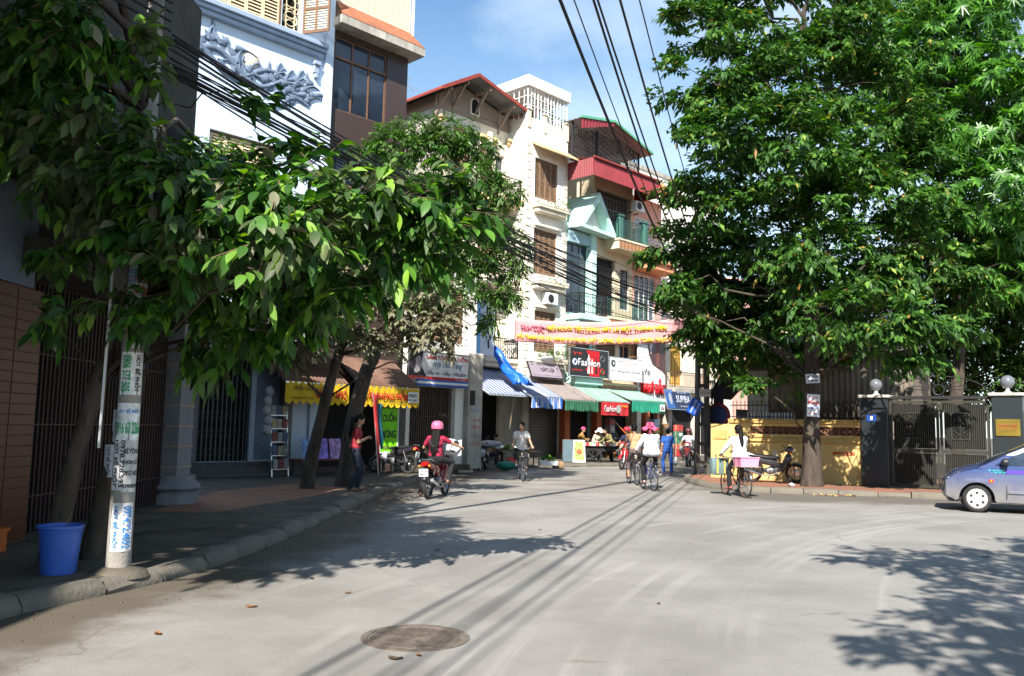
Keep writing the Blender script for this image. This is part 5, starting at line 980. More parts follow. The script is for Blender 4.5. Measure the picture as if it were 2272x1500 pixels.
def tree(name,label,base,trunk,tr,lobes,m,bark,dens,nl,twl,L,Wd,droop,seed,shape=LEAF_S,kind='pinnate',group=None,twigs=0,near=0,extra=None,up_bias=.35,shell=.45,limbs=None,dz=-.25,pads=0):
    root=thing(name,label,'tree',base,0,group); B=Vector(base); loc=tuple(-B)
    pts=[Vector(p) for p in trunk]; fine_=smoothline3(pts,.22); nr=random.Random(seed+50); K=len(fine_)-1
    g=MB().tube([B+(p-pts[0])+Vector((nr.uniform(-.012,.012),nr.uniform(-.012,.012),-.1 if i==0 else 0)) for i,p in enumerate(fine_)],[float(np.interp(i/K*(len(tr)-1),range(len(tr)),tr))*nr.uniform(.93,1.07)*(1.25 if i==0 else 1.08 if i==1 else 1) for i in range(K+1)],18)
    for i in range(len(g.v)):      # knobbly, fluted bark
        v=Vector(g.v[i]); a=(i%18)/18*6.283; c_=B+(fine_[min(i//18,K)]-pts[0]); g.v[i]=tuple(v+(v-c_)*(.07*math.sin(3*a+v.z*1.3+seed)+nr.uniform(-.05,.05)))
    g.build('trunk',bark,root,True,80,loc=loc)
    W_=[B+(p-pts[0]) for p in pts]; al=list(lobes)+list(extra or []); r=random.Random(seed)
    for (x,y,z,R) in al if limbs is None else al[:limbs]:
        c=Vector((x,y,z)); q=[w for w in W_ if w.z<z-.1] or [W_[-1]]
        s_=min(q,key=lambda w:(w-c).length+.6*max(0,1.0-(z-w.z))); rad=max(.012,.022*R+.007*(c-s_).length)
        g=MB().tube(wobble(s_,c,6,.5,.06,r.random()),[rad*(1-.75*i/6) for i in range(7)],6)
        for k in range(4):
            d=Vector((r.gauss(0,1),r.gauss(0,1),r.gauss(0,.6))).normalized()*R*.8; g.tube(wobble(c.lerp(s_,.15),c+d,3,.4,.0,r.random()),[rad*.35,rad*.25,rad*.18,.004],4)
        g.build('branch',bark,root,True,80,loc=loc)
    P,D,Nn,LL,WW,dr,tw=sprays(al,dens,nl,twl,L,Wd,droop,seed,up_bias,kind,shell,dz=dz,pads=pads)
    if twigs:
        g=MB(); r.shuffle(tw)
        for a,b in tw[:twigs]: g.tube([a,b],[.006,.003],3,cap=False)
        tag(g.build('twigs',m_twig,root,loc=loc),kind='stuff')
    if near:   # the largest leaves in view are pieces of their own
        cam_=np.array([0,0,1.6]); v=P-cam_; dep=v@np.array(fw); inv=(dep>0)&(np.abs(v@np.array(rt)/np.maximum(dep,.1))<.6)&(np.abs(v@np.array(up)/np.maximum(dep,.1))<.4)
        sc=np.where(inv,LL/np.maximum(dep,.1),0)*(.8+.2*np.random.default_rng(1).random(len(P))); idx=np.argsort(-sc)[:near]; keep=np.ones(len(P),bool); keep[idx]=False
        vari=[leafmesh('leaf',np.zeros((1,3)),np.array([[1.,0,0]]),np.array([[0,0,1.]]),np.array([1.]),np.array([w]),np.array([d]),shape,mm) for w,d,mm in((.23,.25,leafM['big1']),(.25,.4,leafM['big2']),(.21,.55,leafM['big3']),(.24,.3,leafM['big4']))]
        rg=np.random.default_rng(4)
        for i in idx:
            d=Vector(D[i]).normalized(); nn=Vector(Nn[i]); y=nn.cross(d).normalized(); nn=d.cross(y); mx=Matrix((d,y,nn)).transposed().to_4x4()
            o=put('leaf',vari[int(rg.choice(4,p=[.33,.3,.17,.2]))],root); o.matrix_local=Matrix.Translation(Vector(P[i])-B)@mx@Matrix.Scale(float(LL[i]),4)
        P,D,Nn,LL,WW,dr=[a[keep] for a in(P,D,Nn,LL,WW,dr)]
    me=leafmesh('leaves',P,D,Nn,LL,WW,dr,shape,m); o=put('leaves',me,root,loc); o['kind']='stuff'; return root
def onecol(name,c,dust=.55): return leafmat(name,[(0,c),(1,[x*1.25 for x in c])],.32,.5,dust,spec=.35)
leafM['big1']=onecol('leaf deep green',(.03,.09,.016)); leafM['big2']=onecol('leaf mid green',(.055,.155,.02)); leafM['big3']=onecol('leaf young green',(.19,.36,.035)); leafM['big4']=leafmat('leaf dusty',[(0,(.15,.155,.095)),(1,(.19,.19,.12))],.15,.7,spec=.2)
# big leaved street tree beside the concrete pole
tree('street_tree','big leaved tree beside the blue bin, crown hanging over the street',(-4.58,8.76,.13),[(0,0,0),(.12,.05,.9),(.3,.1,1.8),(.62,.1,2.7),(.8,0,3.5),(.8,-.3,4.6),(.5,-.6,6)],[.115,.095,.085,.08,.075,.055,.03],BIG,leafM['big'],m_bark,160,8,.36,.15,.043,.35,3,LEAF_F,twigs=1200,near=300,dz=-.5,extra=[(-3.6,4.8,7.0,.9),(-4.4,4.0,6.0,.9),(-3.5,6.4,6.8,.8),(-5.0,3.2,7.5,1.1),(-4.0,5.6,5.6,.7),(-4.6,5,6.8,1.2),(-5.2,8,7.2,1.5),(-4.6,3,6.4,1.2),(-4.3,6.2,6.4,1.1),(-5.6,5,6,1.2),(-6.0,10.5,6.2,.9),(-5.1,10.6,4.7,.6)])  # extra lobes: unseen crown added overhead to shade the leaves below
tree('street_tree','leaning trunk plastered with paper flyers right beside the concrete pole',(-4.37,9.23,.13),[(0,0,0),(.12,0,.8),(.3,0,1.7),(.38,.1,2.6),(.3,.4,3.6),(.1,.8,5)],[.125,.11,.1,.09,.08,.04],[(-4.4,10.3,4.6,.7),(-3.8,10.8,4.6,.5),(-5.0,11.2,4.8,.8),(-4.5,11.6,4.8,.6),(-4.5,12.5,5,1),(-5,14,5.3,1.1),(-4,13.5,4.7,.8),(-4.8,16,5.2,1.1),(-3.9,15.5,5,.9),(-5.2,17.5,5,1.0),(-4.6,12.0,4.2,.6)],leafM['big'],m_bark,90,8,.4,.18,.046,.35,5,LEAF_S,dz=-.5)
tree('street_tree','slanting dark trunk on the red paving in front of yellow awnings',(-4.51,19.34,.13),[(0,0,0),(.15,0,1),(.35,0,2),(.6,-.1,3),(.9,-.3,4),(1.2,-.4,5.2)],[.15,.13,.12,.11,.09,.05],DUSTY,leafM['dusty'],m_bark,230,9,.34,.14,.04,.3,8,LEAF_S,twigs=200)
tree('street_tree','stout dark trunk with fine leaved rounded crown before the salon',(-3.78,20.27,.13),[(0,0,0),(.02,.1,1),(.1,.3,2),(.4,.7,3.2),(1.0,1.2,4.5),(1.6,1.5,6),(1.9,1.6,7.5)],[.26,.2,.17,.16,.13,.1,.05],FINE,leafM['fine'],m_bark,330,9,.3,.16,.027,.3,9,LEAF_S,extra=[(-3.5,22.5,6.5,1.2),(-2.5,23,7.5,1.2)])
tree('corner_tree','tall layered tree growing from the pavement in front of the yellow wall',(8.38,23.92,.13),[(0,0,0),(-.02,0,1.5),(.0,0,3),(.05,-.1,5),(-.05,-.2,7.5),(.05,0,10),(0,.2,13)],[.27,.185,.165,.15,.13,.1,.05],RIGHT,leafM['right'],m_bark,112,9,.46,.19,.056,.35,11,LEAF_S,twigs=300,dz=-.25,pads=6)
tree('garden_tree','tall bright tree with starry leaf rosettes behind the iron gate',(14.3,27.4,0),[(0,0,0),(-.1,0,2),(.1,0,4.5),(.0,-.2,7),(.2,-.4,10),(.1,-.2,13)],[.22,.19,.17,.15,.11,.05],PALM,leafM['palm'],m_bark,80,9,.45,.31,.044,.4,12,LEAF_S,'rosette',pads=7)
tree('garden_tree','shaded dark tree mass growing low behind the gate',(12.5,32,0),[(0,0,0),(.1,0,2),(0,0,4),(.3,0,6)],[.2,.17,.14,.06],BACK,leafM['fine'],m_bark,70,9,.6,.24,.055,.3,13,LEAF_S)
# trees just out of frame whose shade falls into the picture
tree('street_tree','tall tree standing on the right pavement behind the viewer',(7.5,-2,.13),[(0,0,0),(0,0,2),(-.2,.2,4),(-.5,.6,6)],[.25,.2,.18,.1],[(3.3,4.2,6,.85),(4.4,4.0,6.3,.9),(1.7,-.4,6,.75),(2.6,.4,6.3,.8),(3.4,1.3,6.5,.8),(5.2,2,6.6,1.3),(6.2,0,7,1.5),(5,-2,7,1.4),(6.5,4,7,1.4),(7.6,2,7.5,1.5)],leafM['right'],m_bark,80,9,.55,.22,.06,.3,14,LEAF_S)
# ================================================================ poles, cables, flyers, bin
m_poleC=mat('pole concrete',(.3,.28,.25),.9,.2,2.5,.4,40,dirt=.5,dcol=(.13,.11,.09))
up_=thing('utility_pole','round concrete utility pole plastered with paper flyers at left','pole',(-3.76,8.47,.11))
PR=lambda z:.115-.0055*z; LEAN=Vector((.0,.0,1))
MB().tube([LEAN*z*1.0 for z in(-.1,2,4,6,8.2)],[PR(z) for z in(0,2,4,6,8.2)],24).build('shaft',m_poleC,up_,True,80)
MB().lathe([(.3,-.02),(.26,.03),(.18,.05),(.12,.07)],22).build('footing',m_conc,up_,True)
def flyer(z,az,h,w,bgc,lines,rot=False,r0=None):
    """paper glued round the pole; az measured from the side facing the street viewer"""
    p=mat('paper %.2f%.2f%.2f'%bgc,bgc,.8,.3,14,.3,30,dirt=.5,dcol=(.3,.27,.22)); n=8; g=MB(); r=PR(z)+.003; A0=math.atan2(-1.0,.42)+az
    def pt(x,zz,rr): a=A0+x/PR(z); c=LEAN*(z+zz); return Vector((c.x+rr*math.cos(a),c.y+rr*math.sin(a),c.z))
    g.grid([[pt(-w/2+w*i/n,zz,r+.004*math.sin(i*1.3+z*9)) for i in range(n+1)] for zz in(0,h/2,h)])
    o=g.build('flyer',p,up_,True,80)
    for tx,x,zz,tw,th,c in lines:
        t=text(o,tx,tw,th,flat('ink %.2f%.2f%.2f'%c,c,.7),(0,0,0),.0005,bold=.03)
        t.modifiers.clear()
        for v in t.data.vertices:
            a,b=v.co.x,v.co.z
            if rot: a,b=x+b,zz+tw-a
            else: a,b=x+a,zz+b
            v.co=pt(-w/2+a,b,r+.006)
WH=(.72,.72,.72); BL=(.05,.22,.55); GR=(.03,.32,.12); BK=(.03,.03,.04); RD=(.6,.03,.05)
flyer(.22,.12,.46,.2,WH,[('HÚT BỂ PHỐT',.02,.03,.4,.05,BL),('0974.72.4032',.1,.03,.4,.08,BL)],True)
flyer(.8,-.5,.52,.12,WH,[('HÚT BỂ PHỐT',.015,.03,.45,.05,BK),('0978.728.593',.07,.03,.45,.04,BK)],True)
flyer(.78,.55,.5,.16,(.55,.54,.52),[('BÊ TÔNG',.01,.37,.14,.06,BK),('KHOAN CẮT',.01,.27,.14,.06,BK),('0912 453',.01,.16,.14,.05,BK),('0989',.01,.04,.14,.04,BK)])
flyer(1.28,.05,.36,.25,(.75,.77,.76),[('HÚT BỂ PHỐT',.03,.26,.2,.05,BL),('0916 63 2266',.01,.06,.23,.12,GR)])
flyer(1.72,.1,.42,.22,(.74,.74,.74),[('0906 577 505',.02,.03,.36,.08,GR),('HÚT BỂ PHỐT',.14,.03,.36,.06,BK)],True)
flyer(2.18,.45,.34,.14,(.52,.52,.54),[('BỂ PHỐT',.01,.22,.12,.06,BK),('THÔNG TẮC',.01,.13,.12,.05,BK),('0983 402',.01,.04,.12,.05,BK)])
flyer(2.68,.5,.24,.15,(.72,.72,.72),[('KHOAN',.01,.15,.13,.06,RD),('BÊ TÔNG',.01,.03,.13,.1,RD)])
flyer(2.74,-.35,.42,.1,(.5,.56,.62),[('0913 232 271',.02,.03,.36,.06,(.05,.3,.5))],True)
flyer(3.12,.0,.46,.15,(.14,.36,.62),[('0912 771 771',.03,.03,.4,.09,(.04,.15,.4))],True)
flyer(2.95,.45,.36,.14,(.5,.5,.48),[('HÚT BỂ',.01,.24,.12,.07,GR),('PHỐT',.01,.14,.12,.07,BK)])
flyer(3.12,.75,.5,.12,(.35,.34,.32),[('CHO THUÊ',.01,.3,.1,.06,BK),('NHÀ',.01,.2,.1,.06,BK)])
MB().box(-.26,-.14,-.12,.06,3.25,3.85).build('meter_box',mat('ochre box',(.2,.12,.03),.8),up_); MB().beam((-.22,-.1,1.2),(-.2,-.1,3.3),.02).build('conduit',m_wiron,up_)
# flyers on the leaning trunk
tr2=thing('flyer_strip','column of phone number flyers glued on the leaning trunk','flyer',(-4.37,9.23,.13))
for i,(z,c,ph) in enumerate([(.85,BK,'0973 075 022'),(1.22,BK,'0944 222 598'),(1.6,BK,'0978.728.593'),(1.98,BL,'0904 557 102')]):
    q=.12*z*1.25; r=.12-.012*z; x=q+.02
    g=MB(); P=[[Vector((x+.16*z/1.7-.14*z/1.7+(r+.004)*math.cos(a),-(r+.004)*math.sin(a)*1.0,zz)) for a in np.linspace(2.2,.75,8)] for zz in(z,z+.34)]
    g.grid(P); o=g.build('flyer',flat('paper 0.550.560.60',(.55,.56,.6),.7),tr2,True,80)
    for tx,da,dd in((ph,1.15,.07),('HÚT BỂ PHỐT',1.85,.05)):
        t=text(o,tx,.3,dd,flat('ink %.2f%.2f%.2f'%c,c,.7),(0,0,0),.0005,bold=.02); t.modifiers.clear()
        for v in t.data.vertices: a=da-v.co.z/r; v.co=(x+.02*z/1.7+(r+.008)*math.cos(a),-(r+.008)*math.sin(a),z+.32-v.co.x)
# lattice concrete pole at the right corner
m_lat=mat('old pole concrete',(.09,.085,.075),.9,.25,3,.4,30)
lp=thing('lattice_pole','square laddered concrete pole at the right street corner','pole',(6.48,29.04,.1)); lp.rotation_euler.z=.3
for sx in(-1,1): MB().add([(sx*.2-.06,-.1,0),(sx*.2+.06,-.1,0),(sx*.2+.06,.1,0),(sx*.2-.06,.1,0),(sx*.11-.045,-.08,8.6),(sx*.11+.045,-.08,8.6),(sx*.11+.045,.08,8.6),(sx*.11-.045,.08,8.6)],[(0,3,2,1),(4,5,6,7),(0,1,5,4),(1,2,6,5),(2,3,7,6),(3,0,4,7)]).build('leg',m_lat,lp)
for i in range(13): z=.35+i*.65; w=.2-.0105*z; MB().box(-w+.05,w-.05,-.08,.08,z,z+.12).build('rung',m_lat,lp)
for z in(6.4,7.1): MB().box(-.9,.9,-.14,-.08,z,z+.09).build('cross_arm',m_blackiron,lp)
g=MB()
for i in range(9): x=.26+.03*i; g.tube(wobble((x+.1,-.1+.04*(i%3),.1),(x-.05,-.1,3.2),6,.15,0,i),.014,5)
g.build('cable_drop',m_blk,lp); MB().cbox(.3,.52,-.2,-.02,1.25,1.6,.01).build('junction_box',m_blackiron,lp)
sg=thing('street_name_sign','small blue street plate hanging tilted from the lattice pole','sign',(6.1,28.7,2.72)); sg.rotation_euler=(0,R_(28),.2); MB().cbox(0,.42,-.01,0,-.55,0,.004).build('plate',flat('street sign blue',(.01,.09,.5),.4),sg); t=text(sg,'ĐƯỜNG',.45,.09,m_wtx,(.12,-.013,-.05),.002,rot=(0,R_(90),0)); t=text(sg,'THÁI HÀ',.4,.09,m_wtx,(.27,-.013,-.08),.002,rot=(0,R_(90),0))
ws=thing('notice_board','small white notice board fixed to the lattice pole','sign',(6.28,28.6,2.72)); ws.rotation_euler.z=.2; MB().cbox(0,.42,-.01,0,0,.26,.004).build('plate',flat('notice white',(.55,.53,.52)),ws); text(ws,'ĐT 8 1190',.36,.08,flat('brown ink',(.3,.12,.1)),(.03,-.013,.09),.002)
ps=thing('purple_poster','dark purple poster board behind the lattice pole','sign',(6.95,29.3,2.5)); MB().cbox(0,.32,-.02,0,0,.6,.004).build('panel',flat('purple board',(.015,.006,.035)),ps)
# papers on the corner tree
for i,(lb,z,h,w,c,ls) in enumerate([('white house for rent notice tied to the corner tree trunk',2.95,.26,.4,(.62,.64,.68),[('CHO THUÊ NHÀ',.03,.15,.32,.08,BK),('ĐT 0904 668',.05,.04,.28,.06,BK)]),('colourful massage flyer tied to the corner tree trunk below the notice',2.05,.62,.36,(.7,.7,.72),[('Massage',.02,.32,.32,.14,RD),('0988 772',.04,.2,.28,.08,(.03,.1,.45)),('MỞ CỬA',.06,.06,.22,.08,RD),('THƯ GIÃN',.06,.5,.24,.06,RD)])]):
    pz=thing('tree_notice',lb,'notice',(8.38-.24,23.92-.3,z)); pz.rotation_euler=(0,R_(3 if i else -4),R_(4)); MB().cbox(0,w,-.01,0,0,h,.003).build('sheet',flat('notice paper %d'%i,c),pz)
    for tx,x,zz,tw,th,cc in ls: text(pz,tx,tw,th,flat('ink %.2f%.2f%.2f'%cc,cc,.7),(x,-.012,zz),.001,bold=.03)
# cables
m_cab=mat('black cable',(.012,.012,.013),.6,.2,5,0)
def cable(a,b,sag,r,n=26): 
    a=Vector(a);b=Vector(b); return MB().tube([a.lerp(b,i/n)-Vector((0,0,sag*4*(i/n)*(1-i/n))) for i in range(n+1)],r,5)
r=random.Random(2)
tops=[(.55,11,7.33),(.74,11,7.33),(1.0,11,7.34),(1.05,11,7.36),(1.36,11,7.34),(1.62,11,7.35)]
ends=[(5.65,29,6.95),(5.85,29,6.9),(5.95,29,7.1),(6.2,29,7.1),(6.5,29,7.15),(6.9,29,7.15)]; rad=[.026,.01,.019,.016,.018,.01]
for i,(t,e) in enumerate(zip(tops,ends)):
    t=Vector(t);e=Vector(e); back=t+(t-e)*1.3; back.z=t.z+.25
    o=MB().tube([e.lerp(t,k/14)-Vector((0,0,.25*4*(k/14)*(1-k/14))) for k in range(15)]+[t.lerp(back,k/10) for k in range(1,11)],rad[i],6).build('power_cable',m_cab,None,True)
    tag(o,['thickest black power cable, leftmost of those overhead','thin power cable second from left overhead','thick power cable third from left overhead','power cable fourth from left overhead, close beside the third','power cable second from right overhead','thin rightmost power cable overhead'][i],'cable','power cables over the road')
for i in range(22):
    a=Vector((-3.62+r.uniform(-.12,.05),8.6+r.uniform(-.1,.1),5.15+r.uniform(0,.45))); e=Vector((6.35+r.uniform(-.2,.2),29,5.0+r.uniform(0,1.3)+(.2 if i<8 else 0)))
    if i%3==0: e=e+Vector((r.uniform(-.3,.2),r.uniform(-.3,.3),0))
    o=cable(a,e,r.uniform(.1,.75),r.choice([.007,.008,.01,.014])).build('telecom_cable',m_cab,None,True); tag(o,'thin black telephone cable in the sagging bundle between the two poles','cable','telephone cables between the poles')
for i in range(7):
    a=Vector((-3.6,8.5,5.6+.1*i)); e=Vector((-9,-6,6.2+.1*i)); o=cable(a,e,.3,.014).build('telecom_cable',m_cab,None,True); tag(o,'black telephone cable running from the round pole back along the left houses','cable','telephone cables along the left houses')
for i in range(8):
    a=Vector((6.4,29.0,4.9+.12*i)); e=PB+U*(r.uniform(-8,6))+NF*.2+Vector((0,0,r.uniform(5.2,6.6))); o=cable(a,e,r.uniform(.3,.9),.009).build('house_cable',m_cab,None,True); tag(o,'thin loose cable drooping from lattice pole to the far house fronts','cable','loose cables to the far houses')
# blue bin
bn_=thing('blue_bin','bright blue plastic bucket bin standing by the tree trunk','bin',(-4.25,8.3,.13))
bn_.scale=(.8,.8,.9); m_bin=mat('blue plastic',(.04,.12,.5),.45,.15,4,.1,20,spec=.4,dirt=.35,dcol=(.12,.15,.25))
MB().lathe([(.0,.0),(.185,.0),(.195,.02),(.235,.46),(.25,.47),(.25,.5),(.235,.5),(.228,.46),(.18,.03),(0,.03)],36,cap=False).build('bucket',m_bin,bn_,True,35); MB().torus((0,0,.44),(0,0,1),.24,.008,36,6).build('rib',m_bin,bn_,True); MB().box(-.27,-.23,-.05,.05,.46,.5).build('handle',m_bin,bn_)
MB().tube([(.05,.02,.3),(.06,.03,.52),(.1,.03,.62)],.008,5).build('stick',m_barkd,bn_)
ob=thing('orange_crate','orange plastic crate at the far left shop front','crate',(-5.62,9.3,.13)); ob.scale=(.7,.7,.8); MB().cbox(-.25,.25,-.3,.3,0,.32,.02).build('body',mat('orange plastic',(.5,.12,.02),.5),ob); MB().box(-.27,.27,-.32,.32,.28,.33).build('rim',mat('orange plastic',(0,0,0)),ob)
# ================================================================ motorbikes, bicycles, cart, taxi
m_rub=mat('tyre rubber',(.025,.024,.023),.9,.3,8,.3,40,dirt=.4,dcol=(.12,.11,.1)); m_chr=mat('chrome',(.65,.66,.68),.18,.1,5,0,metal=1); m_eng=mat('engine alloy',(.25,.25,.26),.45,.25,10,.2,metal=.7)
m_blkp=mat('black plastic',(.022,.022,.024),.4,.15,6,.05); m_seat=mat('black vinyl',(.018,.018,.02),.5,.2,6,.1); m_amber=flat('amber lens',(.75,.22,.01),.2); m_redlens=flat('red lens',(.35,.01,.01),.15); m_clear=flat('clear lens',(.6,.63,.66),.1,spec=.8)
def loft(secs,n=14,p=2.4,cap=True):
    g=MB(); rows=[]
    for (x,cy,cz,ry,rz) in secs:
        row=[]
        for j in range(n):
            a=2*math.pi*j/n; c,s=math.cos(a),math.sin(a); row.append(Vector((x,cy+ry*math.copysign(abs(c)**(2/p),c),cz+rz*math.copysign(abs(s)**(2/p),s))))
        rows.append(row)
    g.grid(rows,close=True)
    if cap: g.add(rows[0],[tuple(range(n))]); g.add(rows[-1],[tuple(range(n-1,-1,-1))])
    return g
def wheel(parent,x,R,r,name,rimm,spokes=18,steer=0,z=None,y=0,tilt=None,sr=.004,hub=.05,thin=False):
    w=MB().torus((0,0,0),(0,1,0),R-r,r,32,8).build(name,m_rub,parent,True,loc=(x,y,z or R)); w.rotation_euler=(0,0,steer)
    g=MB().torus((0,0,0),(0,1,0),R-2*r-.004,.012 if not thin else .009,32,6); g.build('rim',rimm,w,True)
    g=MB().lathe([(.02,-hub),(hub*.8,-hub*.7),(hub*.5,0),(hub*.8,hub*.7),(.02,hub)],12,ax=(0,1,0)); g.build('hub',rimm,w,True)
    g=MB()
    for i in range(spokes):
        a=6.283*i/spokes; s=1 if i%2 else -1; b=a+.35*(1 if i%4<2 else -1); g.beam((hub*.7*math.cos(a),s*hub*.6,hub*.7*math.sin(a)),((R-2*r)*math.cos(b),0,(R-2*r)*math.sin(b)),sr)
    g.build('spokes',m_chr,w); return w
def fender(R,w,a0,a1,th=.0,n=14,rake=1.0):
    g=MB(); rows=[]
    for i in range(n+1):
        a=a0+(a1-a0)*i/n; rows.append([Vector((R*math.cos(a)-(q*q)*.02*math.cos(a),q*w,R*math.sin(a)-(q*q)*.02*math.sin(a))) for q in(-1,-.6,0,.6,1)])
    return g.grid(rows)
def motorbike(label,loc,rotz,col,steer=0,lean=0,shield=None,plate=None,basket=False,seatc=None,group='motorbikes in the street'):
    t=thing('motorbike',label,'motorbike',loc,rotz,group); t.rotation_euler=(lean,0,rotz)
    pm=mat('motor paint %.2f %.2f %.2f'%col,col,.22,.06,3,0,coat=.6,spec=.5); sm=mat('motor paint %.2f %.2f %.2f'%shield,shield,.25,.06,3,0,coat=.5) if shield else pm
    R,r=.29,.042; wheel(t,-.6,R,r,'wheel',m_chr)
    # steered front assembly
    st=MB().tube([(.42,0,.95),(.38,0,.7)],.03,8).build('steering_head',m_blkp,t,True); piv=Vector((.42,0,.9))
    def sp(mb,nm,m_,sm_=True):
        mb.xf(Matrix.Translation(piv)@Matrix.Rotation(steer,4,Vector((-.35,0,1)).normalized())@Matrix.Translation(-piv)); return mb.build(nm,m_,t,sm_)
    g=MB()
    for s in(-1,1): g.tube([(.43,s*.07,.86),(.62,s*.07,.29)],[.02,.026],8)
    sp(g,'front_fork',m_chr)
    g=MB().torus((.62,0,.29),(0,1,0),R-r,r,32,8); wf=sp(g,'wheel',m_rub)
    g=MB().torus((.62,0,.29),(0,1,0),R-2*r-.004,.013,32,6).lathe([(.02,-.05),(.07,-.04),(.07,.04),(.02,.05)],14,o=(.62,0,.29),ax=(0,1,0))
    for i in range(18): a=6.283*i/18; b=a+.35*(1 if i%4<2 else -1); g.beam((.62+.05*math.cos(a),.03*(1 if i%2 else -1),.29+.05*math.sin(a)),(.62+.2*math.cos(b),0,.29+.2*math.sin(b)),.004)
    g.lathe([(.11,0),(.11,.004)],20,o=(.62,.055,.29),ax=(0,1,0)); sp(g,'rim',m_chr)
    g=fender(R+.035,.06,R_(25),R_(165)).xf(Matrix.Translation((.62,0,.29))); o=sp(g,'front_fender',pm); solid(o,.006)
    sp(loft([(.3,0,.96,.05,.04),(.36,0,.99,.12,.07),(.44,0,1.0,.15,.09),(.5,0,.98,.13,.085),(.54,0,.95,.08,.055)],16),'handlebar_cowl',pm)
    sp(loft([(.5,0,.97,.1,.06),(.545,0,.955,.085,.05),(.565,0,.95,.05,.03)],14),'headlight',m_clear)
    g=MB()
    for s in(-1,1): g.tube([(.4,s*.1,1.0),(.34,s*.22,1.02),(.27,s*.34,1.0)],.014,8)
    sp(g,'handlebar',m_chr); g=MB()
    for s in(-1,1): g.tube([(.31,s*.27,1.012),(.26,s*.37,.995)],.02,8)
    sp(g,'grip',m_blkp)
    for s in(-1,1):
        sp(MB().tube([(.34,s*.22,1.02),(.36,s*.3,1.18),(.33,s*.35,1.2)],.007,6).ball((.32,s*.39,1.21),(.015,.06,.04)),'mirror',m_blkp)
        sp(MB().ball((.5,s*.13,.93),(.05,.03,.03)),'turn_signal',m_amber)
    # bodywork
    loft([(.5,0,.72,.06,.1),(.44,0,.72,.15,.15),(.36,0,.66,.17,.19),(.3,0,.55,.165,.2),(.24,0,.45,.12,.16),(.2,0,.4,.06,.08)],16,2.2).build('leg_shield',sm,t,True,60)
    loft([(.42,0,.5,.03,.08),(.2,0,.5,.06,.09),(0,0,.52,.08,.09),(-.1,0,.56,.09,.1)],12).build('centre_tunnel',pm,t,True,60)
    loft([(.1,0,.58,.07,.1),(-.1,0,.62,.115,.12),(-.35,0,.66,.125,.11),(-.6,0,.72,.11,.08),(-.8,0,.77,.07,.045)],14,2.6).build('side_panel',pm,t,True,60)
    loft([(.16,0,.73,.06,.03),(.05,0,.745,.12,.045),(-.2,0,.76,.14,.05),(-.45,0,.79,.135,.05),(-.66,0,.82,.1,.04)],14,3).build('seat',seatc or m_seat,t,True,60)
    loft([(-.74,0,.77,.09,.05),(-.82,0,.76,.08,.045),(-.86,0,.75,.05,.03)],12).build('tail_light',m_redlens,t,True)
    for s in(-1,1): MB().ball((-.8,s*.11,.72),(.045,.03,.028)).build('turn_signal',m_amber,t,True)
    o=fender(R+.04,.065,R_(20),R_(190)).xf(Matrix.Rotation(math.pi,4,'Z')).xf(Matrix.Translation((-.6,0,.3))).build('rear_fender',m_blkp,t,True); solid(o,.006)
    g=MB().tube([(-.45,.11,.8),(-.7,.12,.86),(-.86,.06,.86),(-.86,-.06,.86),(-.7,-.12,.86),(-.45,-.11,.8)],.012,6); g.build('grab_rail',m_chr,t,True)
    pl=MB().cbox(-.875,-.868,-.1,.1,.5,.66,.002).build('number_plate',m_wtx,t)
    for k,tx in enumerate(plate or ('29-S4','8972')):
        q=text(pl,tx,.16,.055,m_blk,(0,0,0),.001,bold=.02); q.rotation_euler=(0,0,-math.pi/2); q.location=(-.879,.08,.585-.07*k)
    loft([(.2,0,.4,.05,.06),(.1,0,.38,.1,.09),(-.08,0,.36,.13,.11),(-.2,0,.34,.1,.08)],12,3).build('engine',m_eng,t,True,50)
    MB().tube([(.1,-.08,.33),(.0,-.14,.24),(-.25,-.15,.24),(-.4,-.16,.28)],.02,8).tube([(-.38,-.165,.28),(-.45,-.17,.3),(-.85,-.18,.42)],[.025,.045,.04],12).build('exhaust',m_chr,t,True)
    g=MB()
    for s in(-1,1): g.beam((-.15,s*.08,.36),(-.6,s*.08,.29),.03,.04); g.tube([(-.58,s*.1,.33),(-.42,s*.11,.66)],.018,8)
    g.build('swingarm',m_blkp,t,True); g=MB().tube([(.05,-.28,.27),(.05,.28,.27)],.012,6).tube([(-.25,-.22,.34),(-.25,.22,.34)],.012,6)
    for s in(-1,1): g.cbox(.0,.11,s*.24-.05,s*.24+.05,.265,.3,.01)
    g.build('foot_rest',m_blkp,t); MB().beam((-.05,.12,.3),(-.12,.26,.02),.018).build('side_stand',m_blkp,t); MB().tube([(-.15,.1,.36),(-.6,.1,.31)],.045,8).build('chain_case',pm if seatc else m_blkp,t,True)
    return t
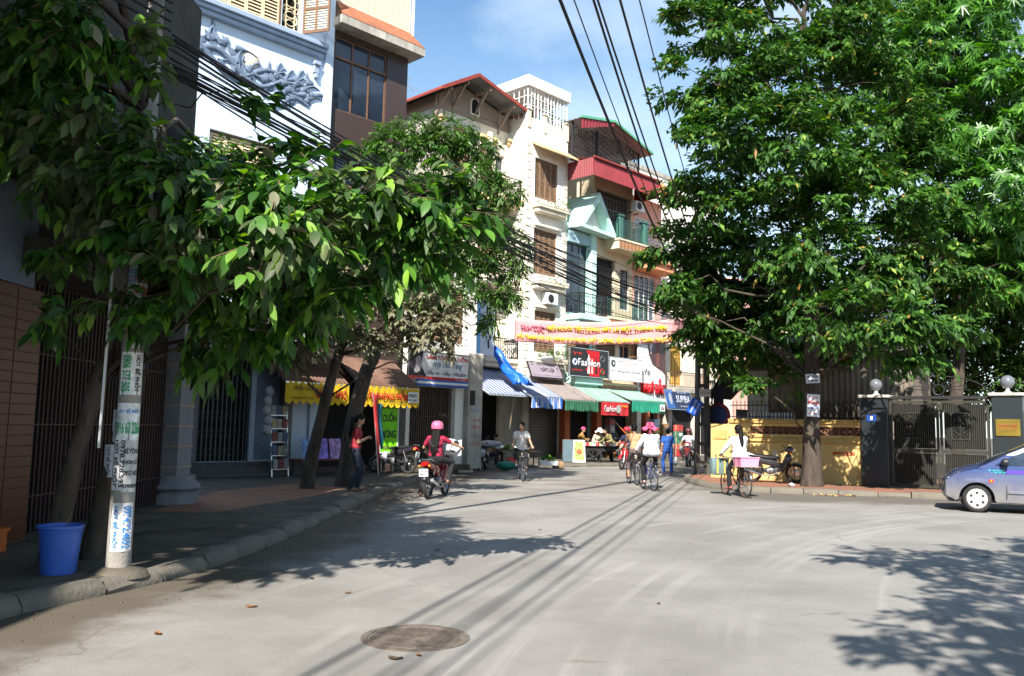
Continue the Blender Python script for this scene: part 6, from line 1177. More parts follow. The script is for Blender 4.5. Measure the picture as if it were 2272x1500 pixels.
def bicycle(label,loc,rotz,col,steer=0,lean=0,rack=True,basket=False,rim=None,group='bicycles in the street'):
    t=thing('bicycle',label,'bicycle',loc,rotz,group); t.rotation_euler=(lean,0,rotz); pm=mat('cycle paint %.2f %.2f %.2f'%col,col,.4,.2,6,.05); rim=rim or m_chr
    R,r=.335,.018; wheel(t,-.53,R,r,'wheel',rim,28,sr=.0035,hub=.035,thin=True); piv=Vector((.4,0,.8)); ax=Vector((-.3,0,1)).normalized(); X=Matrix.Translation(piv)@Matrix.Rotation(steer,4,ax)@Matrix.Translation(-piv)
    def sp(mb,nm,m_): return mb.xf(X).build(nm,m_,t,True)
    sp(MB().torus((.53,0,R),(0,1,0),R-r,r,32,8),'wheel',m_rub); g=MB().torus((.53,0,R),(0,1,0),R-2*r-.003,.009,32,6).lathe([(.01,-.05),(.022,-.04),(.022,.04),(.01,.05)],10,o=(.53,0,R),ax=(0,1,0))
    for i in range(28): a=6.283*i/28; b=a+.4*(1 if i%4<2 else -1); g.beam((.53+.02*math.cos(a),.03*(1 if i%2 else -1),R+.02*math.sin(a)),(.53+.29*math.cos(b),0,R+.29*math.sin(b)),.0035)
    sp(g,'rim',rim)
    g=MB()
    for s in(-1,1): g.tube([(.4,s*.04,.66),(.46,s*.05,.5),(.53,s*.05,R)],.012,6)
    g.tube([(.4,0,.66),(.36,0,.92)],.016,8); sp(g,'fork',pm)
    sp(MB().tube([(.2,-.3,.98),(.3,-.27,1.0),(.38,-.12,.96),(.36,0,.93),(.38,.12,.96),(.3,.27,1.0),(.2,.3,.98)],.011,8),'handlebar',m_chr)
    sp(MB().tube([(.22,.295,.985),(.1,.305,.965)],.016,8).tube([(.22,-.295,.985),(.1,-.305,.965)],.016,8),'grip',m_blkp)
    g=MB().tube([(.39,0,.7),(-.08,0,.29)],.016,8).tube([(-.08,0,.29),(-.22,0,.82)],.015,8).tube([(.38,0,.76),(.1,0,.5),(-.14,0,.5)],.013,8)
    for s in(-1,1): g.tube([(-.08,s*.03,.29),(-.53,s*.06,R)],.01,6).tube([(-.2,s*.03,.7),(-.53,s*.06,R)],.009,6)
    g.build('frame',pm,t,True)
    loft([(-.06,0,.875,.02,.015),(-.14,0,.88,.035,.02),(-.24,0,.885,.09,.03),(-.33,0,.89,.095,.035),(-.36,0,.89,.07,.02)],12,2.4).build('saddle',m_seat,t,True)
    o=fender(R+.025,.03,R_(20),R_(200)).xf(Matrix.Rotation(math.pi,4,'Z')).xf(Matrix.Translation((-.53,0,R))).build('fender',m_chr if rack else pm,t,True); solid(o,.003)
    o=sp(fender(R+.025,.03,R_(35),R_(165)).xf(Matrix.Translation((.53,0,R))),'fender',pm); solid(o,.003)
    MB().lathe([(.09,0),(.09,.006)],20,o=(-.08,-.05,.29),ax=(0,1,0)).build('chainring',m_chr,t); MB().beam((-.08,-.055,.38),(-.53,-.055,R+.05),.03,.01).beam((-.08,-.055,.2),(-.53,-.055,R-.05),.012,.01).build('chain_guard',pm,t)
    for s,a in((-1,2.3),(1,2.3-math.pi)):
        px,pz=-.08+.17*math.cos(a),.29+.17*math.sin(a); MB().beam((-.08,s*.07,.29),(px,s*.07,pz),.022,.014).build('crank',m_chr,t); MB().cbox(px-.045,px+.045,s*.12-.045,s*.12+.045,pz-.012,pz+.012,.004).build('pedal',m_blkp,t)
    if rack:
        g=MB()
        for y in(-.07,0,.07): g.beam((-.3,y,.74),(-.78,y,.74),.012)
        for x in(-.32,-.55,-.77): g.beam((x,-.07,.742),(x,.07,.742),.012)
        for s in(-1,1): g.beam((-.6,s*.07,.74),(-.53,s*.065,R),.01)
        g.build('rear_rack',m_blkp,t)
    return t
def ht(x,y): return .13
motorbike('red motorbike ridden by the pink helmeted woman',(-1.6,19.3,0),R_(77),(.22,.02,.02),0,R_(-3))
motorbike('parked black motorbike with white leg shield beside the green sign',(-3.55,26.1,.13),R_(152),(.02,.02,.025),.3,R_(9),(.6,.6,.62),('29-H2','6014'))
motorbike('parked motorbike laden with bundles at the vegetable stall',(-.95,31.4,0),R_(-100),(.03,.03,.035),.35,R_(8),None,('30-F3','2218'))
motorbike('bright red motorbike carrying two riders toward the viewer',(4.72,34.6,0),R_(-118),(.6,.015,.02),0,0,None,('29-X1','4471'))
motorbike('parked silver and black motorbike leaning by the yellow wall',(7.72,25.3,.13),R_(-9),(.035,.035,.04),-.35,R_(10),None,('29-U5','7730'))
motorbike('dark red scooter far down the street behind the lattice pole',(8.0,38.6,0),R_(-108),(.2,.025,.02),0,0,None,('29-V7','1902'))
bicycle('black bicycle ridden toward the viewer by the man in white',(.36,25.9,0),R_(-84),(.02,.02,.022),.08)
bicycle('blue grey bicycle ridden away by the woman in the pink hat',(3.72,23.1,0),R_(97),(.05,.08,.2))
bicycle('old bicycle ridden away beside the pink hat rider',(3.62,25.3,0),R_(95),(.05,.045,.04))
bicycle('rusty bicycle with pink box and woven bag ridden at the right kerb',(5.6,21.45,0),R_(102),(.06,.035,.025),-.1,0,True,rim=mat('rusty rim',(.24,.14,.09),.6,.3,10,metal=.4))
# pink box and woven bag on that bicycle
px_=thing('pink_box','pink plastic box strapped on the bicycle rear rack','box',(5.6,21.45,0),R_(102))
rows=[]
for z,e in((.762,-.02),(.96,.0),(.965,.015),(.985,.015)): rows.append([Vector((x,y,z)) for x,y in((-.78-e,-.24-e),(-.36+e,-.24-e),(-.36+e,.24+e),(-.78-e,.24+e))])
g=MB().grid(rows,close=True); g.add(rows[0],[(3,2,1,0)]); g.add(rows[-1],[(0,1,2,3)]); g.build('tub',mat('pink plastic',(.72,.28,.42),.4,.06,3,.03),px_)
for x in(-.7,-.46): MB().tube([(x,-.245,.75),(x,-.26,.99),(x,.26,.99),(x,.245,.75)],.006,5).build('strap',m_blk,px_)
MB().box(-.82,-.34,-.26,.26,.75,.759).build('tray',mat('thin board',(.4,.33,.22),.8),px_)
wb=thing('woven_bag','grey green woven shopping bag hung from the bicycle handlebar','bag',(5.6,21.45,0),R_(102)); rows=[]
for z,w_,d_ in((.5,.13,.1),(.52,.2,.11),(.75,.22,.13),(.92,.22,.1)): rows.append([Vector((.42+d_*math.copysign(abs(math.cos(a))**.4,math.cos(a)),.24+w_*math.copysign(abs(math.sin(a))**.4,math.sin(a)),z)) for a in np.linspace(0,6.283,25)[:-1]])
g=MB().grid(rows,close=True); g.add(rows[0],[tuple(range(23,-1,-1))]); g.build('bag_body',mat('woven plastic',(.13,.19,.19),.7,.5,40,.4,60),wb,True,60)
for y in(.14,.33): MB().box(.28,.288,y-.02,y+.02,.54,.9).build('yellow_stripe',flat('yellow weave',(.55,.4,.05)),wb); MB().tube([(.42,y,.9),(.36,y+.02,1.02),(.3,y,.92)],.008,5).build('handle',m_blk,wb)
# cargo tricycle with flat display tray
ct=thing('cargo_tricycle','cargo tricycle with a flat tray edged by red and white trim','cart',(4.0,38.1,0),R_(8))
MB().cbox(-.95,1.0,-.6,.5,.86,.94,.01).build('tray',mat('grey tray board',(.2,.2,.2),.7),ct); g=MB()
for i in range(13): g.box(-.95+i*.15,-.95+i*.15+.14,-.625,-.602,.84,.97,i%3)
g.build('trim',[flat('white trim',(.7,.68,.62)),flat('red trim tape',(.6,.06,.05)),flat('olive trim',(.4,.38,.28))],ct); MB().box(-.8,.9,-.5,.4,.6,.86).build('lower_box',m_blackiron,ct)
for y in(-.52,.42): wheel(ct,-.45,.36,.022,'wheel',m_blackiron,24,y=y,thin=True)
wheel(ct,1.45,.36,.022,'wheel',m_blackiron,24,thin=True)
MB().tube([(-.45,-.52,.36),(-.45,.42,.36)],.02,6).tube([(.0,-.1,.6),(.9,0,.4),(1.45,0,.36)],.02,6).tube([(.9,0,.4),(.95,0,.9)],.02,6).build('frame',m_blackiron,ct); loft([(.85,0,.93,.05,.02),(.95,0,.94,.09,.03),(1.08,0,.94,.1,.03)],10).build('saddle',m_seat,ct,True)
g=MB(); rr=random.Random(9)
for i in range(26): g.box(*(lambda x,y,s:(x,x+s,y,y+s*.8,.941,.96+rr.random()*.05))(rr.uniform(-.9,.7),rr.uniform(-.55,.3),rr.uniform(.08,.2)),rr.randrange(3))
tag(g.build('tray_goods',[flat('goods grey',(.3,.3,.32)),flat('goods tan',(.4,.32,.22)),flat('goods dark',(.06,.06,.07))],ct),kind='stuff')
# ---------------------------------------------------------------- taxi
def carpaint():
    M=mat('taxi paint',(.042,.066,.175),.25,.03,2,0,coat=.8); t=M.node_tree; n=t.nodes.new; l=t.links.new; b=t.nodes['Principled BSDF']
    tcn=n('ShaderNodeTexCoord'); sx=n('ShaderNodeSeparateXYZ'); l(tcn.outputs['Object'],sx.inputs[0]); mr=n('ShaderNodeMapRange'); mr.inputs[1].default_value=.85; mr.inputs[2].default_value=.32; l(sx.outputs[2],mr.inputs[0])
    nz=n('ShaderNodeTexNoise'); nz.inputs['Scale'].default_value=3; nz.inputs['Detail'].default_value=6; l(tcn.outputs['Object'],nz.inputs[0]); mu=n('ShaderNodeMath'); mu.operation='MULTIPLY'; l(mr.outputs[0],mu.inputs[0]); mm=n('ShaderNodeMapRange'); mm.inputs[1].default_value=.2; mm.inputs[2].default_value=.6; mm.inputs[3].default_value=.55; l(nz.outputs[0],mm.inputs[0]); l(mm.outputs[0],mu.inputs[1])
    old=b.inputs['Base Color'].links[0].from_socket; k=n('ShaderNodeMixRGB'); l(mu.outputs[0],k.inputs[0]); l(old,k.inputs[1]); k.inputs[2].default_value=(.2,.19,.18,1); l(k.outputs[0],b.inputs['Base Color'])
    rr_=n('ShaderNodeMapRange'); rr_.inputs[3].default_value=.2; rr_.inputs[4].default_value=.6; l(mu.outputs[0],rr_.inputs[0]); l(rr_.outputs[0],b.inputs['Roughness']); return M
tx=thing('taxi_car','blue dusty hatchback taxi with purple stripe, nose in from right edge','car',(11.25,18.5,0),R_(180-24))
tx.scale=(1,1,1.05); m_car=carpaint(); XF,XR,WX=1.75,-1.75,(1.17,-1.2)      # nose, tail, axle positions
def halfw(x): return .80-.10*max(0,(x-1.0)/.75)**2-.06*max(0,(-x-1.1)/.65)**2
def belt(x): return np.interp(x,[-1.75,-1.5,-1.0,.0,.75,1.2,1.55,1.75],[.93,.98,.96,.94,.93,.87,.76,.62])
def bottom(x):
    z=np.interp(x,[-1.75,-1.6,1.55,1.75],[.34,.22,.22,.33])
    for w in WX:
        d=abs(x-w)
        if d<.335: z=max(z,.27+math.sqrt(.335**2-d*d))
    return z
xs=sorted(set(list(np.linspace(XR,XF,57))+[w+.335*math.cos(a) for w in WX for a in np.linspace(0,math.pi,15)]))
for s in(-1,1):
    rows=[]
    for x in xs:
        b0,b1=bottom(x),belt(x); row=[]
        for k in range(9):
            t=k/8; z=b0+(b1-b0)*t; zz=(z-.25)/.7; y=halfw(x)*(1-.07*(1-min(1,zz*1.6))**2-.05*max(0,zz-.55)**2*4)+(.012 if .5<zz<.56 else 0); row.append(Vector((x,s*y,z)))
        rows.append(row)
    MB().grid(rows if s>0 else rows[::-1]).build('side_body',m_car,tx,True,50)
# bonnet, nose, tail
rows=[]
for x in np.linspace(1.05,1.75,10): rows.append([Vector((x,halfw(x)*.985*q,belt(x)+.07*(1-q*q)*(1 if x<1.6 else .6))) for q in np.linspace(-1,1,13)])
MB().grid(rows).build('bonnet',m_car,tx,True,50)
rows=[]
for z,xo in((.62,1.75),(.55,1.79),(.45,1.82),(.36,1.81),(.26,1.76)): rows.append([Vector((xo-.16*abs(q)**2.2,halfw(1.75)*q*1.0,z+.04*(1-q*q)*(z>.6))) for q in np.linspace(-1,1,13)])
MB().grid(rows).build('front_bumper',m_car,tx,True,50)
rows=[]
for z,xo in((.93,-1.75),(.7,-1.78),(.5,-1.82),(.3,-1.78)): rows.append([Vector((xo+.1*abs(q)**2.2,halfw(-1.75)*q,z)) for q in np.linspace(-1,1,11)])
MB().grid(rows).build('rear_bumper',m_car,tx,True,50); MB().box(1.78,1.825,-.35,.35,.4,.5).build('grille',m_blkp,tx)
MB().box(-1.7,1.7,-.6,.6,.2,.26).build('underbody',m_blkp,tx)
for s in(-1,1):
    loft([(1.45,s*.6,.7,.11,.07),(1.58,s*.575,.665,.12,.075),(1.7,s*.54,.62,.1,.06),(1.74,s*.52,.6,.05,.03)],12).build('headlight',m_clear,tx,True); MB().ball((1.42,s*.685,.73),(.07,.035,.045)).build('turn_signal',m_amber,tx,True)
# greenhouse
roofp=[(1.12,.90),(.6,1.16),(.05,1.4),(-.5,1.475),(-1.1,1.44),(-1.5,1.3),(-1.72,.98)]
def gw(z): return .755-.17*((z-.93)/.55)**1.3 if z>.93 else .755
rx=[p[0] for p in roofp]; rows=[]
for i in range(29):
    t=i/28*(len(roofp)-1); k=min(int(t),len(roofp)-2); f=t-k; x=roofp[k][0]*(1-f)+roofp[k+1][0]*f; z=roofp[k][1]*(1-f)+roofp[k+1][1]*f; rows.append([Vector((x,gw(z)*q,z+.035*(1-q*q))) for q in np.linspace(-1,1,11)])
gr=MB().grid(rows); 
for r_i in range(28):
    for j in range(10): 
        t=r_i/28*6
        if (.15<t<1.95 or t>5.1) and 0<j<9: gr.m[r_i*10+j]=1
gr.build('roof',[m_car,m_glass],tx,True,50)
for s in(-1,1):
    P=[(x,s*gw(z),z) for x,z in roofp]+[(-1.72,s*.755,.95),(1.12,s*.74,.88)]
    outer=[(p[0],p[2]) for p in P]; win=[[(.82,.955),(.5,1.13),(.05,1.335),(-.3,1.375),(-.32,.955)],[(-.4,.955),(-.38,1.38),(-.6,1.395),(-1.05,1.37),(-1.2,.955)]]
    g=MB(); tri=geometry.tessellate_polygon([[Vector((x,z,0)) for x,z in outer]]); g.add([(x,s*gw(z),z) for x,z in outer],[tuple(t) for t in tri]); g.build('pillar_panel',m_car,tx)
    for w in win: g=MB(); tri=geometry.tessellate_polygon([[Vector((x,z,0)) for x,z in w]]); g.add([(x,s*(gw(z)+.006),z) for x,z in w],[tuple(t) for t in tri]); g.build('side_window',m_glass,tx)
    loft([(.72,s*.84,1.0,.035,.04),(.67,s*.88,1.02,.09,.075),(.6,s*.88,1.02,.095,.08),(.58,s*.88,1.02,.08,.065)],12).build('wing_mirror',m_blkp,tx,True)
    d=MB()
    for x in(.62,-.36,-1.28): d.beam((x,s*(halfw(x)-.004),.3),(x,s*(halfw(x)*.985),.92),.008,.012)
    d.build('door_gap',m_blkp,tx); dr=MB().cbox(-.33,.6,s*.792-.012,s*.792+.012,.40,.46,.008).cbox(-1.25,-.4,s*.785-.012,s*.785+.012,.40,.46,.008).build('rub_strip',m_car,tx)
    MB().cbox(-.3,-.12,s*.79-.02,s*.79+.02,.76,.8,.008).cbox(-1.2,-1.04,s*.785-.02,s*.785+.02,.76,.8,.008).build('door_handle',m_chr,tx)
    MB().cbox(-1.3,.62,s*.797-.004,s*.797+.004,.8,.86,.001).build('purple_stripe',flat('purple vinyl',(.1,.05,.5),.35),tx)
    g=MB()
    for i in range(5):
        for k in range(2): x=.66+i*.075+.037*(k%2); g.add([(x,s*(.8-.02*max(0,i-1)*.3+.004),.80+k*.035),(x+.036,s*(.8-.006*i+.004),.8175+k*.035),(x,s*(.8-.006*i+.004),.835+k*.035),(x-.036,s*(.8-.006*i+.004),.8175+k*.035)],[(0,1,2,3)])
    g.build('teal_checks',flat('teal vinyl',(.01,.3,.32),.35),tx)
    for x in WX:
        w=MB().torus((0,0,0),(0,1,0),.215,.062,32,10).build('wheel',m_rub,tx,True,loc=(x,s*.7,.275)); g=MB().lathe([(.205,0),(.2,.03),(.17,.05),(.06,.045),(.05,.06),(0,.062)],28,o=(0,s*.03,0),ax=(0,s,0)); g.build('rim',mat('alloy wheel',(.62,.6,.56),.4,.06,6,metal=.2),w,True,50)
        g=MB()
        for i in range(6): a=6.283*(i+.5)/6; g.lathe([(.03,0),(.028,.006)],12,o=(.125*math.cos(a),s*.077,.125*math.sin(a)),ax=(0,s,0))
        g.build('vent_hole',m_blkp,w); MB().box(x-.32,x+.32,s*.45,s*.5,.25,.6).build('wheel_arch',m_blkp,tx)
LS=1   # left flank faces the viewer
fl=MB().cbox(.86,.94,.807,.811,.61,.67,.001).build('flag_sticker',flat('flag red',(.65,.02,.015)),tx); MB().ball((.9,.812,.64),(.014,.003,.014)).build('flag_star',m_ytx,fl)
dc=MB().cbox(-.3,.1,.806,.811,.595,.66,.001).build('door_decal',flat('purple vinyl',(0,0,0)),tx); MB().cbox(-.3,.12,.806,.811,.525,.59,.001).build('decal_lower',m_wtx,dc); MB().lathe([(.075,0),(.075,.006)],24,o=(.14,.806,.595),ax=(0,1,0)).build('decal_round',m_wtx,dc); MB().lathe([(.05,0),(.05,.008)],4,o=(.14,.806,.595),ax=(0,1,0)).build('decal_mark',flat('purple vinyl',(0,0,0)),dc)
for st,z,h,m_ in(('Mỹ Đình',.605,.05,m_wtx),('38.333.888',.535,.042,flat('purple vinyl',(0,0,0)))):
    q=text(dc,st,.32,h,m_,(.04,.814,z),.001,bold=.03,shear=.2); q.rotation_euler=(0,0,math.pi)
MB().cbox(1.815,1.822,-.24,.24,.37,.48,.002).build('number_plate',m_wtx,tx)
# ================================================================ people
SK=(.42,.24,.15)
def ik(a,b,l1,l2,pole):
    a=Vector(a);b=Vector(b); d=b-a; L=min(d.length,(l1+l2)*.998); u=d.normalized(); b=a+u*L; x=(l1*l1-l2*l2+L*L)/(2*L); h=math.sqrt(max(0,l1*l1-x*x)); p=Vector(pole); p=(p-u*p.dot(u)).normalized(); return a+u*x+p*h,b
def person(label,loc,rotz,pel,lean,hands,feet,cols,sleeve='short',leg='long',hair='short',gear=None,gearc=(1,1,1),look=(0,0),twist=0,scale=1.0,loose=.0,group='people in the street',foot_dir=None,elbow=None,side=0,lean_z=None,kneeout=.35):
    R0=thing('person',label,'person',loc,rotz,group); P=Vector(pel)
    s=Vector((math.sin(lean),math.sin(side),math.cos(lean))).normalized(); y=Vector((0,1,0)); y=(y-s*y.dot(s)).normalized(); f=y.cross(s).normalized()
    A=Matrix((f,y,s)).transposed(); Tw=Matrix.Rotation(twist,3,s); ys=Tw@y; fs=Tw@f
    prims=[]
    def cap(a,b,r0,r1,reg): prims.append(('c',Vector(a),Vector(b),r0,r1,reg))
    def ell(c,r,reg,M=A): prims.append(('e',Vector(c),Vector(r),M.copy(),None,reg))
    lo=loose
    ell(P+s*.0,(.125,.165,.13),'p'); ell(P+s*.16,(.112+lo,.15+lo,.17),'s'); ell(P+s*.32,(.118+lo,.168+lo*.6,.17),'s',Tw@A)
    if lo>.015: ell(P+s*.03,(.14+lo,.18+lo,.13),'s'); ell(P-s*.03,(.14+lo,.18+lo,.09),'s')
    else: ell(P+s*.06,(.128,.168,.1),'s')
    nb=P+s*.46; shs=[nb-s*.035+ys*.165*q for q in(1,-1)]
    cap(shs[0],shs[1],.062,.062,'s'); cap(nb-s*.03,nb+s*.09+f*.015,.052,.047,'k')
    hd=nb+s*.195+f*.025; hl=Matrix.Rotation(look[0],3,Vector((0,0,1)))@Matrix.Rotation(look[1],3,'Y'); hf=hl@Vector((1,0,0)); hy=hl@Vector((0,1,0)); hz=hl@Vector((0,0,1)); HM=Matrix((hf,hy,hz)).transposed()
    ell(hd,(.098,.078,.115),'k',HM); ell(hd+hf*.03-hz*.06,(.06,.055,.055),'k',HM); cap(hd+hf*.085-hz*.0,hd+hf*.108-hz*.03,.012,.016,'k')
    for q in(1,-1): ell(hd+hy*.079*q-hf*.005-hz*.01,(.022,.012,.032),'k',HM)
    ell(hd+hf*.088+hz*.03,(.015,.05,.012),'k',HM); ell(hd+hf*.09-hz*.062,(.012,.026,.01),'m',HM)
    for i,q in enumerate((1,-1)):
        hip=P+y*.092*q-s*.03; kn,an=ik(hip,feet[i],.42,.42,Vector((1,q*kneeout,.15))); fd=Vector(foot_dir[i]) if foot_dir else Vector((1,q*.15,-.05)); fd.normalize()
        cap(hip,kn,.088,.064,'p'); 
        if leg=='long': cap(kn,an,.066,.055,'p')
        elif leg=='mid': m2=kn.lerp(an,.5); cap(kn,m2,.066,.062,'p'); cap(m2,an,.05,.036,'k')
        else: cap(kn,an,.058,.038,'k')
        cap(an-fd*.05-Vector((0,0,.035)),an+fd*.13-Vector((0,0,.045)),.036,.032,'f'); cap(an,an-Vector((0,0,.03)),.036,.036,'f' if leg=='long' else 'k')
        ep=(elbow[i] if elbow else (-.35,q*.6,-.9)); sh=shs[i]; el,ha=ik(sh,hands[i],.27,.235,ep); u=(ha-el).normalized()
        if sleeve=='short': m1=sh.lerp(el,.6); cap(sh,m1,.06+lo*.4,.058+lo*.4,'s'); cap(m1,el,.043,.038,'k'); cap(el,ha,.038,.027,'k')
        else: cap(sh,el,.058+lo*.4,.05+lo*.4,'s'); w=el.lerp(ha,.9); cap(el,w,.048+lo*.4,.042+lo*.3,'s'); cap(w,ha,.028,.026,'k')
        # hand: palm, four curled fingers, thumb from the side of the palm
        dn=Vector((0,0,-1)); dn=(dn-u*dn.dot(u)).normalized() if abs(u.z)<.95 else Vector((1,0,0)); sd=u.cross(dn)*q; pc=ha+u*.045
        cap(ha+sd*.014,pc+sd*.026,.02,.017,'k'); cap(ha-sd*.014,pc-sd*.026,.02,.017,'k')
        for j in range(4):
            o_=sd*(.033-.022*j); k1=pc+o_+u*(.03-.004*abs(j-1.3)); k2=k1+u*.022+dn*.022*(1); k3=k2-u*.006+dn*.024
            cap(pc+o_,k1,.0105,.0095,'k'); cap(k1,k2,.0095,.009,'k'); cap(k2,k3,.009,.008,'k')
        t0=ha+u*.02+sd*.03; cap(t0,t0+u*.035+sd*.022+dn*.012,.013,.011,'k'); cap(t0+u*.035+sd*.022+dn*.012,t0+u*.06+sd*.018+dn*.026,.011,.009,'k')
    # union of all volumes into one continuous skin
    g=MB()
    for p in prims:
        if p[0]=='c':
            a,b,r0,r1=p[1:5]; d=(b-a); L=d.length; d=d.normalized() if L>1e-6 else Vector((0,0,1)); n=7; pts=[];rd=[]
            for k in range(n+1): t=k/n*math.pi/2; pts.append(a-d*r0*math.cos(t)); rd.append(max(.0008,r0*math.sin(t)))
            for k in range(n+1): t=k/n*math.pi/2; pts.append(b+d*r1*math.sin(t)+d*1e-5); rd.append(max(.0008,r1*math.cos(t)))
            g.tube(pts,rd,12)
        else: g.ball(p[1],tuple(p[2]),16,12,0,p[3])
    me=bpy.data.meshes.new('tmp'); me.from_pydata(g.v,[],g.f); o=bpy.data.objects.new('tmp',me); COL.objects.link(o)
    md=o.modifiers.new('r','REMESH'); md.mode='VOXEL'; md.voxel_size=.0115; sm=o.modifiers.new('s','SMOOTH'); sm.factor=.4; sm.iterations=2
    dg=bpy.context.evaluated_depsgraph_get(); dg.update(); me2=bpy.data.meshes.new_from_object(o.evaluated_get(dg)); bpy.data.objects.remove(o); bpy.data.meshes.remove(me)
    nf=len(me2.polygons); C=np.empty(nf*3); me2.polygons.foreach_get('center',C); C=C.reshape(-1,3); best=np.full(nf,1e9); reg=np.zeros(nf,int); code={'k':0,'s':1,'p':2,'f':3,'m':4}
    for p in prims:
        if p[0]=='c':
            a,b=np.array(p[1]),np.array(p[2]); ab=b-a; t=np.clip(((C-a)@ab)/max(1e-9,ab@ab),0,1); d=np.linalg.norm(C-a-t[:,None]*ab,axis=1)-(p[3]+(p[4]-p[3])*t)
        else:
            q=(C-np.array(p[1]))@np.array(p[3])/np.array(p[2]); d=(np.linalg.norm(q,axis=1)-1)*min(p[2])
        k=d<best; best[k]=d[k]; reg[k]=code[p[5]]
    mk=lambda c,n_,r_=.85:mat('cloth %s %.2f %.2f %.2f'%((n_,)+tuple(c)),c,r_,.22,9,.8,14)
    for q in(mat('skin %.2f'%cols.get('skin',SK)[0],cols.get('skin',SK),.55,.1,12,.05),mk(cols['shirt'],'shirt'),mk(cols['pants'],'trousers'),mk(cols.get('shoe',(.08,.05,.04)),'shoe',.6),flat('lip',(.3,.1,.08))): me2.materials.append(q)
    me2.polygons.foreach_set('material_index',reg.astype(np.int32)); me2.polygons.foreach_set('use_smooth',np.ones(nf,bool)); me2.name='body'; put('body',me2,R0)
    for q in(1,-1): MB().ball(hd+hf*.09+hy*.033*q+hz*.012,.0095,8,6).build('eye',m_blk,R0,True)
    hm=mat('hair',(.006,.005,.005),.6,.3,30,.3,60,spec=.15); X=lambda a,b,c:hd+hf*a+hy*b+hz*c
    g=MB().ball(X(-.018,0,.028),(.103,.09,.108),16,12,0,HM)
    if hair=='short': g.ball(X(-.05,0,-.03),(.065,.08,.07),12,8,0,HM)
    if hair in('long','pony','bun'):
        g.ball(X(-.05,0,-.02),(.068,.083,.085),12,8,0,HM)
        if hair=='long':
            for q in(-.05,-.02,.02,.05): g.tube([X(-.07,q,.0),X(-.1,q*1.1,-.15),nb-f*.13+y*q*1.2-s*.12,nb-f*.155+y*q-s*.3,nb-f*.15+y*q*.6-s*.42],[.05,.05,.045,.035,.01],8)
        if hair=='pony': g.tube([X(-.1,0,.0),X(-.15,0,-.05),nb-f*.13-s*.02,nb-f*.15-s*.14,nb-f*.15-s*.26],[.03,.05,.058,.05,.012],10)
        if hair=='bun': g.ball(X(-.13,0,.01),.05,10,8)
    g.build('hair',hm,R0,True)
    if gear:
        gm=mat('headgear %.2f %.2f %.2f'%gearc,gearc,.3 if gear=='helmet' else .8,.08,8,.1 if gear!='helmet' else 0,coat=.5 if gear=='helmet' else 0); Mx=Matrix.Translation(hd)@HM.to_4x4()
        if gear=='helmet':
            prof=[(.0,.15),(.05,.146),(.09,.13),(.12,.1),(.136,.05),(.138,.0),(.132,-.03),(.12,-.032)]; MB().lathe(prof,24,cap=False).xf(Matrix.Scale(1.08,4,(1,0,0))).xf(Mx@Matrix.Translation((-.01,0,.015))).build('helmet',gm,R0,True)
            g=MB()
            for a,b in((.55,2.7),(-.55,2.7),(1.1,3.5),(-1.1,3.5)): g.ball((-.01-.138*1.02*math.cos(a)*.9,.13*math.sin(a),.06),(.012,.012,.012),8,6)
            g.xf(Mx).build('helmet_vent',m_blk,R0,True); MB().grid([[Vector((.12+e+.0,q*.1,.03-.25*e)) for q in(-1,-.5,0,.5,1)] for e in(0,.05)]).xf(Mx).build('helmet_peak',gm,R0)
        elif gear=='sunhat':
            rows=[]
            for r_,z_,wv in((.0,.16,0),(.06,.155,0),(.095,.13,0),(.108,.07,0),(.112,.05,0),(.16,.02,.01),(.21,-.02,.03),(.225,-.035,.035)): rows.append([Vector((r_*math.cos(a),r_*math.sin(a),z_+wv*math.sin(a*5))) for a in np.linspace(0,6.283,33)[:-1]])
            solid(MB().grid(rows,close=True).xf(Mx).build('sun_hat',gm,R0,True),.006); MB().torus((0,0,.055),(0,0,1),.112,.012,28,6).xf(Mx).build('hat_band',mat('hat ribbon',tuple(c*.7 for c in gearc),.8),R0,True); MB().tube([(-.1,.02,.05),(-.15,.04,-.02),(-.16,.05,-.14)],[.03,.03,.02],8).xf(Mx).build('hat_bow',mat('hat ribbon',(0,0,0)),R0,True)
        elif gear=='cap':
            MB().lathe([(0,.14),(.07,.13),(.105,.08),(.108,.03)],20,cap=False).xf(Mx).build('cap_crown',gm,R0,True); MB().grid([[Vector((.08+e*math.cos(a),.1*math.sin(a),.035-.1*e)) for a in np.linspace(-1.3,1.3,9)] for e in(0,.1)]).xf(Mx).build('cap_peak',gm,R0)
        elif gear=='conical': MB().lathe([(0,.2),(.26,.02),(.255,.01)],28,cap=False).xf(Mx).build('conical_hat',gm,R0,True)
    return R0
BH=[(.2,.3,1.0),(.2,-.3,1.0)]
def pedal(a): return (-.06+.17*math.cos(a),.12,.29+.17*math.sin(a)+.085),(-.06-.17*math.cos(a),-.12,.29-.17*math.sin(a)+.085)
pf_=pedal(2.3-math.pi); 
BLACK=(.015,.015,.017); WHITE=(.75,.76,.8)
person('woman in red shirt and pink helmet astride the stopped red motorbike holding newspaper',(-1.6,19.3,0),R_(77),(-.12,.02,.88),.1,[(.22,.32,1.0),(.3,-.42,1.12)],[(.0,.38,.09),(.08,-.24,.39)],{'shirt':(.3,.015,.05),'pants':BLACK,'shoe':(.25,.12,.08)},hair='long',gear='helmet',gearc=(.62,.13,.25),kneeout=.5,elbow=[(-.4,.7,-.6),(-.2,-.7,-.7)])
